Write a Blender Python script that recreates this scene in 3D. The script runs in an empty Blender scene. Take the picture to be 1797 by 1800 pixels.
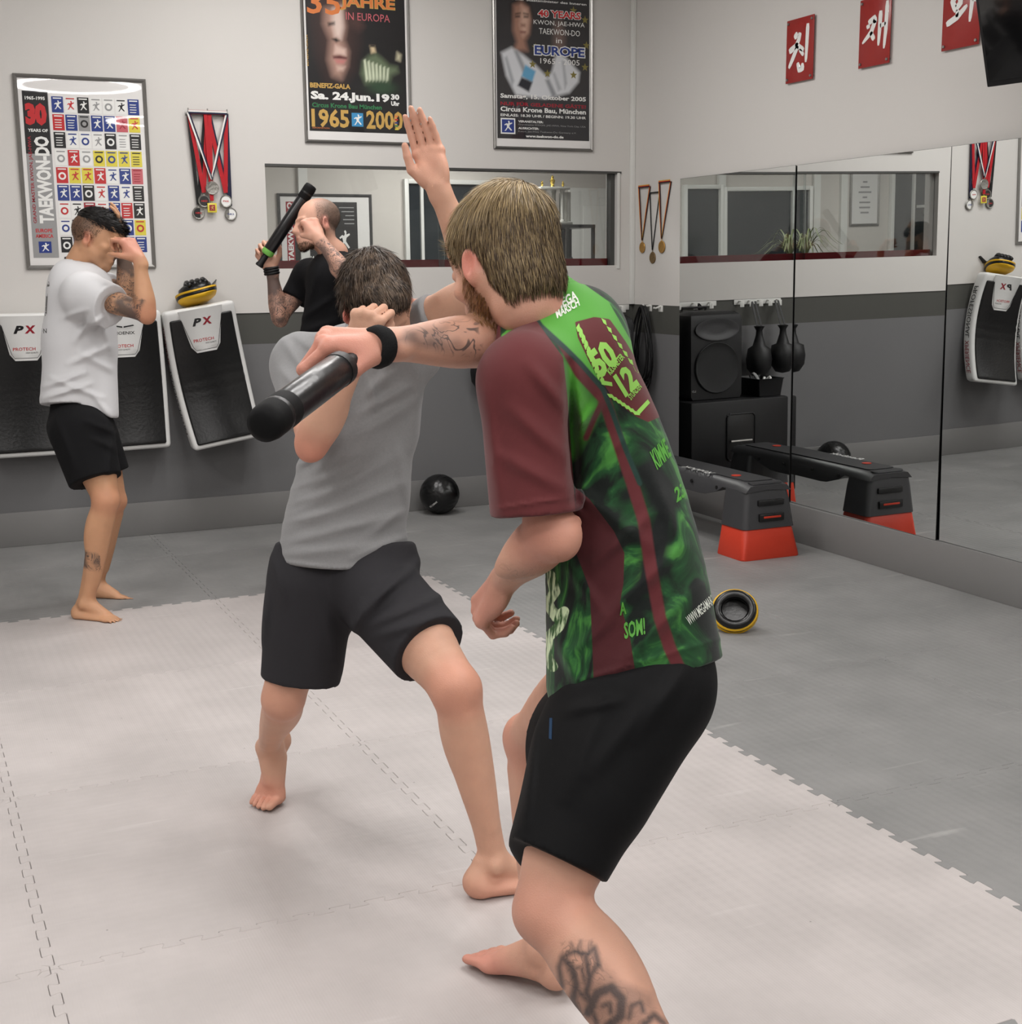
import bpy, bmesh, math, random
import numpy as np
from mathutils import Vector, Matrix
from mathutils.bvhtree import BVHTree

# ------------------------------------------------------------------ camera, world, lamps, exposure
C = bpy.context.scene.collection
SC = bpy.context.scene
CAM = np.array([-4.405, -7.710, 1.493]); FOC = 2356.33
YAW, PIT, ROL = math.radians(24.527), math.radians(-10.405), math.radians(-0.557)
_F = np.array([math.sin(YAW)*math.cos(PIT), math.cos(YAW)*math.cos(PIT), math.sin(PIT)])
_R = np.array([math.cos(YAW), -math.sin(YAW), 0.0]); _U = np.cross(_R, _F)
RT = math.cos(ROL)*_R + math.sin(ROL)*_U; UP = -math.sin(ROL)*_R + math.cos(ROL)*_U; FW = _F
cd = bpy.data.cameras.new('camera'); cam = bpy.data.objects.new('camera', cd); C.objects.link(cam)
cd.sensor_fit = 'HORIZONTAL'; cd.sensor_width = 36.0; cd.lens = FOC/1797*36.0; cd.clip_start = 0.05
m = Matrix(((RT[0], UP[0], -FW[0], CAM[0]), (RT[1], UP[1], -FW[1], CAM[1]), (RT[2], UP[2], -FW[2], CAM[2]), (0, 0, 0, 1)))
cam.matrix_world = m; SC.camera = cam
SC.view_settings.view_transform = 'Standard'; SC.view_settings.look = 'None'
SC.view_settings.exposure = 0.0; SC.view_settings.gamma = 1.0; SC.view_settings.use_curve_mapping = False
w = bpy.data.worlds.new('world'); SC.world = w; w.use_nodes = True
w.node_tree.nodes['Background'].inputs[0].default_value = (0.9, 0.92, 1, 1); w.node_tree.nodes['Background'].inputs[1].default_value = 0.05
SC.cycles.max_bounces = 8; SC.cycles.diffuse_bounces = 4; SC.cycles.glossy_bounces = 4; SC.cycles.transparent_max_bounces = 12
SC.cycles.sample_clamp_indirect = 6.0; SC.cycles.caustics_reflective = False; SC.cycles.caustics_refractive = False
LAMP = 40.0      # strength of the ceiling ring lamps
LAMPS = [(-2.37, -8.05), (-2.37, -4.85), (-2.37, -1.65), (-5.4, -3.4), (-5.4, -6.8), (-5.4, -10.0), (-0.9, -11.4)]  # third one, by the window wall, is added to brighten that wall
CEIL = 3.55

def at(u, v, d):
    """the point that stands d metres in front of the camera where the photograph has its pixel (u, v)"""
    return CAM + d*(RT*(u-898.5)/FOC - UP*(v-900.0)/FOC + FW)

# ------------------------------------------------------------------ helpers
def srgb(r, g=None, b=None):
    if g is None: r, g, b = r
    f = lambda c: (c/255/12.92) if c/255 <= 0.04045 else ((c/255+0.055)/1.055)**2.4
    return (f(r), f(g), f(b), 1.0)

def mat(name, col, rough=0.6, spec=0.4, metal=0.0, var=0.06, scale=8.0, bump=0.0, bscale=120.0, coat=0.0, sheen=0.0, attr=None, sub=0.0):
    """plain procedural material: base colour broken up by noise, noise relief"""
    m = bpy.data.materials.new(name); m.use_nodes = True
    nt = m.node_tree; N = nt.nodes; L = nt.links; b = N['Principled BSDF']
    b.inputs['Roughness'].default_value = rough; b.inputs['Metallic'].default_value = metal
    b.inputs['Specular IOR Level'].default_value = spec; b.inputs['Coat Weight'].default_value = coat
    b.inputs['Coat Roughness'].default_value = 0.015 if coat > 0.55 else 0.06; b.inputs['Sheen Weight'].default_value = sheen
    if sub: b.inputs['Subsurface Weight'].default_value = sub; b.inputs['Subsurface Radius'].default_value = (0.02, 0.008, 0.004)
    tc = N.new('ShaderNodeTexCoord')
    n = N.new('ShaderNodeTexNoise'); n.inputs['Scale'].default_value = scale; n.inputs['Detail'].default_value = 4
    L.new(tc.outputs['Object'], n.inputs['Vector'])
    mr = N.new('ShaderNodeMapRange'); mr.inputs[3].default_value = 1-var; mr.inputs[4].default_value = 1+var
    L.new(n.outputs['Fac'], mr.inputs[0])
    mx = N.new('ShaderNodeVectorMath'); mx.operation = 'SCALE'; L.new(mr.outputs[0], mx.inputs['Scale'])
    if attr:
        a = N.new('ShaderNodeAttribute'); a.attribute_name = attr; L.new(a.outputs['Color'], mx.inputs[0])
    else:
        mx.inputs[0].default_value = col[:3]
    L.new(mx.outputs[0], b.inputs['Base Color'])
    if bump:
        n2 = N.new('ShaderNodeTexNoise'); n2.inputs['Scale'].default_value = bscale; n2.inputs['Detail'].default_value = 3
        L.new(tc.outputs['Object'], n2.inputs['Vector'])
        bp = N.new('ShaderNodeBump'); bp.inputs['Strength'].default_value = bump; bp.inputs['Distance'].default_value = 0.01
        L.new(n2.outputs['Fac'], bp.inputs['Height']); L.new(bp.outputs[0], b.inputs['Normal'])
    return m

def emit(name, col, s):
    m = bpy.data.materials.new(name); m.use_nodes = True; b = m.node_tree.nodes['Principled BSDF']
    b.inputs['Base Color'].default_value = (0.8, 0.8, 0.8, 1)
    b.inputs['Emission Color'].default_value = col; b.inputs['Emission Strength'].default_value = s
    return m

def link(o, parent=None):
    C.objects.link(o)
    if parent is not None: o.parent = parent
    return o

def thing(name, label, cat, loc=(0, 0, 0), group=None):
    o = bpy.data.objects.new(name, None); o.empty_display_size = 0.1; C.objects.link(o)
    o.location = loc; o['label'] = label; o['category'] = cat
    if group: o['group'] = group
    bpy.context.view_layer.update()
    return o

def tag(o, label, cat, group=None):
    o['label'] = label; o['category'] = cat
    if group: o['group'] = group
    return o

def finish(me, m, smooth):
    for k in (m if isinstance(m, (list, tuple)) else [m]): me.materials.append(k)
    if smooth:
        me.polygons.foreach_set('use_smooth', [True]*len(me.polygons))
        if smooth != 'all': me.set_sharp_from_angle(angle=math.radians(smooth))
    me.update()

def obj(name, bm, m, parent=None, kind=None, smooth=35, label=None):
    """link a bmesh given in WORLD coordinates as one object under its parent (parents are unrotated empties)"""
    me = bpy.data.meshes.new(name)
    off = world_loc(parent)
    bmesh.ops.translate(bm, verts=bm.verts, vec=-off)
    bmesh.ops.recalc_face_normals(bm, faces=bm.faces)
    bm.to_mesh(me); bm.free(); finish(me, m, smooth)
    o = link(bpy.data.objects.new(name, me), parent)
    if kind: o['kind'] = kind
    if label: o['label'] = label
    return o

def world_loc(p):
    v = Vector((0, 0, 0))
    while p is not None:
        v += Vector(p.location); p = p.parent
    return v

def mesh_obj(name, verts, faces, m, parent=None, kind=None, smooth='all', label=None):
    me = bpy.data.meshes.new(name); off = np.array(world_loc(parent))
    verts = np.asarray(verts, float) - off
    me.from_pydata([tuple(v) for v in verts], [], faces); finish(me, m, smooth)
    o = link(bpy.data.objects.new(name, me), parent)
    if kind: o['kind'] = kind
    if label: o['label'] = label
    return o

def box(bm, lo, hi, bevel=0.0, mi=0, seg=2):
    lo = Vector(lo); hi = Vector(hi)
    r = bmesh.ops.create_cube(bm, size=1.0)
    vs = r['verts']; c = (lo+hi)/2; s = hi-lo
    for v in vs: v.co = Vector((v.co.x*s.x+c.x, v.co.y*s.y+c.y, v.co.z*s.z+c.z))
    fs = {f for v in vs for f in v.link_faces}
    for f in fs: f.material_index = mi
    if bevel:
        es = {e for v in vs for e in v.link_edges}
        r2 = bmesh.ops.bevel(bm, geom=list(es), offset=bevel, segments=seg, affect='EDGES', profile=0.5)
        for f in r2['faces']: f.material_index = mi
        return [v for v in bm.verts if v.is_valid]
    return vs

def nb(): return bmesh.new()

def boxobj(name, lo, hi, m, parent=None, bevel=0.0, kind=None, label=None):
    bm = nb(); box(bm, lo, hi, bevel); return obj(name, bm, m, parent, kind, label=label)

def frame_of(d):
    d = np.asarray(d, float); d = d/np.linalg.norm(d)
    a = np.array([0, 0, 1.0]) if abs(d[2]) < 0.9 else np.array([1.0, 0, 0])
    x = np.cross(a, d); x /= np.linalg.norm(x); y = np.cross(d, x)
    return x, y, d

def tube(bm, pts, rad, seg=10, cap=True, mi=0, closed=False):
    """a tube swept along pts; rad is a number or one per point"""
    pts = [np.asarray(p, float) for p in pts]; n = len(pts)
    rad = [rad]*n if np.isscalar(rad) else rad
    rings = []; x = None
    for i, p in enumerate(pts):
        if closed: t = pts[(i+1) % n]-pts[i-1]
        else: t = pts[min(i+1, n-1)]-pts[max(i-1, 0)]
        t = t/(np.linalg.norm(t)+1e-12)
        if x is None: x, y, _ = frame_of(t)
        else:
            x = x-t*np.dot(x, t); x /= np.linalg.norm(x)+1e-12; y = np.cross(t, x)
        rings.append([bm.verts.new(p+rad[i]*(x*math.cos(2*math.pi*k/seg)+y*math.sin(2*math.pi*k/seg))) for k in range(seg)])
    for i in range(n-1 if not closed else n):
        a, b = rings[i], rings[(i+1) % n]
        for k in range(seg):
            f = bm.faces.new((a[k], a[(k+1) % seg], b[(k+1) % seg], b[k])); f.material_index = mi
    if cap and not closed:
        bm.faces.new(rings[0][::-1]).material_index = mi; bm.faces.new(rings[-1]).material_index = mi

def lathe(bm, prof, center=(0, 0, 0), seg=24, axis=(0, 0, 1), mi=0):
    """surface of revolution; prof = [(radius, height)]"""
    x, y, d = frame_of(axis); c = np.asarray(center, float); rings = []
    for r, h in prof:
        if r < 1e-6: rings.append([bm.verts.new(c+d*h)])
        else: rings.append([bm.verts.new(c+d*h+r*(x*math.cos(2*math.pi*k/seg)+y*math.sin(2*math.pi*k/seg))) for k in range(seg)])
    for a, b in zip(rings, rings[1:]):
        for k in range(seg):
            k2 = (k+1) % seg
            if len(a) == 1 and len(b) == 1: continue
            if len(a) == 1: f = bm.faces.new((a[0], b[k2], b[k]))
            elif len(b) == 1: f = bm.faces.new((a[k], a[k2], b[0]))
            else: f = bm.faces.new((a[k], a[k2], b[k2], b[k]))
            f.material_index = mi

def poly(bm, pts, o, xd, yd, h=0.0, mi=0):
    """flat polygon (2D pts) in the plane o, xd, yd; h > 0 extrudes towards xd x yd"""
    o = np.asarray(o, float); xd = np.asarray(xd, float); yd = np.asarray(yd, float); n = np.cross(xd, yd)
    n = n/np.linalg.norm(n)
    top = [bm.verts.new(o+xd*p[0]+yd*p[1]+n*h) for p in pts]
    f = bm.faces.new(top); f.material_index = mi
    if h:
        bot = [bm.verts.new(o+xd*p[0]+yd*p[1]) for p in pts]
        k = len(pts)
        for i in range(k):
            g = bm.faces.new((bot[i], bot[(i+1) % k], top[(i+1) % k], top[i])); g.material_index = mi
        bm.faces.new(bot[::-1]).material_index = mi
    return f

_tc = {}
def text_geo(s, bold=0.0, shear=0.0, spacing=1.0):
    key = (s, bold, shear, spacing)
    if key not in _tc:
        cu = bpy.data.curves.new('t', 'FONT'); cu.body = s; cu.size = 1.0; cu.offset = bold; cu.shear = shear
        cu.resolution_u = 2; cu.space_character = spacing; cu.fill_mode = 'BOTH'
        o = bpy.data.objects.new('t', cu); C.objects.link(o)
        dg = bpy.context.evaluated_depsgraph_get(); dg.update()
        me = bpy.data.meshes.new_from_object(o.evaluated_get(dg))
        v = np.array([x.co[:2] for x in me.vertices]) if len(me.vertices) else np.zeros((0, 2))
        f = [tuple(p.vertices) for p in me.polygons]
        bpy.data.objects.remove(o); bpy.data.curves.remove(cu); bpy.data.meshes.remove(me)
        lo, hi = v.min(0), v.max(0); _tc[key] = ((v-lo)/(hi-lo), f, (hi-lo)[0]/(hi-lo)[1])
    return _tc[key]

def text(s, o, xd, yd, w, h, m, parent, name='lettering', bold=0.02, shear=0.0, spacing=1.0, warp=None, label=None):
    """lettering fitted to a w x h box whose lower left corner is o"""
    v, f, _ = text_geo(s, bold, shear, spacing)
    o = np.asarray(o, float); xd = np.asarray(xd, float); yd = np.asarray(yd, float)
    co = o+np.outer(v[:, 0]*w, xd)+np.outer(v[:, 1]*h, yd)
    if warp is not None: co = warp(co)
    return mesh_obj(name, co, f, m, parent, smooth=None, label=label)

def sky_canvas(name, arr, o, xd, yd, w, h, m, parent):
    """print on paper: a fine grid of vertices carrying the printed colours (arr rows run top to bottom, linear rgb)"""
    H, W = arr.shape[:2]
    o = np.asarray(o, float); xd = np.asarray(xd, float); yd = np.asarray(yd, float)
    gx, gy = np.meshgrid(np.linspace(0, w, W), np.linspace(h, 0, H))
    co = o+gx[..., None]*xd+gy[..., None]*yd
    idx = np.arange(H*W).reshape(H, W)
    q = np.stack([idx[1:, :-1], idx[1:, 1:], idx[:-1, 1:], idx[:-1, :-1]], -1).reshape(-1, 4)
    ob = fast_mesh(name, co.reshape(-1, 3), q, m, parent)
    a = ob.data.color_attributes.new('Col', 'FLOAT_COLOR', 'POINT')
    rgba = np.ones((H*W, 4), np.float32); rgba[:, :3] = arr.reshape(-1, 3); a.data.foreach_set('color', rgba.ravel())
    return ob

def fast_mesh(name, co, quads, m, parent=None, normals=None, kind=None):
    me = bpy.data.meshes.new(name); off = np.array(world_loc(parent)); co = np.asarray(co, np.float64)-off
    n = len(co); quads = np.asarray(quads, np.int32); k = quads.shape[1]
    me.vertices.add(n); me.vertices.foreach_set('co', co.astype(np.float32).ravel())
    me.loops.add(quads.size); me.loops.foreach_set('vertex_index', quads.ravel())
    me.polygons.add(len(quads)); me.polygons.foreach_set('loop_start', np.arange(0, quads.size, k, dtype=np.int32))
    me.update(calc_edges=True); me.validate()
    finish(me, m, 'all')
    if normals is not None: me.normals_split_custom_set_from_vertices(normals.astype(np.float32))
    o = link(bpy.data.objects.new(name, me), parent)
    if kind: o['kind'] = kind
    return o

def parent_piece(child, par):
    child.parent = par
# ------------------------------------------------------------------ materials of the room
M = {}
M['wall'] = mat('wall_paint_light', srgb(211, 208, 204), 0.75, 0.2, var=0.02, scale=1.5, bump=0.04, bscale=180)
M['band'] = mat('wall_paint_dark_band', srgb(80, 80, 76), 0.6, 0.3, var=0.03, scale=2, bump=0.03, bscale=180)
M['lower'] = mat('wall_paint_grey', srgb(114, 114, 115), 0.6, 0.3, var=0.04, scale=2, bump=0.03, bscale=180)
M['base'] = mat('skirting_paint_grey', srgb(128, 127, 126), 0.5, 0.35, var=0.05, scale=3, bump=0.02)
M['ceil'] = mat('ceiling_white', srgb(225, 225, 222), 0.8, 0.2, var=0.02)
M['white'] = mat('white_lacquer', srgb(222, 222, 218), 0.35, 0.4, var=0.02)
M['alu'] = mat('brushed_aluminium', srgb(150, 148, 145), 0.32, 0.5, metal=0.85, var=0.06, scale=30)
M['black'] = mat('black_plastic', srgb(15, 15, 17), 0.5, 0.4, var=0.15, scale=20, bump=0.08, bscale=300)
M['blackmet'] = mat('black_metal', srgb(12, 12, 13), 0.4, 0.5, var=0.1)
M['red'] = mat('red_acrylic', srgb(150, 36, 32), 0.28, 0.5, var=0.04)
M['sill'] = mat('red_sill_paint', srgb(160, 22, 36), 0.35, 0.4, var=0.04)
M['dark'] = mat('dark_window_pane', srgb(38, 44, 48), 0.12, 0.5, var=0.1)
M['paper'] = mat('white_paper', srgb(228, 226, 224), 0.5, 0.3, var=0.02, coat=0.9)
M['print'] = mat('printed_picture', (1, 1, 1, 1), 0.5, 0.3, var=0.0, attr='Col', coat=0.9)
def ink(name, r, g, b): return mat('ink_'+name, srgb(r, g, b), 0.5, 0.3, var=0.03, scale=60, coat=0.6)
I = dict(white=ink('white', 235, 235, 232), black=ink('black', 26, 25, 27), red=ink('red', 190, 40, 44), orange=ink('orange', 214, 122, 62), pink=ink('pink', 196, 96, 104),
         gold=ink('gold', 196, 158, 84), blue=ink('blue', 38, 58, 130), cyan=ink('cyan', 60, 140, 190), green=ink('green', 48, 120, 74), grey=ink('grey', 150, 150, 150), yellow=ink('yellow', 220, 205, 70), dred=ink('crimson', 150, 28, 44))

def tile_mat(name, col, col2):
    m = bpy.data.materials.new(name); m.use_nodes = True; nt = m.node_tree; N = nt.nodes; L = nt.links; b = N['Principled BSDF']
    b.inputs['Roughness'].default_value = 0.5; b.inputs['Specular IOR Level'].default_value = 0.45
    geo = N.new('ShaderNodeNewGeometry'); oi = N.new('ShaderNodeObjectInfo')
    n = N.new('ShaderNodeTexNoise'); n.inputs['Scale'].default_value = 2.3; n.inputs['Detail'].default_value = 6; n.inputs['Roughness'].default_value = 0.6
    L.new(geo.outputs['Position'], n.inputs['Vector'])
    ramp = N.new('ShaderNodeValToRGB'); ramp.color_ramp.elements[0].color = col; ramp.color_ramp.elements[1].color = col2
    ramp.color_ramp.elements[0].position = 0.34; ramp.color_ramp.elements[1].position = 0.7
    L.new(n.outputs['Fac'], ramp.inputs[0])
    # pale scuffs: stretched noise streaks
    mp = N.new('ShaderNodeMapping'); mp.inputs['Rotation'].default_value = (0, 0, 0.7); mp.inputs['Scale'].default_value = (1.2, 11, 1)
    L.new(geo.outputs['Position'], mp.inputs['Vector'])
    s = N.new('ShaderNodeTexNoise'); s.inputs['Scale'].default_value = 1.6; s.inputs['Detail'].default_value = 3
    L.new(mp.outputs[0], s.inputs['Vector'])
    sr = N.new('ShaderNodeMapRange'); sr.inputs[1].default_value = 0.66; sr.inputs[2].default_value = 0.8; sr.inputs[3].default_value = 0; sr.inputs[4].default_value = 0.28
    L.new(s.outputs['Fac'], sr.inputs[0])
    mx = N.new('ShaderNodeMix'); mx.data_type = 'RGBA'; mx.inputs[7].default_value = srgb(228, 224, 222)
    L.new(sr.outputs[0], mx.inputs[0]); L.new(ramp.outputs[0], mx.inputs[6])
    # small dark crumbs
    v = N.new('ShaderNodeTexVoronoi'); v.inputs['Scale'].default_value = 9; v.feature = 'F1'
    L.new(geo.outputs['Position'], v.inputs['Vector'])
    vr = N.new('ShaderNodeMapRange'); vr.inputs[1].default_value = 0.012; vr.inputs[2].default_value = 0.03; vr.inputs[3].default_value = 0.45; vr.inputs[4].default_value = 1.0
    L.new(v.outputs['Distance'], vr.inputs[0])
    # per mat brightness
    pr = N.new('ShaderNodeMapRange'); pr.inputs[3].default_value = 0.955; pr.inputs[4].default_value = 1.045; L.new(oi.outputs['Random'], pr.inputs[0])
    mu = N.new('ShaderNodeMath'); mu.operation = 'MULTIPLY'; L.new(vr.outputs[0], mu.inputs[0]); L.new(pr.outputs[0], mu.inputs[1])
    sc = N.new('ShaderNodeVectorMath'); sc.operation = 'SCALE'; L.new(mx.outputs[2], sc.inputs[0]); L.new(mu.outputs[0], sc.inputs['Scale'])
    L.new(sc.outputs[0], b.inputs['Base Color'])
    # woven relief of the foam
    sx = N.new('ShaderNodeSeparateXYZ'); L.new(geo.outputs['Position'], sx.inputs[0])
    def wave(src, k):
        a = N.new('ShaderNodeMath'); a.operation = 'MULTIPLY'; a.inputs[1].default_value = k; L.new(src, a.inputs[0])
        c = N.new('ShaderNodeMath'); c.operation = 'SINE'; L.new(a.outputs[0], c.inputs[0]); return c
    ad = N.new('ShaderNodeMath'); ad.operation = 'ADD'; L.new(sx.outputs[0], ad.inputs[0]); L.new(sx.outputs[1], ad.inputs[1])
    sb = N.new('ShaderNodeMath'); sb.operation = 'SUBTRACT'; L.new(sx.outputs[0], sb.inputs[0]); L.new(sx.outputs[1], sb.inputs[1])
    w1 = wave(ad.outputs[0], 95.0); w2 = wave(sb.outputs[0], 95.0)
    mm = N.new('ShaderNodeMath'); mm.operation = 'MULTIPLY'; L.new(w1.outputs[0], mm.inputs[0]); L.new(w2.outputs[0], mm.inputs[1])
    w3 = wave(sx.outputs[0], 900.0)
    m3 = N.new('ShaderNodeMath'); m3.operation = 'MULTIPLY_ADD'; m3.inputs[1].default_value = 0.12; L.new(w3.outputs[0], m3.inputs[0]); L.new(mm.outputs[0], m3.inputs[2])
    bp = N.new('ShaderNodeBump'); bp.inputs['Strength'].default_value = 0.13; bp.inputs['Distance'].default_value = 0.004
    L.new(m3.outputs[0], bp.inputs['Height']); L.new(bp.outputs[0], b.inputs['Normal'])
    rr = N.new('ShaderNodeMapRange'); rr.inputs[3].default_value = 0.42; rr.inputs[4].default_value = 0.62; L.new(n.outputs['Fac'], rr.inputs[0]); L.new(rr.outputs[0], b.inputs['Roughness'])
    return m
M['mat_light'] = tile_mat('foam_mat_light_grey', srgb(178, 172, 170), srgb(195, 188, 186))
M['mat_dark'] = tile_mat('foam_mat_mid_grey', srgb(127, 127, 126), srgb(145, 144, 143))

# ------------------------------------------------------------------ floor of jigsaw mats
fl = nb(); box(fl, (-7.2, -12.6, -0.06), (0.3, 0.35, -0.024)); floor = obj('floor', fl, mat('screed_dark', srgb(40, 40, 40), 0.8), kind='structure')
T = 1.05; NT = 12
def jig_edge():
    """teeth along a unit edge from 0 to T: (along, out) with dovetails reaching 1.2 cm either way"""
    p = T/NT; pts = []
    for i in range(NT):
        a = i*p; s = 1 if i % 2 == 0 else -1
        pts += [(a+0.10*p*1, 0.0)] if i == 0 else []
        c = a+p/2
        # one dovetail tooth per pitch pair
        wn, wt, h = p*0.36, p*0.50, 0.0115
        for x, y in ((c-wn, -h*0.9*s), (c-wt, h*0.55*s), (c-wt*0.86, h*s), (c+wt*0.86, h*s), (c+wt, h*0.55*s), (c+wn, -h*0.9*s)):
            pts.append((min(max(x, a-0.012), a+p+0.012), y))
    return pts
def tooth_edge():
    p = T/NT; pts = []
    for i in range(NT):
        a = i*p; h = 0.0115
        if i > 0: pts += [(a+p*0.20, -h)]
        else: pts += [(a+p*0.20, 0.0), (a+p*0.20, -h)][:1]
        pts += [(a+p*0.285, -h*0.85), (a+p*0.20, h*0.7), (a+p*0.24, h), (a+p*0.76, h), (a+p*0.80, h*0.7), (a+p*0.715, -h*0.85), (a+p*0.80, -h)]
    pts[-1] = (T-p*0.20, 0.0)
    return pts
def mat_outline(x0, y0, g=0.0006):
    E = tooth_edge()
    b = [(x0+g, y0+g)]+[(x0+a, y0+c+g) for a, c in E]                                  # front side, going +x
    r = [(x0+T-g, y0+g)]+[(x0+T+c-g, y0+a) for a, c in E]                                # +x side, going +y
    t = [(x0+T-g, y0+T-g)]+[(x0+a, y0+T+c-g) for a, c in E][::-1]
    l = [(x0+g, y0+T-g)]+[(x0+c+g, y0+a) for a, c in E][::-1]
    return b+r+t+l
def clip(pts, ax, lim, keep_less):
    out = []
    n = len(pts)
    ins = lambda p: (p[ax] <= lim) if keep_less else (p[ax] >= lim)
    for i in range(n):
        p, q = pts[i], pts[(i+1) % n]
        if ins(p): out.append(p)
        if ins(p) != ins(q):
            t = (lim-p[ax])/(q[ax]-p[ax]); out.append((p[0]+t*(q[0]-p[0]), p[1]+t*(q[1]-p[1])))
    return out
tile_cache = {}
for i in range(-6, 2):
    for j in range(-10, 3):
        x0 = -2.11+i*T; y0 = -1.70+j*T
        if x0 < -7.2 or x0 > 0 or y0 > 0 or y0 < -12: continue
        light = (i < 0 and j < 0 and j > -5)
        edge = x0+T > -0.02 or y0+T > 0
        key = (light, i if x0+T > -0.02 else 0, j if y0+T > 0 else 0)
        if key not in tile_cache:
            pts = mat_outline(0, 0)
            if x0+T > -0.02: pts = clip(pts, 0, -0.006-x0, True)
            if y0+T > 0: pts = clip(pts, 1, -0.006-y0, True)
            bm = nb(); ex = np.array([1.0, 0, 0]); ey = np.array([0, 1.0, 0])
            f = poly(bm, pts, (0, 0, -0.02), ex, ey, 0.02)
            bmesh.ops.recalc_face_normals(bm, faces=bm.faces)
            es = [e for e in bm.edges if all(abs(v.co.z) < 1e-6 for v in e.verts)]
            bmesh.ops.bevel(bm, geom=es, offset=0.0011, segments=1, affect='EDGES')
            me = bpy.data.meshes.new('mat_tile'); bm.to_mesh(me); bm.free()
            finish(me, M['mat_light'] if light else M['mat_dark'], None); tile_cache[key] = me
        o = bpy.data.objects.new('mat_tile', tile_cache[key]); link(o, floor); o.location = (x0, y0, 0)

# ------------------------------------------------------------------ walls
WX0, WX1, WZ0, WZ1 = -2.405, -0.125, 1.49, 2.068
def wall_band(bm, x0, x1, y0, y1, ax):
    """three painted zones stacked: grey below, dark band, light above (the light lining stands 6 mm proud)"""
    for z0, z1, mi, pr in ((-0.02, 1.062, 0, 0.0), (1.062, 1.24, 1, 0.0), (1.24, CEIL, 2, 0.006)):
        if ax == 'y': box(bm, (x0, y0-pr, z0), (x1, y1, z1), mi=mi)
        else: box(bm, (x0-pr, y0, z0), (x1, y1, z1), mi=mi)
WM = [M['lower'], M['band'], M['wall']]
bm = nb()
for z0, z1, mi in ((-0.02, 1.062, 0), (1.062, 1.24, 1)): box(bm, (-7.2, 0, z0), (0.2, 0.14, z1), mi=mi)
box(bm, (-7.2, -0.006, 1.24), (WX0, 0.14, CEIL), mi=2); box(bm, (WX1, -0.006, 1.24), (0.2, 0.14, CEIL), mi=2)
box(bm, (WX0, -0.006, 1.24), (WX1, 0.14, WZ0), mi=2); box(bm, (WX0, -0.006, WZ1), (WX1, 0.14, CEIL), mi=2)
obj('wall_back', bm, WM, kind='structure', smooth=None)
bm = nb()
for z0, z1, mi, pr in ((-0.02, 1.062, 0, 0.0), (1.062, 1.24, 1, 0.0), (1.24, CEIL, 2, 0.004)): box(bm, (0-pr, -12.6, z0), (0.14, 0.0, z1), mi=mi)
obj('wall_right', bm, WM, kind='structure', smooth=None)
bm = nb()
for z0, z1, mi in ((-0.02, 1.062, 0), (1.062, 1.24, 1), (1.24, CEIL, 2)): box(bm, (-7.34, -12.6, z0), (-7.2, 0.14, z1), mi=mi)
obj('wall_left', bm, WM, kind='structure', smooth=None)
bm = nb()
for z0, z1, mi in ((-0.02, 1.062, 0), (1.062, 1.24, 1), (1.24, CEIL, 2)): box(bm, (-7.34, -12.74, z0), (0.14, -12.6, z1), mi=mi)
obj('wall_front', bm, WM, kind='structure', smooth=None)
boxobj('ceiling', (-7.34, -12.74, CEIL), (0.14, 0.14, CEIL+0.12), M['ceil'], kind='structure')
bm = nb(); box(bm, (-7.2, -0.014, 0.0), (-0.002, -0.001, 0.19), 0.003); obj('baseboard_back', bm, M['base'], kind='structure')
bm = nb(); box(bm, (-0.034, -12.5, 0.0), (-0.002, -0.59, 0.203), 0.002); obj('baseboard_right', bm, M['base'], kind='structure')
bm = nb(); box(bm, (-0.034, -0.034, 1.241), (-0.005, -0.007, CEIL-0.002), 0.003); obj('trim_1', bm, M['white'], kind='structure')

# window to the office
win = bpy.data.objects.new('window_1', None); C.objects.link(win); win['kind'] = 'structure'
win.location = (-1.26, 0.0, 1.78); bpy.context.view_layer.update()
G = bpy.data.materials.new('clear_glass'); G.use_nodes = True; nt = G.node_tree; nt.nodes.clear()
out = nt.nodes.new('ShaderNodeOutputMaterial'); tr = nt.nodes.new('ShaderNodeBsdfTransparent'); tr.inputs[0].default_value = (0.86, 0.88, 0.88, 1)
gl = nt.nodes.new('ShaderNodeBsdfGlossy'); gl.inputs['Roughness'].default_value = 0.01; fr = nt.nodes.new('ShaderNodeFresnel'); fr.inputs[0].default_value = 1.52
ms = nt.nodes.new('ShaderNodeMixShader'); nt.links.new(fr.outputs[0], ms.inputs[0]); nt.links.new(tr.outputs[0], ms.inputs[1]); nt.links.new(gl.outputs[0], ms.inputs[2]); nt.links.new(ms.outputs[0], out.inputs[0])
M['glass'] = G
track = mat('window_track_dark', srgb(80, 80, 78), 0.4, 0.5, metal=0.4)
boxobj('upper_track', (WX0, -0.012, WZ1-0.004), (WX1+0.03, 0.05, WZ1+0.009), track, win)
boxobj('jamb_profile', (WX1-0.03, 0.02, WZ0), (WX1-0.001, 0.075, WZ1-0.004), track, win)
bm = nb(); box(bm, (WX1, -0.014, WZ0-0.02), (WX1+0.018, -0.0065, WZ1)); obj('reveal', bm, M['white'], win)
boxobj('pane', (WX0, 0.035, WZ0), (-1.30, 0.041, WZ1-0.004), G, win); boxobj('pane', (-1.33, 0.055, WZ0), (WX1-0.03, 0.061, WZ1-0.004), G, win)
boxobj('sill', (WX0, 0.066, WZ0-0.02), (WX1-0.03, 0.139, WZ0+0.045), M['sill'], win)

boxobj('trim_9', (-0.0045, -4.9, 0.206), (-0.0041, -0.599, 1.996), M['blackmet'], kind='structure')
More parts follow.
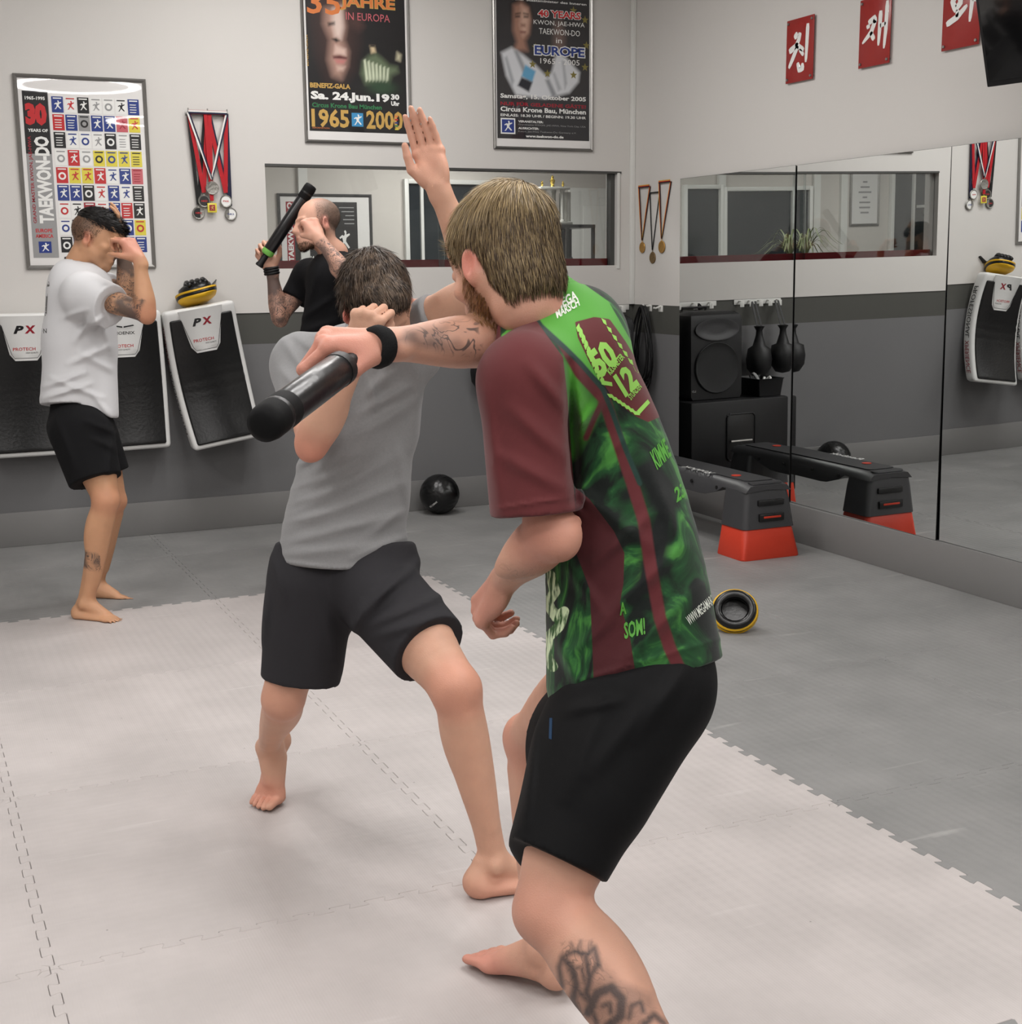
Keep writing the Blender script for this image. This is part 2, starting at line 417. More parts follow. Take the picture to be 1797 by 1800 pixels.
# mirror sheets on the right wall
MIR = bpy.data.materials.new('silvered_mirror'); MIR.use_nodes = True; b = MIR.node_tree.nodes['Principled BSDF']
b.inputs['Base Color'].default_value = (0.86, 0.88, 0.875, 1); b.inputs['Metallic'].default_value = 1; b.inputs['Roughness'].default_value = 0.0
names = ['mirror sheet beside the hanging medals and the room corner', 'middle mirror sheet showing the black and orange step', 'mirror sheet that shows the black and white kick shield', 'mirror sheet nearest the camera, past the shield reflection']
ys = [-0.597, -1.757, -2.925, -4.09, -5.26]
TILT = [(-0.016, 0.005, -0.009), (-0.024, 0.019, -0.0095), (-0.046, 0.0255, -0.018), (-0.061, 0.0, -0.018)]   # each sheet is hung a little differently
for k in range(4):
    bm = nb(); box(bm, (0, ys[k+1]+0.003, 0.204), (0.006, ys[k]-0.003, 1.998), 0.0012, seg=1)
    bm.normal_update()
    for f_ in bm.faces: f_.material_index = 1 if abs(f_.normal.x) < .9 else 0
    x0_, ta, tb = TILT[k]; ym = (ys[k]+ys[k+1])/2
    for v in bm.verts: v.co.x += x0_+ta*(v.co.y-ym)+tb*(v.co.z-1.1)
    o = obj('mirror', bm, [MIR, M['blackmet']], smooth=None); tag(o, names[k], 'mirror', 'wall mirrors')

# ring lamps
ringm = emit('lamp_diffuser_glow', (1.0, 0.975, 0.955, 1), LAMP)
def ring_lamp(x, y, name, z=CEIL, r=0.62, m=ringm):
    t = thing('ring_lamp', name, 'lamp', (x, y, z), 'ceiling ring lamps')
    bm = nb(); seg = 40; a = []
    for rr in (r-0.06, r+0.06): a.append([bm.verts.new((x+rr*math.cos(2*math.pi*k/seg), y+rr*math.sin(2*math.pi*k/seg), z-0.095)) for k in range(seg)])
    for k in range(seg): bm.faces.new((a[0][k], a[1][k], a[1][(k+1) % seg], a[0][(k+1) % seg]))
    me = obj('diffuser', bm, m, t, smooth=None)
    bm = nb()
    pr = [(r-0.066, -0.09), (r-0.066, -0.04), (r+0.066, -0.04), (r+0.066, -0.09), (r-0.066, -0.09)]
    lathe(bm, pr, (x, y, z), 40); obj('housing', bm, M['white'], t)
    bm = nb(); tube(bm, [(x-r, y, z-0.06), (x+r, y, z-0.06)], 0.015); box(bm, (x-0.09, y-0.09, z-0.06), (x+0.09, y+0.09, z-0.001), 0.005); obj('mount', bm, M['white'], t)
LN = ['white ceiling ring lamp mirrored in the collage poster glass', 'white ceiling ring lamp over the light grey mats', 'added white ceiling ring lamp nearest the office window', 'white ceiling ring lamp away from the mirrors, nearest the kick shields', 'white ceiling ring lamp behind the camera, beside the wall opposite the mirrors', 'white ceiling ring lamp at the far end behind the camera, away from the mirrors', 'white ceiling ring lamp at the far end behind the camera, towards the mirrors']
for k, (x, y) in enumerate(LAMPS): ring_lamp(x, y, LN[k])

# ------------------------------------------------------------------ office behind the window
OY = 2.4
om = mat('office_wall_paint', srgb(205, 200, 194), 0.8, 0.2, var=0.03, scale=1.2)
bm = nb(); box(bm, (-5.2, OY, 0), (1.6, OY+0.1, 2.7)); box(bm, (-5.3, 0.14, 0), (-5.2, OY+0.1, 2.7)); box(bm, (1.6, 0.14, 0), (1.7, OY+0.1, 2.7))
obj('wall_office', bm, om, kind='structure', smooth=None)
boxobj('floor_office', (-5.3, 0.14, -0.06), (1.7, OY, 0.0), mat('office_floor', srgb(110, 105, 100), 0.6), kind='structure')
boxobj('ceiling_office', (-5.3, 0.14, 2.7), (1.7, OY+0.1, 2.8), M['ceil'], kind='structure')
ring_lamp(-0.6, 1.3, 'white ring lamp inside the office behind the window', 2.7, 0.3, emit('office_lamp_glow', (1, 0.96, 0.92, 1), 60.0))
ring_lamp(-3.2, 1.0, 'white ring lamp inside the office above the spider plant', 2.7, 0.3, emit('office_lamp_glow_dim', (1, 0.96, 0.92, 1), 34.0))
def dark_window(n, x0, x1, z0, z1, bars=()):
    t = bpy.data.objects.new('window_%d' % n, None); C.objects.link(t); t['kind'] = 'structure'; t.location = ((x0+x1)/2, OY, (z0+z1)/2)
    boxobj('pane', (x0, OY-0.02, z0), (x1, OY-0.012, z1), M['dark'], t)
    bm = nb(); f = 0.035
    for a in ((x0-f, z0-f, x0, z1+f), (x1, z0-f, x1+f, z1+f), (x0, z1, x1, z1+f), (x0, z0-f, x1, z0)): box(bm, (a[0], OY-0.05, a[1]), (a[2], OY-0.001, a[3]), 0.003)
    for bx in bars: box(bm, (bx-0.012, OY-0.045, z0), (bx+0.012, OY-0.02, z1))
    obj('window_frame', bm, M['white'], t)
dark_window(2, -0.66, 0.22, 1.1, 2.13, (-0.55,))
dark_window(3, -2.21, -1.88, 1.1, 2.09)
dark_window(4, -2.96, -2.28, 1.1, 2.07)
dark_window(5, -4.7, -3.88, 0.2, 2.33, (-4.1,))
# beams of the office wall panelling seen in the mirror
for k, x in enumerate((-3.05, -3.34, -2.24, -1.5)):
    boxobj('trim_%d' % (k+2), (x-0.035, OY-0.03, 0.0), (x+0.035, OY-0.001, 2.69), M['white'], kind='structure')
# ------------------------------------------------------------------ framed prints on the back wall
X, Yd, Z = np.array([1.0, 0, 0]), np.array([0, 1.0, 0]), np.array([0, 0, 1.0])
def lin(r, g, b): return np.array(srgb(r, g, b)[:3])
def frame(t, x0, x1, z0, z1, y, wd, m, depth=0.02):
    """four mitred mouldings"""
    c = [(x0, z0), (x1, z0), (x1, z1), (x0, z1)]; ci = [(x0+wd, z0+wd), (x1-wd, z0+wd), (x1-wd, z1-wd), (x0+wd, z1-wd)]
    for k in range(4):
        bm = nb(); a, b = c[k], c[(k+1) % 4]; ai, bi = ci[k], ci[(k+1) % 4]
        pr = []
        for (o, i) in ((a, ai), (b, bi)):
            mid = ((o[0]*0.55+i[0]*0.45), (o[1]*0.55+i[1]*0.45))
            pr.append([bm.verts.new((o[0], y, o[1])), bm.verts.new((o[0], y-depth*0.7, o[1])), bm.verts.new((mid[0], y-depth, mid[1])), bm.verts.new((i[0], y-depth*0.6, i[1])), bm.verts.new((i[0], y, i[1]))])
        for q in range(5): bm.faces.new((pr[0][q], pr[0][(q+1) % 5], pr[1][(q+1) % 5], pr[1][q]))
        bm.faces.new(pr[0]); bm.faces.new(pr[1][::-1])
        obj('frame_bar', bm, m, t, smooth=None)
WY = -0.0065
def poster(name, label, x0, x1, z0, z1, wd=0.016):
    t = thing(name, label, 'poster', ((x0+x1)/2, WY, (z0+z1)/2), 'framed posters on the hall wall')
    frame(t, x0, x1, z0, z1, WY, wd, M['alu'])
    boxobj('paper', (x0+wd*0.8, WY-0.008, z0+wd*0.8), (x1-wd*0.8, WY-0.0005, z1-wd*0.8), M['paper'], t)
    return t
def blob(A, cx, cy, rx, ry, col, s=1.0, ang=0.0):
    """soft printed patch in unit coordinates (y down)"""
    H, W = A.shape[:2]; yy, xx = np.mgrid[0:H, 0:W]; xx = xx/W-cx; yy = (yy/H-cy)
    a = math.radians(ang); u = (xx*math.cos(a)+yy*math.sin(a))/rx; v = (-xx*math.sin(a)+yy*math.cos(a))/ry
    k = np.clip(s*np.exp(-(u*u+v*v)**1.5*1.2), 0, 1)[..., None]; A[:] = A*(1-k)+np.array(col)*k
def shape(A, pts, col, edge=.012, s=1.0):
    """printed patch with a firm outline (unit coordinates, y down)"""
    H, W = A.shape[:2]; yy, xx = np.mgrid[0:H, 0:W]; uv = np.stack([xx.ravel()/W, yy.ravel()/H*1.45], 1); p = np.array(pts, float); p[:, 1] *= 1.45; n = len(p); d = np.full(len(uv), 9.0); ins = np.zeros(len(uv), bool)
    for i in range(n):
        a, b = p[i], p[(i+1) % n]; e = b-a; w_ = uv-a; t_ = np.clip((w_@e)/(e@e+1e-9), 0, 1); q = w_-t_[:, None]*e; d = np.minimum(d, np.sqrt((q*q).sum(1)))
        ins ^= ((a[1] > uv[:, 1]) != (b[1] > uv[:, 1])) & (uv[:, 0] < (b[0]-a[0])*(uv[:, 1]-a[1])/(b[1]-a[1]+1e-12)+a[0])
    k = (np.clip(.5-np.where(ins, -d, d)/edge*.5, 0, 1)*s).reshape(H, W, 1); A[:] = A*(1-k)+np.array(col)*k
PY = WY-0.0088
def tx(t, s, x, z, w, h, m, bold=0.03, up=False, dy=0.0006, **k):
    if up: return text(s, (x, PY-dy, z), Z, -X, w, h, m, t, bold=bold, **k)
    return text(s, (x, PY-dy, z), X, Z, w, h, m, t, bold=bold, **k)
def rect(t, name, x0, x1, z0, z1, m, dy=0.0003, label=None):
    bm = nb(); poly(bm, [(x0, z0), (x1, z0), (x1, z1), (x0, z1)], (0, PY-dy, 0), X, Z)
    return obj(name, bm, m, t, smooth=None, label=label)
FIG = [(.1, .1), (.22, .12), (.42, .42), (.36, .62), (.2, .55), (.15, .62), (.36, .74), (.5, .7), (.56, .8), (.5, .92), (.6, .97), (.68, .88), (.66, .76), (.9, .82), (.92, .74), (.68, .62), (.62, .45), (.9, .15), (.8, .1), (.5, .36), (.3, .08)]
def figure(bm, x, z, w, h, mi=0, dy=0.0012): poly(bm, [(x+p[0]*w, z+p[1]*h) for p in FIG], (0, PY-dy, 0), X, Z, mi=mi)

# grey-framed collage of book covers
t = poster('poster', 'framed collage poster of small book covers behind the man in white', -3.725, -3.045, 1.50, 2.505, 0.02)
a = rect(t, 'title_strip', -3.685, -3.555, 1.56, 2.42, I['grey'], label='strip fading from black at the top to grey')
rect(t, 'title_strip', -3.685, -3.558, 2.10, 2.42, I['black'], 0.0005)
tx(t, '1965-1995', -3.672, 2.375, 0.10, 0.018, I['white']); tx(t, '30', -3.676, 2.245, 0.108, 0.115, I['red'], 0.07)
tx(t, 'YEARS OF', -3.668, 2.212, 0.10, 0.016, I['white'])
tx(t, 'TAEKWON-DO', -3.566, 1.74, 0.45, 0.076, I['white'], 0.045, up=True, dy=0.0009)
tx(t, 'GRAND MASTER KWON, JAE-HWA', -3.651, 1.74, 0.45, 0.022, I['dred'], 0.02, up=True, dy=0.0009)
tx(t, 'EUROPE', -3.665, 1.692, 0.085, 0.02, I['red']); tx(t, 'AMERICA', -3.667, 1.664, 0.09, 0.02, I['red'])
rect(t, 'emblem', -3.655, -3.59, 1.585, 1.645, I['blue'], 0.0005); bm = nb(); figure(bm, -3.648, 1.59, 0.05, 0.05); obj('emblem_figure', bm, I['white'], t, smooth=None)
R = random.Random(4)
BGK = ['blue', 'white', 'black', 'white', 'white', 'white', 'blue', 'red', 'blue', 'grey', 'blue', 'blue', 'pink', 'yellow', 'black', 'white', 'white', 'white', 'black', 'white', 'black',
       'white', 'red', 'white', 'yellow', 'yellow', 'yellow', 'yellow', 'red', 'yellow', 'yellow', 'red', 'white', 'blue', 'pink', 'blue', 'blue', 'black', 'white', 'blue', 'white', 'black',
       'white', 'white', 'dred', 'white', 'blue', 'red', 'black', 'white', 'black', 'grey', 'blue', 'white', 'blue', 'yellow', 'black', 'blue', 'white', 'red', 'grey', 'blue', 'blue']
n = 0
for r in range(9):
    for c in range(7):
        k = BGK[n % len(BGK)]; n += 1
        x = -3.540+c*0.0655; z = 2.315-r*0.091; w, h = 0.059, 0.082
        if x+w > -3.07: continue
        bm = nb()
        poly(bm, [(x, z), (x+w, z), (x+w, z+h), (x, z+h)], (0, PY-0.0002, 0), X, Z, mi=0)
        ink2 = {'blue': 'white', 'black': 'white', 'white': R.choice(['black', 'blue', 'grey', 'red']), 'yellow': R.choice(['red', 'blue', 'black']), 'red': 'white', 'grey': 'black', 'pink': 'dred', 'dred': 'white'}[k]
        st = R.random()
        if st < 0.55: figure(bm, x+0.006, z+0.012, w-0.012, h-0.03, 1)
        elif st < 0.8:
            q = [(x+w/2+0.02*math.cos(i*math.pi/8), z+h*0.45+0.02*math.sin(i*math.pi/8)) for i in range(16)]; poly(bm, q, (0, PY-0.0012, 0), X, Z, mi=1)
            q = [(x+w/2+0.011*math.cos(i*math.pi/8), z+h*0.45+0.011*math.sin(i*math.pi/8)) for i in range(16)]; poly(bm, q, (0, PY-0.0014, 0), X, Z, mi=0)
        else:
            for j in range(4): poly(bm, [(x+0.01, z+0.012+j*0.013), (x+w-0.012-0.01*R.random(), z+0.012+j*0.013), (x+w-0.014, z+0.016+j*0.013), (x+0.01, z+0.016+j*0.013)], (0, PY-0.0012, 0), X, Z, mi=1)
        poly(bm, [(x+0.008, z+h-0.012), (x+w-0.008, z+h-0.012), (x+w-0.008, z+h-0.006), (x+0.008, z+h-0.006)], (0, PY-0.0012, 0), X, Z, mi=1)
        obj('cover_print', bm, [I[k], I[ink2]], t, smooth=None)

# black gala poster with a half-lit face
t = poster('poster', 'framed black gala poster with half-lit face and large golden year numbers', -2.165, -1.515, 2.20, 3.16)
A = np.zeros((150, 110, 3))+lin(20, 18, 20)
sk = lin(176, 140, 124); dk = lin(22, 17, 18)
f35 = lambda L: [((x-538)/178, (y+19)/253) for x, y in L]
shape(A, f35([(556, 20), (600, 10), (628, 30), (625, 90), (615, 130), (596, 152), (574, 148), (560, 110), (552, 60)]), lin(58, 36, 32), .10)
shape(A, f35([(572, 40), (602, 30), (606, 63), (601, 86), (609, 104), (606, 126), (596, 146), (583, 142), (576, 118), (581, 86), (570, 62)]), lin(176, 140, 126), .05)
shape(A, f35([(586, 38), (601, 34), (603, 66), (598, 84), (588, 80), (584, 60)]), lin(222, 200, 190), .03); shape(A, f35([(588, 95), (606, 100), (606, 110), (586, 108)]), lin(214, 184, 172), .02)
shape(A, f35([(576, 60), (588, 58), (588, 62), (577, 65)]), dk, .015); shape(A, f35([(582, 85), (590, 83), (596, 87), (590, 90)]), dk, .012); shape(A, f35([(583, 112), (596, 110), (608, 113), (607, 116), (584, 116)]), lin(90, 40, 42), .012); shape(A, f35([(586, 117), (606, 117), (602, 123), (590, 123)]), lin(190, 120, 116), .015)
shape(A, f35([(590, 128), (604, 128), (600, 134), (591, 134)]), lin(206, 176, 162), .02); shape(A, f35([(612, 50), (632, 46), (640, 62), (630, 70), (616, 62)]), lin(70, 46, 42), .04)
shape(A, f35([(636, 118), (648, 108), (660, 104), (672, 112), (684, 122), (698, 124), (700, 132), (688, 138), (682, 152), (640, 154), (632, 138)]), lin(96, 110, 84), .03)
for k in range(7): shape(A, f35([(638+k*7, 116+2*k), (641+k*7, 114+2*k), (645+k*6, 146), (641+k*6, 150)]), lin(216, 224, 196), .010)
shape(A, f35([(650, 92), (658, 92), (660, 102), (652, 104)]), lin(206, 186, 150), .015); shape(A, f35([(699, 100), (706, 104), (704, 114), (697, 112)]), lin(190, 184, 156), .02); shape(A, f35([(650, 90), (659, 90), (659, 94), (650, 94)]), dk, .01); blob(A, .74, .70, .16, .05, lin(40, 66, 44))
px0, px1, pz0, pz1 = -2.137, -1.543, 2.265, 3.135
sky_canvas('printed_picture', A, (px0, PY-0.0002, pz0), X, Z, px1-px0, pz1-pz0, M['print'], t)
tx(t, '35', -2.128, 2.905, 0.20, 0.13, I['orange'], 0.02); tx(t, 'JAHRE', -1.935, 2.935, 0.335, 0.085, I['gold'], 0.05); tx(t, 'IN EUROPA', -1.90, 2.885, 0.265, 0.042, I['pink'], 0.0)
tx(t, 'JAHRE', -1.929, 2.941, 0.323, 0.075, I['orange'], 0.02, dy=0.0012); tx(t, 'TAEKWON-DO', -2.11, 3.065, 0.52, 0.04, I['gold'])
tx(t, 'BENEFIZ-GALA', -2.126, 2.503, 0.24, 0.028, I['gold'], 0.04)
tx(t, 'Sa. 24.Jun.19', -2.124, 2.428, 0.475, 0.058, I['white'], 0.05); tx(t, '30', -1.640, 2.455, 0.052, 0.032, I['white'], 0.05); tx(t, 'Uhr', -1.640, 2.421, 0.052, 0.026, I['white'], 0.05)
tx(t, 'Circus Krone Bau M\u00fcnchen', -2.118, 2.396, 0.42, 0.026, I['green'], 0.03)
tx(t, '1965', -2.124, 2.285, 0.225, 0.105, I['gold'], 0.03); tx(t, '2000', -1.795, 2.285, 0.225, 0.105, I['gold'], 0.03)
rect(t, 'emblem', -1.892, -1.806, 2.285, 2.385, I['black'], 0.0005); rect(t, 'emblem_field', -1.884, -1.814, 2.297, 2.373, I['cyan'], 0.0008)
bm = nb(); figure(bm, -1.88, 2.30, 0.062, 0.068, dy=0.0014); obj('emblem_figure', bm, I['white'], t, smooth=None)
for k, cc in enumerate(('yellow', 'green', 'blue', 'red', 'orange')): rect(t, 'colour_patch', -1.62, -1.60, 2.285+k*0.018, 2.294+k*0.018, I[cc], 0.0012)
tx(t, 'INFORMATION', -2.12, 2.278, 0.10, 0.008, I['orange'], 0.0, dy=0.0014); tx(t, 'BENEFIZ-GALA', -2.130, 2.62, 0.17, 0.010, I['gold'], 0.0, up=True)

# poster with a man in a white training suit
t = poster('poster', 'framed dark poster with man in white suit above window corner', -0.985, -0.305, 2.195, 3.20)
A = np.zeros((160, 112, 3))+lin(44, 42, 44)
f40 = lambda L: [((x-870)/166, (y+16)/266) for x, y in L]
blob(A, .5, .80, .7, .10, lin(40, 40, 44)); blob(A, .5, .93, .7, .10, lin(34, 34, 38))
shape(A, f40([(972, 46), (984, 44), (990, 70), (988, 104), (974, 106), (970, 80)]), lin(130, 106, 98), .04, .7)
shape(A, f40([(894, 24), (902, 10), (916, 8), (928, 16), (932, 34), (928, 46), (896, 50)]), lin(22, 18, 20), .03)
shape(A, f40([(900, 24), (914, 17), (926, 26), (930, 46), (927, 70), (920, 82), (924, 98), (900, 100), (905, 84), (899, 66)]), lin(160, 118, 100), .03)
shape(A, f40([(914, 24), (924, 28), (927, 46), (924, 66), (916, 74), (911, 56)]), lin(204, 166, 146), .03)
for q in ([(903, 41), (911, 40), (911, 43), (903, 44)], [(918, 40), (926, 40), (925, 43), (918, 43)]): shape(A, f40(q), lin(36, 24, 22), .012)
shape(A, f40([(903, 37), (912, 35), (912, 37), (903, 39)]), lin(30, 20, 18), .010); shape(A, f40([(917, 35), (926, 36), (926, 38), (917, 37)]), lin(30, 20, 18), .010)
shape(A, f40([(913, 54), (920, 54), (920, 58), (913, 58)]), lin(130, 88, 74), .015); shape(A, f40([(911, 66), (921, 66), (920, 69), (912, 69)]), lin(112, 58, 54), .012)
shape(A, f40([(878, 104), (896, 94), (917, 106), (936, 120), (959, 141), (967, 130), (973, 106), (981, 98), (992, 106), (1017, 130), (1015, 146), (998, 166), (956, 178), (903, 174), (886, 142)]), lin(212, 214, 218), .02)
for q, cc in (([(900, 100), (906, 98), (932, 150), (926, 160)], 150), ([(955, 146), (962, 144), (975, 170), (968, 176)], 140), ([(985, 112), (989, 112), (994, 150), (990, 160)], 168), ([(884, 112), (888, 110), (900, 150), (896, 160)], 160), ([(968, 134), (972, 132), (984, 160), (978, 164)], 172)): shape(A, f40(q), lin(cc, cc+3, cc+8), .015)
shape(A, f40([(920, 122), (938, 132), (932, 150), (913, 142)]), lin(92, 158, 196), .012); shape(A, f40([(913, 143), (932, 151), (926, 168), (906, 158)]), lin(24, 26, 38), .012)
px0, px1, pz0, pz1 = -0.960, -0.330, 2.258, 3.172
sky_canvas('printed_picture', A, (px0, PY-0.0002, pz0), X, Z, px1-px0, pz1-pz0, M['print'], t)
tx(t, 'Bayerischer Staatsminister des Inneren', -0.95, 3.060, 0.60, 0.018, I['white'], 0.02)
tx(t, '40 YEARS', -0.685, 2.975, 0.30, 0.05, I['white'], 0.08); tx(t, '40 YEARS', -0.681, 2.979, 0.292, 0.042, I['red'], 0.03, dy=0.0012)
tx(t, 'KWON, JAE-HWA', -0.712, 2.927, 0.35, 0.034, I['white'], 0.0); tx(t, 'TAEKWON-DO', -0.675, 2.88, 0.28, 0.034, I['white'], 0.0); tx(t, 'in', -0.560, 2.833, 0.04, 0.03, I['white'], 0.0)
tx(t, 'EUROPE', -0.712, 2.752, 0.355, 0.066, I['white'], 0.09); tx(t, 'EUROPE', -0.706, 2.758, 0.343, 0.054, I['blue'], 0.03, dy=0.0012)
tx(t, '1965 - 2005', -0.668, 2.708, 0.27, 0.032, I['white'], 0.0)
tx(t, 'Samstag, 15. Oktober 2005', -0.938, 2.488, 0.585, 0.034, I['white'], 0.03); tx(t, 'NUR F\u00dcR GELADENE G\u00c4STE!', -0.938, 2.452, 0.585, 0.026, I['dred'], 0.03)
tx(t, 'Circus Krone Bau, M\u00fcnchen', -0.938, 2.412, 0.585, 0.034, I['white'], 0.03); tx(t, 'EINLASS: 18.30 UHR / BEGINN: 19.30 UHR', -0.938, 2.388, 0.585, 0.016, I['white'], 0.02)
tx(t, 'VERANSTALTER:', -0.82, 2.355, 0.17, 0.013, I['white']); tx(t, 'Grandmaster KWON, JAE-HWA, New York City, USA', -0.82, 2.335, 0.465, 0.013, I['grey'], 0.0)
tx(t, 'AUSRICHTER:', -0.82, 2.315, 0.14, 0.013, I['white']); tx(t, 'Kwon, Jae-Hwa Taekwon-Do Germany e.V.', -0.82, 2.295, 0.40, 0.013, I['grey'], 0.0)
tx(t, 'www.taekwon-do.de', -0.77, 2.268, 0.26, 0.016, I['white'], 0.04)
rect(t, 'emblem', -0.938, -0.84, 2.285, 2.378, I['white'], 0.0005); rect(t, 'emblem_field', -0.930, -0.848, 2.293, 2.370, I['blue'], 0.0008)
bm = nb(); figure(bm, -0.925, 2.297, 0.07, 0.068, dy=0.0014); obj('emblem_figure', bm, I['white'], t, smooth=None)
for (sx, sz) in ((-0.70, 2.80), (-0.72, 2.70), (-0.62, 2.65), (-0.44, 2.65), (-0.36, 2.70), (-0.35, 2.83), (-0.36, 2.98), (-0.44, 3.03)):
    bm = nb(); q = [(sx+(0.026 if i % 2 == 0 else 0.011)*math.sin(i*math.pi/5), sz+(0.026 if i % 2 == 0 else 0.011)*math.cos(i*math.pi/5)) for i in range(10)][::-1]
    poly(bm, q, (0, PY-0.0005, 0), X, Z); obj('star_print', bm, mat('ink_olive', srgb(128, 118, 62), 0.5) if 'ink_olive' not in bpy.data.materials else bpy.data.materials['ink_olive'], t, smooth=None)

# ------------------------------------------------------------------ medals
RB = dict(red=mat('ribbon_red', srgb(176, 24, 34), 0.7, bump=0.1, bscale=900), white=mat('ribbon_white', srgb(225, 224, 220), 0.7), navy=mat('ribbon_navy', srgb(24, 26, 54), 0.7), black=mat('ribbon_black', srgb(20, 19, 20), 0.7), gold=mat('ribbon_gold', srgb(212, 160, 62), 0.7))
MD = dict(silver=mat('medal_silver', srgb(150, 148, 142), 0.4, metal=0.8, bump=0.3, bscale=90), gold=mat('medal_gold', srgb(186, 142, 74), 0.42, metal=0.75, bump=0.3, bscale=90), bronze=mat('medal_bronze', srgb(132, 108, 74), 0.5, metal=0.7, bump=0.3, bscale=90))
def strap(bm, pts, wdir, wd, mi=0, th=0.0012):
    """ribbon: flat strip along pts, width along wdir"""
    pts = [np.asarray(p, float) for p in pts]; wdir = np.asarray(wdir, float); pv = None
    for i, p in enumerate(pts):
        t_ = pts[min(i+1, len(pts)-1)]-pts[max(i-1, 0)]; t_ /= np.linalg.norm(t_)
        n = np.cross(t_, wdir); n = n/(np.linalg.norm(n)+1e-9); w_ = np.cross(n, t_)
        q = [bm.verts.new(p+w_*wd/2+n*th), bm.verts.new(p-w_*wd/2+n*th), bm.verts.new(p-w_*wd/2-n*th), bm.verts.new(p+w_*wd/2-n*th)]
        if pv:
            for k in range(4): bm.faces.new((pv[k], pv[(k+1) % 4], q[(k+1) % 4], q[k])).material_index = mi
        pv = q
def medal(label, hookL, hookR, low, rad, mm, stripes, nrm, group, face=None, square=False, deep=0.0):
    """ribbon loop over two points ending at the medal; nrm = direction out of the wall"""
    hookL, hookR, low = (np.asarray(q, float) for q in (hookL, hookR, low)); nrm = np.asarray(nrm, float)
    t = thing('medal', label, 'medal', tuple(low), group)
    side = hookR-hookL; sd = side/(np.linalg.norm(side)+1e-9)
    top = low+np.array([0, 0, rad+0.012]); k = len(stripes)
    for j, (mname, wd) in enumerate(stripes):
        off = sum(s_[1] for s_ in stripes[:j])+wd/2-sum(s_[1] for s_ in stripes)/2
        bm = nb()
        strap(bm, [hookL-sd*0.0+sd*off+nrm*0.004, hookL*0.5+top*0.5+sd*off+nrm*0.006, top+sd*off*0.4+nrm*0.006], sd, wd)
        strap(bm, [hookR+sd*off+nrm*0.002, hookR*0.5+top*0.5+sd*off+nrm*0.003, top+sd*off*0.4+nrm*0.003], sd, wd)
        if np.linalg.norm(side) > 0.02: strap(bm, [hookL+nrm*0.008+Z*(0.004-off), hookR+nrm*0.008+Z*(0.004-off)], Z, wd)
        obj('ribbon', bm, RB[mname], t, smooth=None, label=mname+' ribbon stripe')
    bm = nb()
    if square: 
        vs = box(bm, (-rad, -rad, 0), (rad, rad, 0.006), 0.002)
        x_, y_ = sd, Z
        for v in bm.verts: v.co = Vector(low+x_*v.co.x+y_*v.co.y+nrm*(v.co.z+deep))
    else:
        lathe(bm, [(0, 0.0), (rad, 0.0), (rad*1.02, 0.003), (rad*0.94, 0.0055), (rad*0.84, 0.0048), (0, 0.0048)], low+nrm*deep, 28, nrm)
    obj('disc', bm, mm, t)
    bm = nb(); tube(bm, [low+Z*(rad+0.004)+Z*0.007*math.sin(a)+sd*0.005*math.cos(a)+nrm*(0.003+deep) for a in np.linspace(0, 2*math.pi, 11)[:-1]], 0.0012, 6, closed=True); obj('ring', bm, mm, t)
    if face:
        bm = nb()
        if square: poly(bm, [(-rad*.62, -rad*.62), (rad*.62, -rad*.62), (rad*.62, rad*.62), (-rad*.62, rad*.62)], low+nrm*(0.0066+deep), sd, Z)
        else: poly(bm, [(rad*.8*math.cos(q*math.pi/12), rad*.8*math.sin(q*math.pi/12)) for q in range(24)], low+nrm*(0.0052+deep), sd, Z)
        f = obj('face', bm, I[face[0]], t, smooth=None)
        text(face[1], low+nrm*(0.0060+deep)*1.02-sd*rad*.5-Z*rad*.14, sd, Z, rad, rad*0.28, I[face[2]], t)
        if square:
            bm = nb(); poly(bm, [(-rad*.5+p[0]*rad, -rad*.5+p[1]*rad) for p in FIG], low+nrm*(0.0074+deep), sd, Z); obj('figure_print', bm, I['gold'], t, smooth=None)
NB = np.array([0, -1.0, 0]); gname = 'medals on the back wall rail'
rail = thing('hook_rail', 'small metal hook rail on the back wall carrying the medal bunch', 'hook rail', (-2.72, WY, 2.34))
bm = nb(); box(bm, (-2.84, WY-0.004, 2.325), (-2.60, WY-0.0005, 2.345), 0.001); obj('plate', bm, M['alu'], rail)
for x in (-2.828, -2.722, -2.614):
    bm = nb(); tube(bm, [(x, WY-0.003, 2.342), (x, WY-0.02, 2.338), (x, WY-0.030, 2.345), (x, WY-0.030, 2.362)], 0.0035, 8); obj('hook', bm, M['alu'], rail)
hl, hm, hr = np.array([-2.828, -0.026, 2.338]), np.array([-2.722, -0.026, 2.338]), np.array([-2.614, -0.026, 2.338])
medal('white rimmed medal lowest at the outer end of the bunch', hm+[0.012, .004, 0], hr, (-2.614, -0.016, 1.795), 0.034, MD['silver'], [('navy', .018)], NB, gname, ('white', 'NK2', 'blue'))
medal('black faced medal lowest at the window-far end of the bunch', hl, hm+[-.012, .004, 0], (-2.795, -0.016, 1.80), 0.034, MD['silver'], [('black', .018)], NB, gname, ('black', 'NK2', 'red'))
medal('white rimmed medal above the lowest pale one', hm, hr-[0.004, 0, 0], (-2.640, -0.024, 1.865), 0.034, MD['silver'], [('red', .022)], NB, gname, ('white', 'PXK', 'red'))
medal('black faced medal above the lowest dark one', hl+[.004, 0, 0], hm, (-2.762, -0.024, 1.865), 0.034, MD['silver'], [('red', .022)], NB, gname, ('black', 'NKD', 'red'))
medal('square yellow medal with a red field at the centre of the bunch', hm-[.012, .004, 0], hm+[.012, -.004, 0], (-2.722, -0.034, 1.828), 0.026, I['yellow'], [('red', .02)], NB, gname, ('dred', ' .', 'gold'), square=True)
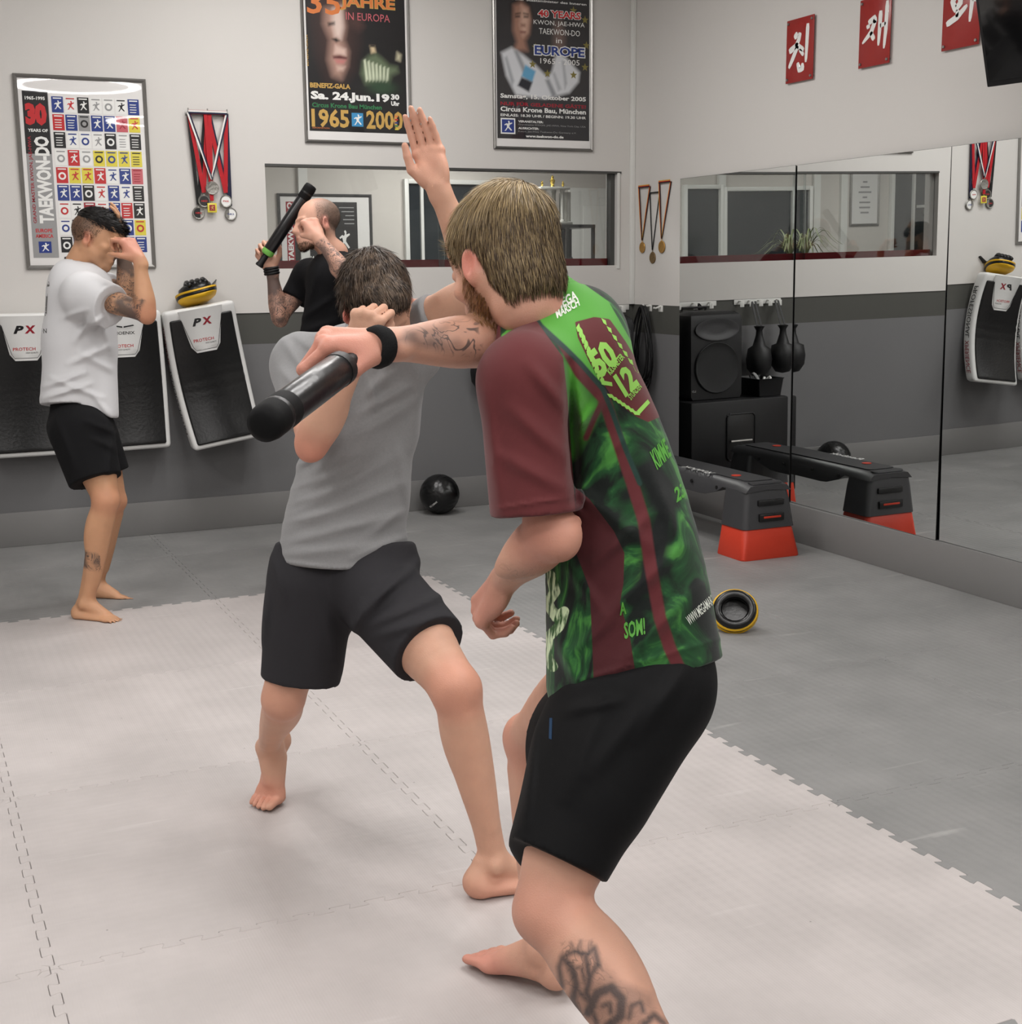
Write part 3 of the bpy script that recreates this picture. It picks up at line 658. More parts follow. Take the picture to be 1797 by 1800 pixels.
medal('plain silver medal on a white and navy ribbon, topmost of the bunch', hl-[0, .006, 0], hr-[0, .006, 0], (-2.718, -0.042, 1.935), 0.036, MD['silver'], [('white', .009), ('navy', .009)], NB, gname)
NR = np.array([-1.0, 0, 0]); gname = 'medals beside the mirror'
ger = [('black', .006), ('red', .005), ('gold', .006)]
medal('golden medal on a tricolour ribbon nearest the room corner', (-0.008, -0.09, 1.975), (-0.008, -0.225, 1.975), (-0.008, -0.135, 1.60), 0.034, MD['gold'], ger[::-1], NR, gname)
medal('golden medal on a tricolour ribbon next to the mirror edge', (-0.008, -0.34, 1.99), (-0.008, -0.475, 1.99), (-0.008, -0.375, 1.60), 0.038, MD['gold'], ger[::-1], NR, gname, None)
medal('bronze medal on a black ribbon hanging lowest between two golden ones', (-0.006, -0.225, 1.93), (-0.006, -0.34, 1.93), (-0.006, -0.262, 1.535), 0.036, MD['bronze'], [('black', .008)], NR, gname)

# ------------------------------------------------------------------ three red signs with white brush letters, television
STROKES = {  # brush strokes in unit coordinates: list of (x, y, half width)
 'a': [[(.78, .88, .05), (.76, .55, .045), (.74, .28, .035)], [(.42, .76, .06), (.30, .70, .05)], [(.50, .77, .05), (.46, .66, .05), (.36, .56, .05)], [(.12, .50, .06), (.40, .58, .05), (.66, .48, .045)], [(.44, .57, .05), (.26, .38, .05), (.12, .24, .035)], [(.50, .50, .03), (.66, .40, .04)], [(.44, .30, .04), (.50, .18, .05), (.62, .20, .06), (.62, .28, .03)]],
 'b': [[(.88, .90, .045), (.86, .50, .045), (.82, .22, .03)], [(.68, .78, .05), (.66, .50, .045), (.64, .28, .03)], [(.68, .56, .04), (.86, .58, .03)], [(.30, .64, .05), (.50, .70, .05), (.52, .62, .05)], [(.52, .66, .05), (.40, .50, .05), (.12, .36, .025)], [(.38, .50, .04), (.50, .38, .05)], [(.28, .62, .05), (.30, .56, .04)]],
 'c': [[(.80, .95, .05), (.78, .60, .045), (.74, .32, .03)], [(.79, .62, .04), (.96, .60, .045)], [(.28, .96, .04), (.44, .96, .04)], [(.20, .82, .05), (.56, .88, .045)], [(.36, .74, .07), (.26, .64, .05), (.34, .53, .05), (.48, .60, .05), (.46, .72, .06), (.36, .74, .05)], [(.40, .52, .04), (.40, .42, .04)], [(.12, .35, .05), (.40, .42, .05), (.66, .55, .035)]]}
for ch, y1, y0, lab in (('a', -1.635, -1.865, 'red acrylic sign with white brush letter, nearest the room corner'), ('b', -2.225, -2.45, 'middle red acrylic sign with a white brush letter'), ('c', -2.80, -3.03, 'red acrylic sign with white brush letter, partly behind the television')):
    z0, z1 = 2.42, 2.735
    t = thing('wall_sign', lab, 'sign', (-0.004, (y0+y1)/2, (z0+z1)/2), 'red signs above the mirrors')
    bm = nb(); box(bm, (-0.020, y0, z0), (-0.016, y1, z1), 0.0012); obj('panel', bm, M['red'], t)
    wd, ht = y1-y0, z1-z0
    for st in STROKES[ch]:
        bm = nb(); pts = []
        P_ = [np.array([-0.021, y1-p[0]*wd, z0+p[1]*ht]) for p in st]; rr = [p[2]*wd*1.28 for p in st]
        fine, fr_ = [], []
        for a in range(len(P_)-1):
            for s_ in np.linspace(0, 1, 6)[:-1]: fine.append(P_[a]*(1-s_)+P_[a+1]*s_); fr_.append(rr[a]*(1-s_)+rr[a+1]*s_)
        fine.append(P_[-1]); fr_.append(rr[-1])
        fr_[0] *= .7; fr_[-1] *= .6
        tube(bm, fine, fr_, 10)
        for v in bm.verts: v.co.x = -0.0205-(0.0015 if v.co.x < -0.021 else 0)
        obj('brush_stroke', bm, I['white'], t, smooth=None)
    for yy in (y0+.016, y1-.016):
        for zz in (z0+.018, z1-.018):
            bm = nb(); lathe(bm, [(0, .022), (.006, .022), (.007, .019), (.007, 0), (0, 0)], (-0.0045, yy, zz), 12, (-1, 0, 0)); obj('standoff_screw', bm, M['alu'], t)
tv = thing('television', 'black television on a tilted wall bracket above the mirrors', 'television', (-0.5, -4.0, 2.55))
def tvp(a, b, c):   # tilted screen frame: a along the screen, b up the screen, c out of the screen
    th = math.radians(17); az = math.radians(9)
    ex = np.array([-math.sin(az)*1.0, -math.cos(az), 0]); ex = np.array([0.0, -1, 0])*math.cos(az)+np.array([-1.0, 0, 0])*math.sin(az)*-1
    n0 = np.array([-math.cos(az), -math.sin(az)*-1*-1, 0]); n0 = np.cross(ex, Z); n0 = n0 if n0[0] < 0 else -n0
    up = Z*math.cos(th)-n0*-1*math.sin(th)*-1*-1
    up = Z*math.cos(th)+n0*-math.sin(th)*-1*-1
    up = Z*math.cos(th)-n0*math.sin(th)*-1
    nn = n0*math.cos(th)-Z*math.sin(th)
    return TVO+ex*a+up*b+nn*c
TVO = np.array([-0.50, -3.60, 2.15])
def tvbox(name, lo, hi, m, bev=0.004):
    bm = nb(); box(bm, lo, hi, bev)
    for v in bm.verts: v.co = Vector(tvp(*v.co))
    return obj(name, bm, m, tv)
tvbox('cabinet', (0, 0, -0.05), (1.02, 0.60, 0), M['black'])
tvbox('screen', (0.014, 0.02, 0.0005), (1.006, 0.586, 0.0025), mat('tv_screen', srgb(14, 14, 15), 0.12, 0.5, coat=0.5), 0.001)
bm = nb(); q = tvp(0.5, 0.3, -0.05); tube(bm, [q, (-0.1, q[1], q[2]), (-0.03, q[1], q[2])], 0.025); box(bm, (-0.05, q[1]-0.12, q[2]-0.12), (-0.0045, q[1]+0.12, q[2]+0.12), 0.003); obj('wall_bracket', bm, M['blackmet'], tv)
# ------------------------------------------------------------------ office contents
t = thing('poster', 'framed martial arts poster inside the office behind the man in black', 'poster', (-1.33, OY, 1.78))
_WY = WY; WY = OY-0.001; frame(t, -1.70, -0.955, 1.42, 2.045, WY, 0.022, mat('frame_dark_grey', srgb(70, 70, 70), 0.4))
boxobj('paper', (-1.68, WY-0.008, 1.44), (-0.975, WY-0.0005, 2.025), M['paper'], t)
PY = WY-0.0088
rect(t, 'red_strip', -1.635, -1.575, 1.53, 1.985, I['dred']); rect(t, 'black_field', -1.575, -1.075, 1.53, 1.985, I['black'])
tx(t, 'TAEKWON-DO', -1.585, 1.54, 0.44, 0.042, I['white'], 0.04, up=True); tx(t, 'News', -1.54, 1.545, 0.15, 0.055, I['white'], 0.0, shear=0.3)
bm = nb(); figure(bm, -1.24, 1.62, 0.11, 0.16); obj('figure_print', bm, I['white'], t, smooth=None)
for k, (a, b) in enumerate(((-1.22, .12), (-1.20, .10), (-1.17, .07), (-1.19, .09), (-1.18, .08))): rect(t, 'text_line', a, a+b, 1.94-k*0.03, 1.948-k*0.03, I['grey'], 0.001)
t = thing('certificate', 'grey framed certificate on the office wall above the spider plant', 'certificate', (-3.57, OY, 1.98))
frame(t, -3.735, -3.415, 1.75, 2.23, WY, 0.02, M['alu']); boxobj('paper', (-3.72, WY-0.008, 1.765), (-3.43, WY-0.0005, 2.215), M['paper'], t)
for k, wv in enumerate((.05, .10, .14, .05, .12, .12, .09)): rect(t, 'text_line', -3.575-wv/2, -3.575+wv/2, 2.13-k*.045, 2.145-k*.045, I['grey'], 0.001)
WY = _WY
# trophy on a glass cabinet
t = thing('display_cabinet', 'grey glass display cabinet carrying the trophy inside the office', 'cabinet', (0.10, 1.3, 0))
cg = mat('cabinet_glass_grey', srgb(120, 122, 124), 0.15, 0.5, coat=0.5)
bm = nb(); box(bm, (-0.14, 1.15, 0.0), (0.34, 1.55, 0.06), 0.003); obj('plinth', bm, M['white'], t)
for x in (-0.14, 0.315): 
    for y in (1.15, 1.525): boxobj('corner_post', (x, y, 0.06), (x+0.022, y+0.022, 1.76), M['alu'], t)
boxobj('middle_post', (0.10, 1.15, 0.06), (0.122, 1.165, 1.76), M['alu'], t)
boxobj('top_panel', (-0.14, 1.15, 1.76), (0.34, 1.55, 1.785), M['alu'], t, 0.002)
boxobj('back_panel', (-0.12, 1.53, 0.06), (0.32, 1.54, 1.76), cg, t)
for z in (0.5, 0.95, 1.40): boxobj('shelf', (-0.118, 1.17, z), (0.312, 1.53, z+0.012), cg, t)
for k, (x, cc) in enumerate(((-0.06, 'gold'), (0.0, 'yellow'), (0.19, 'grey'))):
    q = thing('award_card', 'small %s award card on the glass cabinet shelf' % ('golden', 'pale yellow', 'grey')[k], 'card', (x, 1.3, 1.412)); boxobj('card', (x-0.03, 1.28, 1.4125), (x+0.03, 1.295, 1.4125+0.10+0.02*k), I[cc], q, 0.001)
t = thing('trophy', 'tall white column trophy with golden figures on the cabinet', 'trophy', (0.05, 1.32, 1.785))
tw = mat('trophy_white', srgb(206, 206, 200), 0.25, coat=0.4); tg = mat('trophy_gold', srgb(214, 186, 90), 0.25, metal=0.9)
boxobj('base', (-0.06, 1.24, 1.786), (0.20, 1.44, 1.806), tw, t, 0.003); boxobj('crown_slab', (-0.06, 1.24, 2.035), (0.18, 1.44, 2.055), tw, t, 0.003)
for (x, y) in ((-0.02, 1.27), (0.13, 1.27), (-0.02, 1.41), (0.13, 1.41)):
    bm = nb(); lathe(bm, [(0, 0), (.02, 0), (.02, .01), (.014, .018), (.014, .21), (.02, .22), (.02, .229), (0, .229)], (x, y, 1.806), 14); obj('column', bm, tw, t)
bm = nb(); box(bm, (0.17, 1.27, 1.81), (0.20, 1.41, 2.02), 0.004); obj('wing_plate', bm, tw, t)
bm = nb(); lathe(bm, [(0, 0), (.03, 0), (.012, .02), (.010, .05), (.035, .07), (.045, .11), (.04, .14), (0, .13)], (0.055, 1.34, 1.806), 16); obj('cup', bm, tg, t)
for x in (-0.03, 0.055, 0.14):
    bm = nb(); s_ = 1.7 if x == 0.055 else 0.9
    lathe(bm, [(0, 0), (.012*s_, 0), (.006*s_, .008*s_), (.010*s_, .018*s_), (.012*s_, .028*s_), (.004*s_, .036*s_), (.007*s_, .042*s_), (0, .050*s_)], (x, 1.28, 2.055), 10); obj('figurine', bm, tg, t)
# office door leaf
door = bpy.data.objects.new('door_1', None); C.objects.link(door); door['kind'] = 'structure'; door.location = (1.05, OY, 0); bpy.context.view_layer.update()
boxobj('door_leaf', (0.75, OY-0.04, 0), (1.40, OY-0.002, 2.12), M['white'], door, 0.004)
for z0, z1 in ((0.2, 1.0), (1.15, 1.98)): boxobj('door_panel', (0.87, OY-0.05, z0), (1.28, OY-0.041, z1), M['white'], door, 0.006)
# spider plant on the sill side shelf
t = thing('spider_plant', 'spider plant with thin arching leaves behind the office window', 'plant', (-2.40, 1.6, 0))
bm = nb(); lathe(bm, [(0, 0), (.16, 0), (.15, .02), (.02, .04), (.02, 1.28), (.14, 1.30), (.14, 1.32), (0, 1.32)], (-2.40, 1.6, 0), 20); obj('stand', bm, M['white'], t)
bm = nb(); lathe(bm, [(0, 0), (.06, 0), (.085, .16), (.09, .165), (.08, .165), (.075, .15), (0, .15)], (-2.40, 1.6, 1.34), 20); obj('pot', bm, mat('pot_clay', srgb(120, 112, 104), 0.7), t)
lf = mat('spider_leaf', srgb(142, 152, 112), 0.5, var=0.2)
R = random.Random(7)
for k in range(34):
    a = R.uniform(0, 6.283); ln = R.uniform(.20, .34); up = R.uniform(.10, .24)
    pts = [np.array([-2.40+math.cos(a)*ln*s_, 1.6+math.sin(a)*ln*s_*0.8, 1.50+up*math.sin(min(1, s_*1.3)*2.2)*1.1-0.10*s_*s_]) for s_ in np.linspace(0.05, 1, 8)]
    bm = nb(); wd = np.array([-math.sin(a), math.cos(a), 0]); pv = None
    for i, p in enumerate(pts):
        w_ = 0.007*(1-(i/7.2)**2)+0.0008; q = (bm.verts.new(p+wd*w_), bm.verts.new(p-Z*0.002), bm.verts.new(p-wd*w_))
        if pv: bm.faces.new((pv[0], pv[1], q[1], q[0])); bm.faces.new((pv[1], pv[2], q[2], q[1]))
        pv = q
    obj('leaf', bm, lf, t, smooth='all')
# office shelf with a lidded box
t = thing('wall_shelf', 'pale office shelf seen in the mirror behind the dark glass', 'shelf', (-4.3, 2.25, 1.93))
boxobj('board', (-4.62, 2.1, 1.90), (-4.12, OY-0.051, 1.925), M['white'], t, 0.002)
for x in (-4.55, -4.2): boxobj('bracket', (x-.01, 2.15, 1.84), (x+.01, OY-0.052, 1.90), M['alu'], t)
t = thing('desk_clock', 'small dark desk clock with white side on a stand in the office', 'clock', (-4.35, 1.9, 0))
boxobj('stand', (-4.6, 1.7, 0), (-4.0, 2.1, 1.56), M['blackmet'], t, 0.004); boxobj('case', (-4.42, 1.85, 1.561), (-4.25, 1.92, 1.67), M['black'], t, 0.004); boxobj('side_strip', (-4.44, 1.85, 1.561), (-4.421, 1.92, 1.68), M['white'], t)

# ------------------------------------------------------------------ kick shields
leather = mat('black_leather', srgb(10, 10, 11), 0.30, 0.5, var=0.1, bump=0.10, bscale=60); wleather = mat('white_leather', srgb(226, 226, 224), 0.42, 0.45, var=0.03, bump=0.05, bscale=80)
def shield(label, x, ztop, w, h, tilt, bend, logo, d=0.10, group='kick shields on the back wall'):
    t = thing('kick_shield', label, 'kick shield', (x, -0.02, ztop), group)
    ct, st = math.cos(tilt), math.sin(tilt)
    def f(co):
        co = np.atleast_2d(np.asarray(co, float)); a, b, c = co[:, 0], co[:, 1], co[:, 2]   # a across, b up (0 top .. -h), c out of the wall
        s = -b/h; yb = bend*(s-0.42)**2*4 + 0.006
        lat = a; zz = b
        px = x+lat*ct-zz*st; pz = ztop+zz*ct+lat*st
        # keep the outline a little bowed as the padding is
        px = px+0.010*np.sin(s*math.pi)*np.sign(a)*np.clip(np.abs(a)/(w/2), 0, 1)
        return np.stack([px, -0.012-yb-c, pz], 1)
    def slab(lo, hi, bev, nx, nz):
        bm = nb(); vs = box(bm, lo, hi, bev, seg=3)
        n = nz
        for k in range(1, n):
            z = lo[1]+(hi[1]-lo[1])*k/n
            bmesh.ops.bisect_plane(bm, geom=bm.verts[:]+bm.edges[:]+bm.faces[:], plane_co=(0, z, 0), plane_no=(0, 1, 0))
        co = f([v.co[:] for v in bm.verts])
        for v, c in zip(bm.verts, co): v.co = c
        return bm
    obj('body', slab((-w/2, -h, 0), (w/2, 0, d), 0.022, 1, 16), wleather, t, smooth=60)
    fm = slab((-w/2+0.026, -h+0.026, d-0.01), (w/2-0.026, -0.055, d+0.012), 0.010, 1, 30)
    # creases across the middle
    for v in fm.verts:
        s = (ztop-v.co.z)/h; g = math.exp(-((s-0.5)/0.07)**2)
        v.co.y += 0.0035*g*math.sin(s*95+8*math.sin((v.co.x-x)*9))
    obj('front_panel', fm, leather, t, smooth=60)
    lw0, lw1 = 0.125, 0.075; lt, lb = 0.0, -0.255*h/0.78
    q = [(-lw0, lt-.01), (-lw1-.012, lb+.03), (-lw1+.012, lb), (lw1-.012, lb), (lw1+.012, lb+.03), (lw0, lt-.01)]
    bm = nb(); n_ = 14; rings = []
    for k in range(n_+1):
        b = lt-.012+(lb-lt+.012)*k/n_; e = lw0+(lw1-lw0)*k/n_
        if k > n_-2: e -= 0.012*(k-n_+2)/1.0*0.8
        rings.append([bm.verts.new(f([(a_*e, b, d+0.0145 if abs(a_) < 1 else d+0.008)])[0]) for a_ in (-1, -.94, 0, .94, 1)])
    for a_, b_ in zip(rings, rings[1:]):
        for i in range(4): bm.faces.new((a_[i], a_[i+1], b_[i+1], b_[i]))
    obj('label_patch', bm, wleather, t, smooth=60)
    bm = nb(); e = [f([(a_, b_, d+0.0148)])[0] for a_, b_ in [(-lw0+.012, -.06), (-lw1+.006, lb+.035), (-lw1+.02, lb+.014), (lw1-.02, lb+.014), (lw1-.006, lb+.035), (lw0-.012, -.06)]]
    tube(bm, e, 0.0012, 6); obj('label_outline', bm, I['black'], t)
    def ptext(s, a, b, w_, h_, m_, bold=0.02, **k):
        v, fc, _ = text_geo(s, bold, k.get('shear', 0), 1.0)
        co = np.stack([a+v[:, 0]*w_, b+v[:, 1]*h_, np.full(len(v), d+0.0155)], 1)
        mesh_obj('lettering', f(co), fc, m_, t, smooth=None)
    if logo == 'PX':
        ptext('P', -0.055, -0.105, 0.052, 0.042, I['black'], 0.05, shear=0.3); ptext('X', 0.0, -0.105, 0.055, 0.042, I['dred'], 0.05, shear=0.1)
        ptext('PROTECH', -0.062, -0.195, 0.11, 0.017, I['red'], 0.01); ptext('HIGH QUALITY', 0.0, -0.212, 0.06, 0.009, I['black'], 0.0)
    else:
        ptext('PHOENIX', -0.06, -0.125, 0.12, 0.017, I['black'], 0.01); ptext('PROTECH', -0.062, -0.195, 0.11, 0.017, I['red'], 0.01); ptext('HIGH QUALITY', -0.03, -0.212, 0.06, 0.009, I['black'], 0.0)
        bm = nb()
        for sg in (-1, 1): poly(bm, [(sg*.003, -.088), (sg*.06, -.078), (sg*.055, -.072), (sg*.003, -.080)][::sg], f([(0, 0, d+0.016)])[0]-np.array([0, 0, 0]), X, Z)
        obj('wing_print', bm, I['black'], t, smooth=None)
    for sg, s1, s2 in ((-1, 'PROFESSIONAL', 'XPERIENCE'), (1, 'PROFESSIONAL', 'XPERIENCE')):
        for s, b0, b1, ik in ((s1, -0.47*h/.78, -0.10, 'black'), (s2, -0.72*h/.78, -0.49*h/.78, 'dred')) if sg == 1 else ((s1, -0.69*h/.78, -0.32*h/.78, 'black'), (s2, -0.30*h/.78, -0.08, 'dred')):
            v, fc, _ = text_geo(s, 0.0, 0.0, 1.0)
            hh = 0.042
            if sg == -1: co = np.stack([np.full(len(v), -w/2-0.0022), b0+v[:, 0]*(b1-b0), d*0.5+hh/2-v[:, 1]*hh*1.0], 1); co[:, 2] = d*0.5-hh/2+(1-v[:, 1])*hh*1.0
            else: co = np.stack([np.full(len(v), w/2+0.0022), b1-v[:, 0]*(b1-b0), d*0.5-hh/2+(1-v[:, 1])*hh], 1)
            mesh_obj('side_lettering', f(co), fc, I[ik], t, smooth=None)
    return t
shield('black and white kick shield hanging at the end nearest the photo edge', -3.77, 1.27, 0.42, 0.76, 0.0, 0.035, 'PX')
shield('black and white kick shield hidden mostly by the man in white', -3.265, 1.27, 0.42, 0.76, math.radians(1), 0.035, 'PH')
shield('tilted black and white kick shield with a yellow focus mitt on top', -2.85, 1.29, 0.40, 0.78, math.radians(9), 0.075, 'PX', d=0.10)

# ------------------------------------------------------------------ focus mitts
yl = mat('yellow_leather', srgb(228, 178, 30), 0.45, 0.45, var=0.05, bump=0.08, bscale=70)
def mitt(label, c, ex, ey, ez):
    """curved round pad: ex, ey across the face, ez towards the back (glove side)"""
    ex, ey, ez = (np.asarray(q, float) for q in (ex, ey, ez)); c = np.asarray(c, float)
    t = thing('focus_mitt', label, 'focus mitt', tuple(c), 'focus mitts')
    def W(p): return Vector(c+ex*p[0]+ey*p[1]+ez*p[2])
    def shell(name, prof, m_, sx=1.0, sy=1.0, off=(0, 0, 0), label=None, cut=None):
        bm = nb(); lathe(bm, prof, (0, 0, 0), 32)
        for v in bm.verts:
            x_, y_, z_ = v.co; ang = math.atan2(y_, x_)
            x_ *= sx; y_ *= sy*(1.0+0.10*math.cos(ang))
            z_ += 1.3*(x_*x_) + off[2]
            v.co = W((x_+off[0], y_+off[1], z_))
        return obj(name, bm, m_, t, smooth=60, label=label)
    shell('strike_face', [(0, 0), (.07, .002), (.098, .010), (.108, .022), (.104, .032), (0, .034)], yl, label='yellow striking face')
    shell('edge_band', [(.104, .026), (.112, .030), (.113, .040), (.105, .046), (.02, .046)], leather)
    shell('rim_stripe', [(.1085, .041), (.1145, .044), (.114, .053), (.10, .056)], yl)
    shell('glove_back', [(.100, .052), (.105, .058), (.098, .085), (.07, .105), (.03, .112), (0, .112)], leather, 0.9, 0.9)
    bm = nb()
    for k in range(4):
        a = -0.045+k*0.03
        tube(bm, [W((a, 0.03+0.012*math.sin(s_*3.1), .09+.034*math.sin(s_*math.pi)+0.0)) if False else W((a, -0.02+0.10*s_, .085+.035*math.sin(s_*math.pi))) for s_ in np.linspace(0, 1, 7)], .013, 8)
    obj('finger_hood', bm, leather, t, smooth='all')
    bm = nb(); strap(bm, [W((-0.09, -0.06, .07)), W((-.03, -.075, .105)), W((.04, -.075, .105)), W((.10, -.06, .085)), W((.15, -.06, .12))], ey, 0.035, th=0.003); obj('wrist_strap', bm, leather, t)
    bm = nb(); poly(bm, [(-.02+p[0]*.04, -.05+p[1]*.03) for p in FIG], c-ez*0.0015, ex, ey); obj('print', bm, I['black'], t, smooth=None)
    return t
a = math.radians(12)
mitt('yellow and black focus mitt lying on the tilted kick shield', (-2.835, -0.105, 1.305), (math.cos(a), 0, math.sin(a)), np.array([0.35*math.sin(a), -0.94, 0.33])/1.0, (-math.sin(a)*0.9, 0.33, 0.93))
# mitt on the floor, glove opening up: a padded cup
c0 = np.array([-1.345, -3.215, 0.0])
t = thing('focus_mitt', 'black focus mitt with yellow rim standing on the floor mats', 'focus mitt', tuple(c0), 'focus mitts')
vx = np.array([0.88, -0.28, 0.1]); vx /= np.linalg.norm(vx); vn = np.array([-0.42, -0.72, 0.55]); vn = vn/np.linalg.norm(vn); vx = vx-vn*np.dot(vx, vn); vx /= np.linalg.norm(vx); vy = np.cross(vn, vx)
cc = c0+np.array([0, 0, 0.087])
def ring(name, R_, r_, off, m_, sq=1.0, label=None):
    bm = nb(); pts = [cc+vn*off+(vx*math.cos(a_)*R_*1.04+vy*math.sin(a_)*R_*0.98) for a_ in np.linspace(0, 2*math.pi, 33)[:-1]]
    tube(bm, pts, r_, 12, closed=True); return obj(name, bm, m_, t, smooth='all', label=label)
ring('padded_rim', 0.068, 0.019, 0.012, leather); ring('edge_band', 0.074, 0.0195, -0.008, leather); ring('rim_stripe', 0.080, 0.0165, -0.020, yl, label='yellow rim'); ring('rim_stripe', 0.085, 0.009, 0.002, yl)
bm = nb(); lathe(bm, [(0, -.042), (.05, -.042), (.078, -.032), (.086, -.016), (.070, -.012), (.062, -.030), (0, -.036)], cc, 32, vn); obj('strike_face', bm, leather, t)

# ------------------------------------------------------------------ medicine ball
c0 = np.array([-1.44, -0.16, 0.1225]); t = thing('medicine_ball', 'black leather medicine ball on the floor against the skirting', 'ball', (c0[0], c0[1], 0))
bm = nb(); bmesh.ops.create_uvsphere(bm, u_segments=72, v_segments=48, radius=0.122)
NS = [np.array(q)/np.linalg.norm(q) for q in ((.25, -.9, .25), (-.5, -.3, .8), (.95, .1, .2), (-.8, -.5, -.35), (.3, -.4, -.85), (.1, .9, .3))]
for v in bm.verts:
    n = np.array(v.co)/0.122; g = 0
    for q in NS: g = max(g, math.exp(-((abs(np.dot(n, q))-0.70)/0.02)**2))
    v.co = Vector(n*(0.122-0.004*g)+c0)
obj('shell', bm, leather, t, smooth='all')
bm = nb()
for q in NS[:3]:
    pass
n = np.array([-.45, -.55, -.45]); n /= np.linalg.norm(n); ex = np.cross(Z, n); ex /= np.linalg.norm(ex); ey = np.cross(n, ex)
def wrapb(co): 
    d_ = co-c0; return c0+d_/np.linalg.norm(d_, axis=1)[:, None]*0.1232
bm.free(); text('BAD COMPANY', c0+n*.12-ex*.028-ey*.006, (ex+ey*.8)/1.28, (ey-ex*.8)/1.28, .07, .012, I['white'], t, warp=wrapb)

# ------------------------------------------------------------------ step deck
orange = mat('orange_plastic', srgb(205, 62, 40), 0.45, 0.4, var=0.05, bump=0.05); deckm = mat('deck_rubber', srgb(44, 44, 46), 0.55, 0.4, var=0.1, bump=0.15, bscale=220); decks = mat('deck_side_plastic', srgb(62, 62, 64), 0.42, 0.45, var=0.06, bump=0.04)
t = thing('step_deck', 'black aerobic step deck with orange feet in front of the mirror', 'step', (-0.42, -1.6, 0))
XL, XR, Y0, Y1 = -0.57, -0.215, -2.14, -0.76
def loft(bm, rings, mi=0, capa=True, capb=True):
    vr = [[bm.verts.new(p) for p in r] for r in rings]; n = len(vr[0])
    for a_, b_ in zip(vr, vr[1:]):
        for k in range(n): bm.faces.new((a_[k], a_[(k+1) % n], b_[(k+1) % n], b_[k])).material_index = mi
    if capa: bm.faces.new(vr[0][::-1]).material_index = mi
    if capb: bm.faces.new(vr[-1]).material_index = mi
def rrect(x0, x1, y0, y1, z, r=0.03, n=4):
    p = []
    for (cx_, cy_, a0) in ((x1-r, y1-r, 0), (x0+r, y1-r, 90), (x0+r, y0+r, 180), (x1-r, y0+r, 270)):
        for k in range(n+1): a_ = math.radians(a0+90*k/n); p.append((cx_+r*math.cos(a_), cy_+r*math.sin(a_), z))
    return p
for (ya, yb, sg) in ((Y0, Y0+0.25, 1), (Y1-0.25, Y1, -1)):
    bm = nb(); g = 0.012
    q = lambda z, e: rrect(XL+e, XR-e*1.6, ya+(e if sg == 1 else e*.3), yb-(e*.3 if sg == 1 else e), z)
    loft(bm, [q(0.0, 0), q(0.006, -0.002), q(0.15, 0.018), q(0.158, 0.022)]); obj('foot', bm, orange, t, label='orange foot')
    bm = nb(); loft(bm, [q(0.158, 0.014), q(0.30, 0.028), q(0.352, 0.036)]); obj('leg_block', bm, decks, t)
    yf = ya if sg == 1 else yb; ny = -sg
    for z0, z1, w0 in ((0.275, 0.305, .125), (0.195, 0.235, .12)):
        bm = nb(); ysl = yf+sg*(0.014+0.02*(z0-.15)/.2)
        xm = (XL+XR)/2+0.012
        box(bm, (xm-w0*.72, min(ysl-0.012*sg, ysl+.004*sg), z0), (xm+w0*.55, max(ysl-0.012*sg, ysl+.004*sg), z1), 0.004); obj('hand_slot', bm, M['blackmet'], t, label='dark recessed grip')
    bm = nb(); box(bm, ((XL+XR)/2-0.05, ysl-0.015 if sg == 1 else ysl+.012, 0.212), ((XL+XR)/2+0.055, ysl-0.011 if sg == 1 else ysl+.015, 0.222), 0.001); obj('release_tab', bm, orange, t, label='orange tab')
# arched platform
rings = []
for y_ in np.linspace(Y0+0.03, Y1-0.03, 24):
    e = abs((y_-(Y0+Y1)/2)/((Y1-Y0)/2)); zt = 0.392-0.02*max(0, (e-.80)/.2)**2; zb = 0.352 if e > .62 else 0.30+0.02
    zb = 0.335-0.055*(1-min(1, max(0, (e-.35)/.3))) if e < .62 else 0.345
    xl, xr = XL+0.035, XR-0.05
    wl = 0.02*(1-e*e)
    rings.append([(xl-.006+wl, y_, zb), (xl+wl, y_, zt-0.028), (xl+0.022+wl, y_, zt-.004), (xl+.05+wl, y_, zt), (xr-.05-wl, y_, zt), (xr-.022-wl, y_, zt-.004), (xr-wl, y_, zt-.028), (xr+.006-wl, y_, zb), ((xl+xr)/2, y_, zb+.01)])
bm = nb(); loft(bm, rings); obj('platform', bm, decks, t, smooth=50)
bm = nb(); loft(bm, [rrect(XL+.085, XR-.098, Y0+.10, Y1-.10, .3915, .03), rrect(XL+.085, XR-.098, Y0+.10, Y1-.10, .3955, .03)]); obj('tread_mat', bm, deckm, t)
bm = nb(); loft(bm, [rrect(XL+.075, XR-.09, Y0+.038, Y0+.095, .384, .02), rrect(XL+.075, XR-.09, Y0+.042, Y0+.095, .3915, .02)]); obj('end_pad', bm, deckm, t)
for y_ in (-1.86, -1.04):
    bm = nb(); lathe(bm, [(0, 0), (.026, 0), (.026, .003), (0, .004)], (-0.43, y_, .3958), 20); obj('button', bm, orange, t, label='orange round button')
text('Reebok', (-0.475, -1.74, .3962), (0, 1, 0), (-1, 0, 0), 0.30, 0.05, I['white'], t, shear=0.3)
for y_ in np.linspace(Y0+.32, Y1-.32, 4):
    for x_, s_ in ((XL+.046, -1), (XR-.06, 1)):
        bm = nb(); lathe(bm, [(0, 0), (.010, 0), (.010, .006), (0, .006)], (x_-s_*.002, y_, .335), 10, (s_, 0, 0)); obj('rivet', bm, M['blackmet'], t)

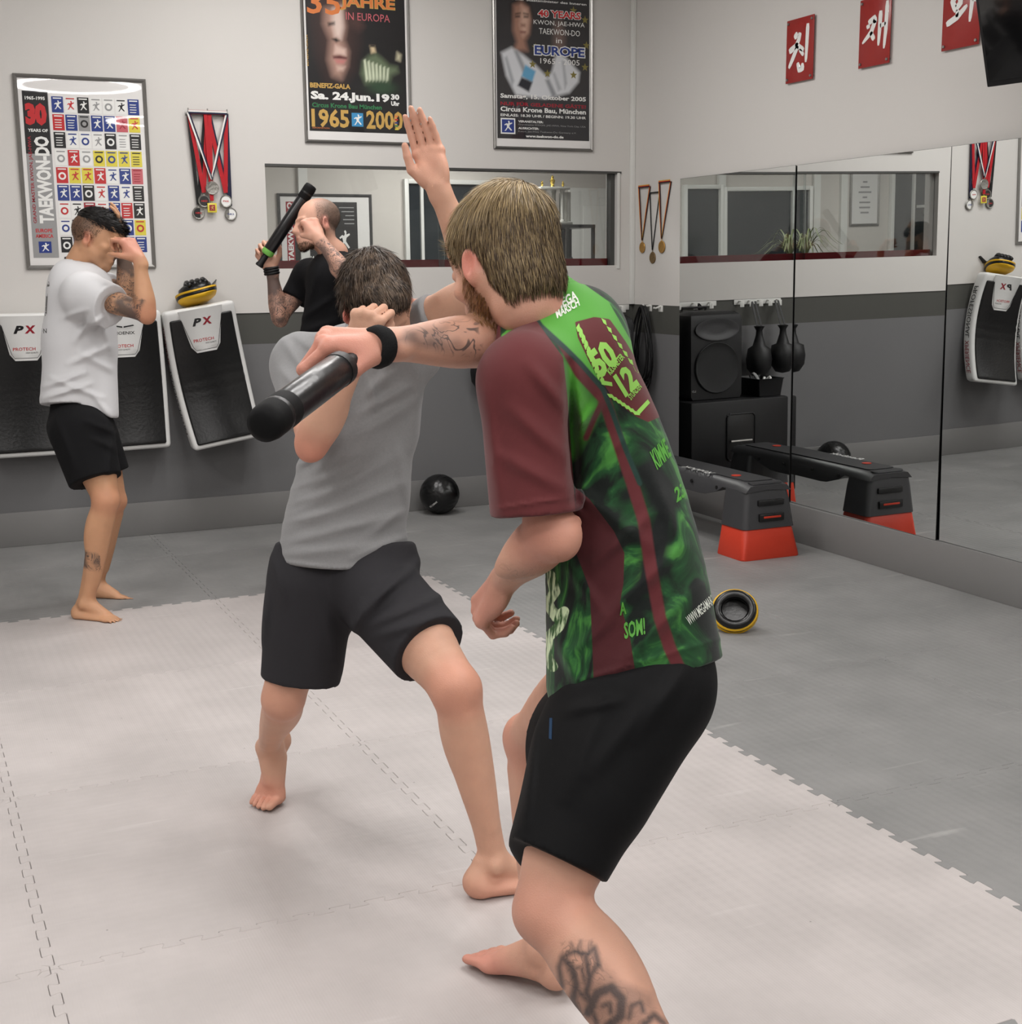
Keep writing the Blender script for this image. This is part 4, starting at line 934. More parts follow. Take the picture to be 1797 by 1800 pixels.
# ------------------------------------------------------------------ loudspeaker on a subwoofer in the corner
t = thing('subwoofer', 'black subwoofer box standing in the corner under the loudspeaker', 'subwoofer', (-0.53, -0.27, 0))
bm = nb(); box(bm, (-0.90, -0.50, 0.0), (-0.16, -0.03, 0.625), 0.012); sub_body = obj('cabinet', bm, M['black'], t)
bm = nb(); box(bm, (-0.635, -0.5065, 0.235), (-0.425, -0.4985, 0.535), 0.004); obj('handle_recess', bm, M['blackmet'], t)
bm = nb(); q = [(-0.635+.02, -.506, .535), (-.425-.02, -.506, .535), (-.425, -.506, .515), (-.425, -.506, .255), (-.445, -.506, .235), (-.615, -.506, .235), (-.635, -.506, .255), (-.635, -.506, .515)]
tube(bm, q, .006, 8, closed=True); obj('handle_rim', bm, M['black'], t); bm = nb(); tube(bm, [(-.61, -.512, .36), (-.45, -.512, .36)], .007, 8); obj('handle_bar', bm, M['alu'], t)
for (x_, z_) in ((-0.86, 0.0), (-0.2, 0.0)): pass
t = thing('loudspeaker', 'black moulded loudspeaker on top of the subwoofer', 'loudspeaker', (-0.41, -0.25, 0.628))
bm = nb(); rings = []
for z_, e, yf in ((.630, .012, 0), (.65, 0, 0), (.90, 0, .0), (1.13, .0, .0), (1.165, .008, .012), (1.185, .05, .05)):
    rings.append([(-.22-e, -.40+yf, z_), (-.60+e, -.40+yf, z_), (-.62+e, -.36, z_), (-.60+e*1.2, -.16-e, z_), (-.54, -.08-e*.5, z_), (-.28, -.08-e*.5, z_), (-.22-e*1.2, -.16-e, z_), (-.20-e, -.36, z_)])
loft(bm, rings); obj('cabinet', bm, M['black'], t, smooth=40)
bm = nb(); lathe(bm, [(.155, .0), (.165, .008), (.160, .014), (.148, .008), (.10, .004), (0, .002)], (-.41, -.4005, .83), 40, (0, -1, 0)); obj('woofer_grille', bm, mat('grille_black', srgb(30, 30, 31), 0.45, bump=0.5, bscale=500), t)
bm = nb(); rings = []
for k, (sx, sz, dy) in enumerate(((.165, .072, -.012), (.15, .062, -.012), (.12, .045, -.002), (.05, .022, -.0015))):
    rings.append([(-.41+sx*math.cos(a_)*(1 if abs(math.cos(a_)) < .9 else 1), -.4005+dy, 1.075+sz*math.sin(a_)) for a_ in np.linspace(0, 2*math.pi, 25)[:-1]])
loft(bm, rings, capa=False); obj('horn', bm, decks, t, smooth=50)
bm = nb(); tube(bm, [(-.50, -.12, 1.183), (-.50, -.13, 1.205), (-.32, -.13, 1.205), (-.32, -.12, 1.183)], .009, 8); obj('carry_handle', bm, M['blackmet'], t)
text('LD', (-.255, -.4015, .68), -X*-1*0+np.array([-1.0, 0, 0])*-1, Z, .03, .012, I['grey'], t)
# basket with hand wraps
t = thing('basket', 'small black basket of odds and ends on the subwoofer', 'basket', (-0.79, -0.33, 0.627))
bm = nb()
def bx2(z, e): return rrect(-.885-e, -.69+e, -.47-e, -.20+e, z, .015, 2)
loft(bm, [bx2(.628, -.012), bx2(.735, 0), bx2(.742, .006), bx2(.742, -.004), bx2(.735, -.008), bx2(.64, -.018)]); obj('tub', bm, M['black'], t)
R = random.Random(3)
for k in range(7):
    cx_, cy_ = R.uniform(-.84, -.73), R.uniform(-.42, -.26)
    q = thing('hand_wrap', ['white', 'grey', 'pale', 'dark grey', 'off-white', 'black', 'ash grey'][k]+' rolled hand wrap lying in the black basket', 'hand wrap', (cx_, cy_, .70), 'hand wraps in the basket')
    bm = nb(); pts = [(cx_+.026*math.cos(a_)*(1-.03*a_), cy_+.02*math.sin(a_), .668+.028*math.sin(a_*1.3+k)+.012*k) for a_ in np.linspace(0, 7.5, 16)]
    tube(bm, pts, .0085, 7); obj('roll', bm, [I['white'], I['grey'], I['white'], M['black'], I['white'], M['black'], I['grey']][k], q, smooth='all')
# hook strips and hanging gear
def hook_strip(label, x0, x1, n):
    t = thing('hook_strip', label, 'hook strip', ((x0+x1)/2, 0, 1.225), 'white hook strips in the corner')
    boxobj('plate', (x0, -0.006, 1.205), (x1, -0.0005, 1.238), M['white'], t, 0.001)
    for k in range(n):
        x_ = x0+(x1-x0)*(k+.5)/n
        bm = nb(); tube(bm, [(x_, -.004, 1.228), (x_, -.035, 1.226), (x_, -.045, 1.22), (x_, -.045, 1.20)], .0045, 8); box(bm, (x_-.016, -.0475, 1.19), (x_+.016, -.044, 1.228), .001); obj('hook', bm, M['white'], t)
hook_strip('white hook strip above the loudspeaker at the corner', -0.66, -0.03, 5)
hook_strip('white hook strip carrying the black bag gloves', -1.18, -0.80, 5)
def teardrop(label, x_, y_, zt, zb, rx_):
    t = thing('bag_glove', label, 'glove', (x_, y_, zb), 'black teardrop bags on the hook strip')
    bm = nb(); h_ = zt-.16-zb
    lathe(bm, [(0, 0), (rx_*.55, .012), (rx_*.92, .06), (rx_, .12), (rx_*.86, .19), (rx_*.50, h_*.62), (rx_*.27, h_*.82), (rx_*.24, h_*.92), (rx_*.42, h_), (rx_*.2, h_+.004), (0, h_+.004)], (x_, y_, zb), 24); obj('bulb', bm, M['black'], t, smooth=60)
    bm = nb(); strap(bm, [(x_-.012, -.046, zt+.005), (x_-.016, y_, zt-.16)], X, .014); strap(bm, [(x_+.012, -.046, zt+.005), (x_+.016, y_, zt-.16)], X, .014); obj('strap', bm, M['black'], t)
teardrop('black teardrop bag hanging beside the loudspeaker', -.93, -.115, 1.22, .72, .088)
teardrop('black teardrop bag hanging furthest from the corner', -1.115, -.125, 1.22, .735, .088)
def coil(label, ax, x_, y_, zt, zb, n, wd, seed, cat='rope', name='skipping_rope'):
    t = thing(name, label, cat, (x_, y_, zb), 'black ropes and straps on corner hooks'); R = random.Random(seed)
    for k in range(n):
        a_ = R.uniform(.4, 1)*wd/2; dep = R.uniform(.0, .05 if ax == 'y' else .02); zl = zb+R.uniform(0, .09); pts = []
        for s_ in np.linspace(0, 1, 21):
            u_ = math.sin(s_*math.pi*2-math.pi/2 if False else 0); th_ = s_*2*math.pi
            lat = a_*math.sin(th_)*(0.35+0.65*(1-math.cos(th_))/2)*1.25; zz = zt-(zt-zl)*(1-math.cos(th_))/2
            lat += .006*math.sin(s_*17+seed+k*3)
            pts.append((x_+lat, y_-dep-.01, zz) if ax == 'x' else (x_-dep-.01, y_+lat, zz))
        bm = nb(); tube(bm, pts, .0042, 6, closed=False); obj('loop', bm, M['black'], t, smooth='all')
coil('black skipping ropes hanging in long loops beside the mirror', 'y', -0.02, -.235, 1.235, .70, 9, .30, 2)
coil('black straps hanging at the corner above the loudspeaker', 'x', -.50, -.012, 1.225, .80, 5, .16, 5, 'strap', 'hanging_strap')
t = thing('wall_hook', 'white wall hook holding the black skipping ropes', 'hook', (0, -.235, 1.23), 'white hooks on the mirror wall')
bm = nb(); tube(bm, [(-.001, -.235, 1.236), (-.05, -.235, 1.232), (-.06, -.235, 1.245)], .006, 8); box(bm, (-.005, -.25, 1.20), (-.0008, -.22, 1.239), .001); obj('hook', bm, M['white'], t)
t = thing('wall_hook', 'empty white wall hook between skipping ropes and mirror', 'hook', (0, -.36, 1.23), 'white hooks on the mirror wall')
bm = nb(); tube(bm, [(-.001, -.36, 1.236), (-.04, -.36, 1.222), (-.055, -.36, 1.226)], .006, 8); box(bm, (-.005, -.385, 1.20), (-.0008, -.335, 1.239), .001); obj('hook', bm, M['white'], t)
# power cable down the corner
bm = nb(); tube(bm, [(-.16, -.30, .60), (-.08, -.28, .50), (-.05, -.2, .42), (-.11, -.2, .3), (-.05, -.30, .25), (-.06, -.2, .1), (-.12, -.3, .012)], .004, 6); tag(obj('power_cable', bm, M['black'], smooth='all'), 'thin black cable hanging down between subwoofer and wall corner', 'cable')
# ------------------------------------------------------------------ bodies: distance fields meshed as one surface
def unit(v): v = np.asarray(v, float); return v/(np.linalg.norm(v)+1e-12)
def cdir(r, u, f): return unit(RT*r+UP*u+FW*f)

class Vol:
    def __init__(s, lo, hi, h, fine=()):
        s.ax = []
        for a in range(3):
            c = [lo[a]]
            while c[-1] < hi[a]:
                st = h
                for (flo, fhi, fh) in fine:
                    if flo[a]-h < c[-1] < fhi[a]: st = min(st, fh)
                c.append(c[-1]+st)
            s.ax.append(np.array(c, np.float32))
        s.D = np.full([len(a) for a in s.ax], 0.06, np.float32)
    def sl(s, lo, hi):
        r = []
        for a in range(3):
            i = max(0, int(np.searchsorted(s.ax[a], lo[a]))-1); j = min(len(s.ax[a]), int(np.searchsorted(s.ax[a], hi[a]))+1)
            if j <= i: return None
            r.append(slice(i, j))
        return tuple(r)
    def grid(s, sl): return (s.ax[0][sl[0]][:, None, None], s.ax[1][sl[1]][None, :, None], s.ax[2][sl[2]][None, None, :])
    def put(s, fn, lo, hi, k=0.01, mode='add'):
        m = k+0.014; sl = s.sl(np.asarray(lo)-m, np.asarray(hi)+m)
        if sl is None: return
        d = fn(*s.grid(sl)).astype(np.float32); a = s.D[sl]
        if mode == 'cut': d = -d; h = np.clip(0.5-0.5*(d-a)/k, 0, 1); s.D[sl] = d*(1-h)+a*h+k*h*(1-h); return
        if mode == 'and': h = np.clip(0.5-0.5*(d-a)/k, 0, 1); s.D[sl] = d*(1-h)+a*h+k*h*(1-h); return
        h = np.clip(0.5+0.5*(d-a)/k, 0, 1); s.D[sl] = d*(1-h)+a*h-k*h*(1-h)
    def cap(s, a, b, ra, rb, k=0.01, flat=None, mode='add', cutend=False):
        """round cone from a to b; flat = (direction, squash factor)"""
        a = np.asarray(a, float); b = np.asarray(b, float); ba = b-a; R = max(ra, rb)*(1 if not flat else max(1, flat[1]))
        if flat: n = unit(flat[0]); q = 1/flat[1]-1
        def fn(X, Y, Z_):
            x, y, z = X-a[0], Y-a[1], Z_-a[2]; B = ba
            if flat:
                t = (x*n[0]+y*n[1]+z*n[2])*q; x = x+t*n[0]; y = y+t*n[1]; z = z+t*n[2]; B = ba+np.dot(ba, n)*q*n
            bb = float(np.dot(B, B))+1e-12
            tt = (x*B[0]+y*B[1]+z*B[2])/bb; h = np.clip(tt, 0, 1)
            d = np.sqrt((x-h*B[0])**2+(y-h*B[1])**2+(z-h*B[2])**2)-(ra+(rb-ra)*h)
            if flat and flat[1] < 1: d = d*(flat[1]*0.5+0.5)
            if cutend: d = np.maximum(d, (tt-1)*math.sqrt(bb))
            return d
        s.put(fn, np.minimum(a, b)-R, np.maximum(a, b)+R, k, mode)
    def chain(s, pts, rs, k=0.012, flat=None, mode='add'):
        """one smooth limb through several joints, blended into the body once"""
        pts = [np.asarray(p, float) for p in pts]; n = 9
        if len(pts) > 2:      # Catmull-Rom through the joints, radii eased the same way
            q, r = [], []
            for i in range(len(pts)-1):
                p0, p1, p2, p3 = pts[max(i-1, 0)], pts[i], pts[i+1], pts[min(i+2, len(pts)-1)]; r0, r1, r2, r3 = rs[max(i-1, 0)], rs[i], rs[i+1], rs[min(i+2, len(pts)-1)]
                for t in np.linspace(0, 1, 5)[:-1]:
                    h = (-.5*t+t*t-.5*t**3, 1-2.5*t*t+1.5*t**3, .5*t+2*t*t-1.5*t**3, -.5*t*t+.5*t**3); q.append(h[0]*p0+h[1]*p1+h[2]*p2+h[3]*p3); r.append(h[0]*r0+h[1]*r1+h[2]*r2+h[3]*r3)
            q.append(pts[-1]); r.append(rs[-1])
        else: q, r = pts, list(rs)
        R = max(r)*(1 if not flat else max(1, flat[1]))
        if flat: nn = unit(flat[0]); qf = 1/flat[1]-1
        def fn(X, Y, Z_):
            best = None
            for i in range(len(q)-1):
                a, ba = q[i], q[i+1]-q[i]; x, y, z = X-a[0], Y-a[1], Z_-a[2]; B = ba
                if flat:
                    t = (x*nn[0]+y*nn[1]+z*nn[2])*qf; x = x+t*nn[0]; y = y+t*nn[1]; z = z+t*nn[2]; B = ba+np.dot(ba, nn)*qf*nn
                h = np.clip((x*B[0]+y*B[1]+z*B[2])/(float(np.dot(B, B))+1e-12), 0, 1); d = np.sqrt((x-h*B[0])**2+(y-h*B[1])**2+(z-h*B[2])**2)-(r[i]+(r[i+1]-r[i])*h)
                best = d if best is None else np.minimum(best, d)
            return best
        A = np.array(q); s.put(fn, A.min(0)-R, A.max(0)+R, k, mode)
    def hollow(s, a, b, r, depth=.022):
        """open the hem of a sleeve or leg that ends at b"""
        a = np.asarray(a, float); b = np.asarray(b, float); d = unit(b-a); s.cap(b+d*(r-depth), b+d*(r+.08), r, r, .003, None, 'cut')
    def ell(s, c, r, fr=None, k=0.01, mode='add'):
        c = np.asarray(c, float); r = np.asarray(r, float); fr = np.eye(3) if fr is None else np.asarray(fr, float)   # rows = axes
        ext = np.sqrt(((fr*r[:, None])**2).sum(0))
        def fn(X, Y, Z_):
            x, y, z = X-c[0], Y-c[1], Z_-c[2]; k0 = 0; k1 = 0
            for i in range(3):
                u = (x*fr[i, 0]+y*fr[i, 1]+z*fr[i, 2])/r[i]; k0 = k0+u*u; k1 = k1+(u/r[i])**2
            k0 = np.sqrt(k0); return k0*(k0-1)/(np.sqrt(k1)+1e-9)
        s.put(fn, c-ext, c+ext, k, mode)
    def plane(s, p, n, k=0.004, lo=None, hi=None):
        """keep the side the normal points away from"""
        p = np.asarray(p, float); n = unit(n)
        lo = [a[0] for a in s.ax] if lo is None else lo; hi = [a[-1] for a in s.ax] if hi is None else hi
        s.put(lambda X, Y, Z_: (X-p[0])*n[0]+(Y-p[1])*n[1]+(Z_-p[2])*n[2], lo, hi, k, 'and')
    def disp(s, fn, lo, hi):
        sl = s.sl(lo, hi)
        if sl is None: return
        m = np.abs(s.D[sl]) < 0.03; s.D[sl] += np.where(m, fn(*s.grid(sl)), 0).astype(np.float32)
    def mesh(s):
        D = s.D; S = D < 0; nx, ny, nz = S.shape
        c = [S[i:nx-1+i, j:ny-1+j, k:nz-1+k] for i in (0, 1) for j in (0, 1) for k in (0, 1)]
        allv = c[0].copy(); anyv = c[0].copy()
        for q in c[1:]: allv &= q; anyv |= q
        act = anyv & ~allv; I_, J_, K_ = np.nonzero(act); n = len(I_)
        idx = np.full(act.shape, -1, np.int32); idx[I_, J_, K_] = np.arange(n)
        ax, ay, az = s.ax
        P = np.zeros((n, 3)); cnt = np.zeros(n)
        cor = [(i, j, k) for i in (0, 1) for j in (0, 1) for k in (0, 1)]
        val = {q: D[I_+q[0], J_+q[1], K_+q[2]] for q in cor}
        pos = lambda q: np.stack([ax[I_+q[0]], ay[J_+q[1]], az[K_+q[2]]], 1)
        for q in cor:
            for a in range(3):
                if q[a] == 0:
                    r = list(q); r[a] = 1; r = tuple(r); v0, v1 = val[q], val[r]; m = (v0 < 0) != (v1 < 0)
                    t = np.where(m, v0/(v0-v1+1e-20), 0)[:, None]; pp = pos(q)*(1-t)+pos(r)*t
                    P += np.where(m[:, None], pp, 0); cnt += m
        P /= cnt[:, None]
        N = np.zeros((n, 3))
        for a in range(3):
            for q in cor: N[:, a] += val[q]*(1 if q[a] else -1)
        N[:, 0] /= (ax[I_+1]-ax[I_]); N[:, 1] /= (ay[J_+1]-ay[J_]); N[:, 2] /= (az[K_+1]-az[K_])
        N /= np.linalg.norm(N, axis=1)[:, None]+1e-12
        Q = []
        for a in range(3):
            b1, b2 = (a+1) % 3, (a+2) % 3
            lo = [slice(None)]*3; hi_ = [slice(None)]*3; lo[a] = slice(0, -1); hi_[a] = slice(1, None)
            E = S[tuple(lo)] != S[tuple(hi_)]
            e = np.array(np.nonzero(E)); ok = (e[b1] > 0) & (e[b2] > 0) & (e[b1] < S.shape[b1]-1) & (e[b2] < S.shape[b2]-1); e = e[:, ok]
            def g(d1, d2): r = e.copy(); r[b1] -= d1; r[b2] -= d2; return idx[r[0], r[1], r[2]]
            q = np.stack([g(0, 0), g(1, 0), g(1, 1), g(0, 1)], 1); fl = S[e[0], e[1], e[2]]
            q[~fl] = q[~fl][:, ::-1]; Q.append(q)
        Q = np.concatenate(Q); Q = Q[(Q >= 0).all(1)]
        # relax slightly along the surface for an even skin, keep volume
        return P, N, Q

def build(name, V, m, parent, paint=None, extra=None, relax=1):
    P, N, Q = V.mesh()
    for _ in range(relax):
        A = np.zeros_like(P); c = np.zeros(len(P))
        for i in range(4):
            np.add.at(A, Q[:, i], P[Q[:, (i+1) % 4]]); np.add.at(c, Q[:, i], 1)
        A /= np.maximum(c, 1)[:, None]; A[c == 0] = P[c == 0]; P = P*0.5+A*0.5
    A = N.copy()
    for i in range(4): np.add.at(A, Q[:, i], N[Q[:, (i+1) % 4]]*0.5)
    N = A/(np.linalg.norm(A, axis=1)[:, None]+1e-9)
    o = fast_mesh(name, P, Q, m, parent, normals=N)
    if len(o.data.vertices) == len(P):
        if paint is not None:
            a = o.data.color_attributes.new('Col', 'FLOAT_COLOR', 'POINT'); col = np.ones((len(P), 4), np.float32); col[:, :3] = paint(P, N); a.data.foreach_set('color', col.ravel())
        if extra:
            for k, fn in extra.items():
                a = o.data.attributes.new(k, 'FLOAT', 'POINT'); a.data.foreach_set('value', fn(P, N).astype(np.float32))
    return o, P, N, Q

def foldfield(seed, n, lo, hi, wl=(0.03, 0.06), amp=0.004, rad=(0.05, 0.12), dirs=None):
    """cloth folds: local bundles of parallel ridges"""
    R = np.random.RandomState(seed); F = []
    for i in range(n):
        c = lo+(hi-lo)*R.rand(3); d = unit(R.randn(3) if dirs is None else dirs[i % len(dirs)]+0.25*R.randn(3)); w_ = R.uniform(*wl); F.append((c, d, w_, R.uniform(*rad), R.uniform(0.5, 1)*amp, R.uniform(0, 6.28)))
    return F
def folds(F):
    def fn(X, Y, Z_):
        o = 0
        for c, d, w_, r, a, ph in F:
            x, y, z = X-c[0], Y-c[1], Z_-c[2]; t = x*d[0]+y*d[1]+z*d[2]; rr = (x*x+y*y+z*z)/(r*r)
            s_ = np.sin(t*2*math.pi/w_+ph+1.2*np.sin((x+y*0.7-z*0.5)*9)); o = o+a*np.exp(-rr)*(1-2*np.abs(s_)**0.8)
        return o
    return fn
def ridges(L):
    """explicit creases: list of (p0, p1, width, depth); depth > 0 raises the cloth"""
    def fn(X, Y, Z_):
        o = 0
        for p0, p1, w_, a in L:
            p0 = np.asarray(p0, float); b = np.asarray(p1, float)-p0; x, y, z = X-p0[0], Y-p0[1], Z_-p0[2]; h = np.clip((x*b[0]+y*b[1]+z*b[2])/np.dot(b, b), 0, 1)
            d2 = (x-h*b[0])**2+(y-h*b[1])**2+(z-h*b[2])**2; o = o-a*np.exp(-d2/(w_*w_))*(np.sin(np.pi*np.clip(h, 0.02, 0.98))**0.5)
        return o
    return fn

# -------- anatomy
def add_leg(V, hip, knee, ank, fwd, foot_f, foot_s, toe_f=None, sc=1.0, sole=None, cw=1.0):
    """foot_f: heel-to-toe direction, foot_s: direction from little toe to big toe"""
    hip, knee, ank = map(np.asarray, (hip, knee, ank)); t = unit(knee-hip); f = unit(np.asarray(fwd)-t*np.dot(fwd, t)); L = lambda s_, o=0: hip+(knee-hip)*s_+f*o
    side = np.cross(t, f)
    V.chain([L(0), L(.25, .004), L(.55, .006), L(.82, .004), knee], [.092*sc, .088*sc, .073*sc, .058*sc, .053*sc], 0.03)
    V.ell(L(.5, .022), (.045*sc, .052*sc, .15), np.stack([f, side, t]), 0.03); V.ell(L(.5, -.025), (.045*sc, .05*sc, .15), np.stack([f, side, t]), 0.03)
    V.ell(L(.86, .028)+side*.022, (.022, .02, .045), np.stack([f, side, t]), 0.02)
    V.ell(L(.84, .028)-side*.026, (.022, .02, .05), np.stack([f, side, t]), 0.02)
    t2 = unit(ank-knee); f2 = unit(f-t2*np.dot(f, t2)+0.15*t*0); K = lambda s_, o=0, p=0: knee+(ank-knee)*s_+f2*o+np.cross(t2, f2)*p
    V.ell(knee+unit(f+f2)*.030, (.024, .028, .032), np.stack([unit(f+f2), side, np.cross(unit(f+f2), side)]), 0.018)
    V.chain([knee, K(.12, -.002), K(.30, -.006), K(.55, -.002), K(.80, 0), K(1, -.004)], [.052*sc, .050*sc, .050*sc*cw, .042*sc*cw, .032*sc, .031*sc], 0.02)
    s2 = np.cross(t2, f2)
    V.ell(K(.28, -.028, .016), (.032*sc*cw, .030*sc*cw, .10), np.stack([f2, s2, t2]), 0.02); V.ell(K(.31, -.028, -.018), (.032*sc*cw, .029*sc*cw, .105), np.stack([f2, s2, t2]), 0.02)
    V.cap(K(.14, .036), K(.8, .022), .012, .012, 0.02)
    V.cap(K(.6, -.028), K(1.02, -.034), .013, .010, 0.015)     # tendon
    ff = unit(foot_f); s_ = unit(np.asarray(foot_s)-ff*np.dot(foot_s, ff)); u = np.cross(ff, s_); u = u if np.dot(u, ank-(knee)) < 0 else -u
    A = lambda x, y, z: ank+ff*x*sc+s_*y*sc+u*z*sc
    fr = np.stack([ff, s_, u])
    V.ell(A(0, .030, -.006), (.013, .009, .014), fr, 0.014); V.ell(A(-.006, -.031, -.014), (.012, .009, .014), fr, 0.014)
    V.ell(A(-.040, 0, -.050), (.034, .032, .036), fr, 0.015); V.cap(A(-.03, 0, -.01), A(-.04, 0, -.045), .022, .028, 0.015)
    V.cap(A(0.0, .002, -.010), A(.085, .010, -.047), .034, .021, 0.02, (s_, 1.15))
    V.cap(A(-.03, -.006, -.062), A(.10, -.010, -.068), .022, .017, 0.02, (s_, 1.5))
    V.cap(A(.02, .018, -.04), A(.12, .028, -.066), .024, .018, 0.02)
    V.ell(A(.118, .004, -.068), (.036, .048, .018), fr, 0.012)
    tf = ff if toe_f is None else unit(toe_f); tu = np.cross(tf, s_); tu = tu if np.dot(tu, u) > 0 else -tu
    B = A(.130, 0, -.070)
    T_ = lambda x, y, z: B+tf*x*sc+s_*y*sc+tu*z*sc
    V.chain([T_(-.012, .032, .002), T_(.022, .034, .003), T_(.050, .031, -.001)], [.0165, .013, .0125], 0.006, (tu, .85))
    for y, ln, r_ in ((.0125, .052, .0082), (-.0055, .046, .0076), (-.0225, .037, .0072), (-.0375, .026, .0070)):
        V.chain([T_(-.014, y*.96, .002), T_(ln*.45, y, .006), T_(ln, y*1.04, -.006)], [.010, r_, r_*1.02], 0.0022)
    return dict(nail=T_(.048, .031, .008), toes=B)

def add_hand(V, wr, f, n, th, curls, sc=1.0, thumb=((.5, .6, .2), (.75, .1, .4), (.8, -.1, .5)), spread=0.10, k=0.0035, cup=0.0, split=0.0):
    """f: wrist to knuckles, n: direction the palm faces, th: towards the thumb side.
    curls: four (a1, a2, a3) in degrees, index to little finger. thumb: three directions as (f, th, n) components"""
    f = unit(f); n = unit(np.asarray(n)-f*np.dot(n, f)); s_ = unit(np.asarray(th)-f*np.dot(th, f)-n*np.dot(th, n))
    A = lambda x, y, z: np.asarray(wr)+sc*(f*x+s_*y+n*z); fr = np.stack([f, s_, n])
    V.cap(A(-.02, 0, 0), A(.02, 0, 0), .026*sc, .026*sc, 0.012, (n, .76))
    V.cap(A(.02, .014, 0), A(.082, .024, -.002), .017*sc, .0135*sc, 0.010); V.cap(A(.02, -.012, 0), A(.078, -.024, -.001), .018*sc, .0125*sc, 0.010)
    V.ell(A(.052, 0, .001), (.046*sc, .036*sc, .0145*sc), fr, 0.010)
    V.ell(A(.035, .024, .010), (.030*sc, .017*sc, .015*sc), fr, 0.010); V.ell(A(.035, -.024, .008), (.032*sc, .014*sc, .012*sc), fr, 0.010)
    L = ((.044, .027, .020), (.049, .031, .021), (.046, .029, .020), (.036, .022, .018)); yy = (.0305, .0095, -.0115, -.030); rr = (.0092, .0095, .0089, .0080); xx = (.088, .092, .088, .080)
    tips = []
    for i in range(4):
        y0 = yy[i]; p = A(xx[i], y0, -.001+cup*abs(i-1.5)*.004); d = unit(f+s_*spread*(1.5-i)*.6+s_*(split if i < 2 else -split)); a = 0
        V.ell(p, (.0115*sc, .0105*sc, .0115*sc), fr, 0.008)
        for j in range(3):
            a += math.radians(curls[i][j]); dd = d*math.cos(a)+n*math.sin(a); q = p+dd*L[i][j]*sc; r0 = rr[i]*(1-.06*j)*sc; V.cap(p, q, r0, r0*(.94 if j < 2 else .86), k); p = q
        tips.append(p)
    p = A(.020, .026, .006); rt = (.0145, .0115, .0098); lt = (.040, .032, .026)
    for j in range(3):
        c = thumb[j]; dd = unit(f*c[0]+s_*c[1]+n*c[2]); q = p+dd*lt[j]*sc; V.cap(p, q, rt[j]*sc, (rt[j+1] if j < 2 else .0085)*sc, 0.008 if j == 0 else 0.004); p = q
    return tips

def add_arm(V, sh, el, wr, pole, sc=1.0, wflat=None):
    sh, el, wr = map(np.asarray, (sh, el, wr)); t = unit(el-sh); b = unit(np.asarray(pole)-t*np.dot(pole, t)); side = np.cross(t, b); L = lambda s_, o=0: sh+(el-sh)*s_+b*o   # pole: side of the biceps
    V.ell(L(.08), (.058*sc, .052*sc, .075*sc), np.stack([b, side, t]), 0.03)
    V.chain([L(0), L(.3), L(.65), L(.9), el], [.052*sc, .046*sc, .041*sc, .036*sc, .034*sc], 0.02)
    V.ell(L(.55, .016), (.028*sc, .030*sc, .075), np.stack([b, side, t]), 0.02); V.ell(L(.45, -.018), (.028*sc, .032*sc, .085), np.stack([b, side, t]), 0.02)
    V.ell(el-b*.016-t*(-.008), (.020*sc, .022*sc, .024*sc), np.stack([b, side, t]), 0.016)
    t2 = unit(wr-el); K = lambda s_, o=np.zeros(3): el+(wr-el)*s_+o; n2 = unit(np.cross(t2, side)) if abs(np.dot(t2, side)) < .95 else b
    V.chain([el, K(.2), K(.45), K(.75), wr], [.036*sc, .043*sc, .038*sc, .029*sc, .026*sc], 0.018, None)
    V.ell(K(.24)+side*.016, (.026*sc, .024*sc, .07), np.stack([side, np.cross(t2, side), t2]), 0.02); V.ell(K(.24)-side*.014, (.026*sc, .026*sc, .07), np.stack([side, np.cross(t2, side), t2]), 0.02)

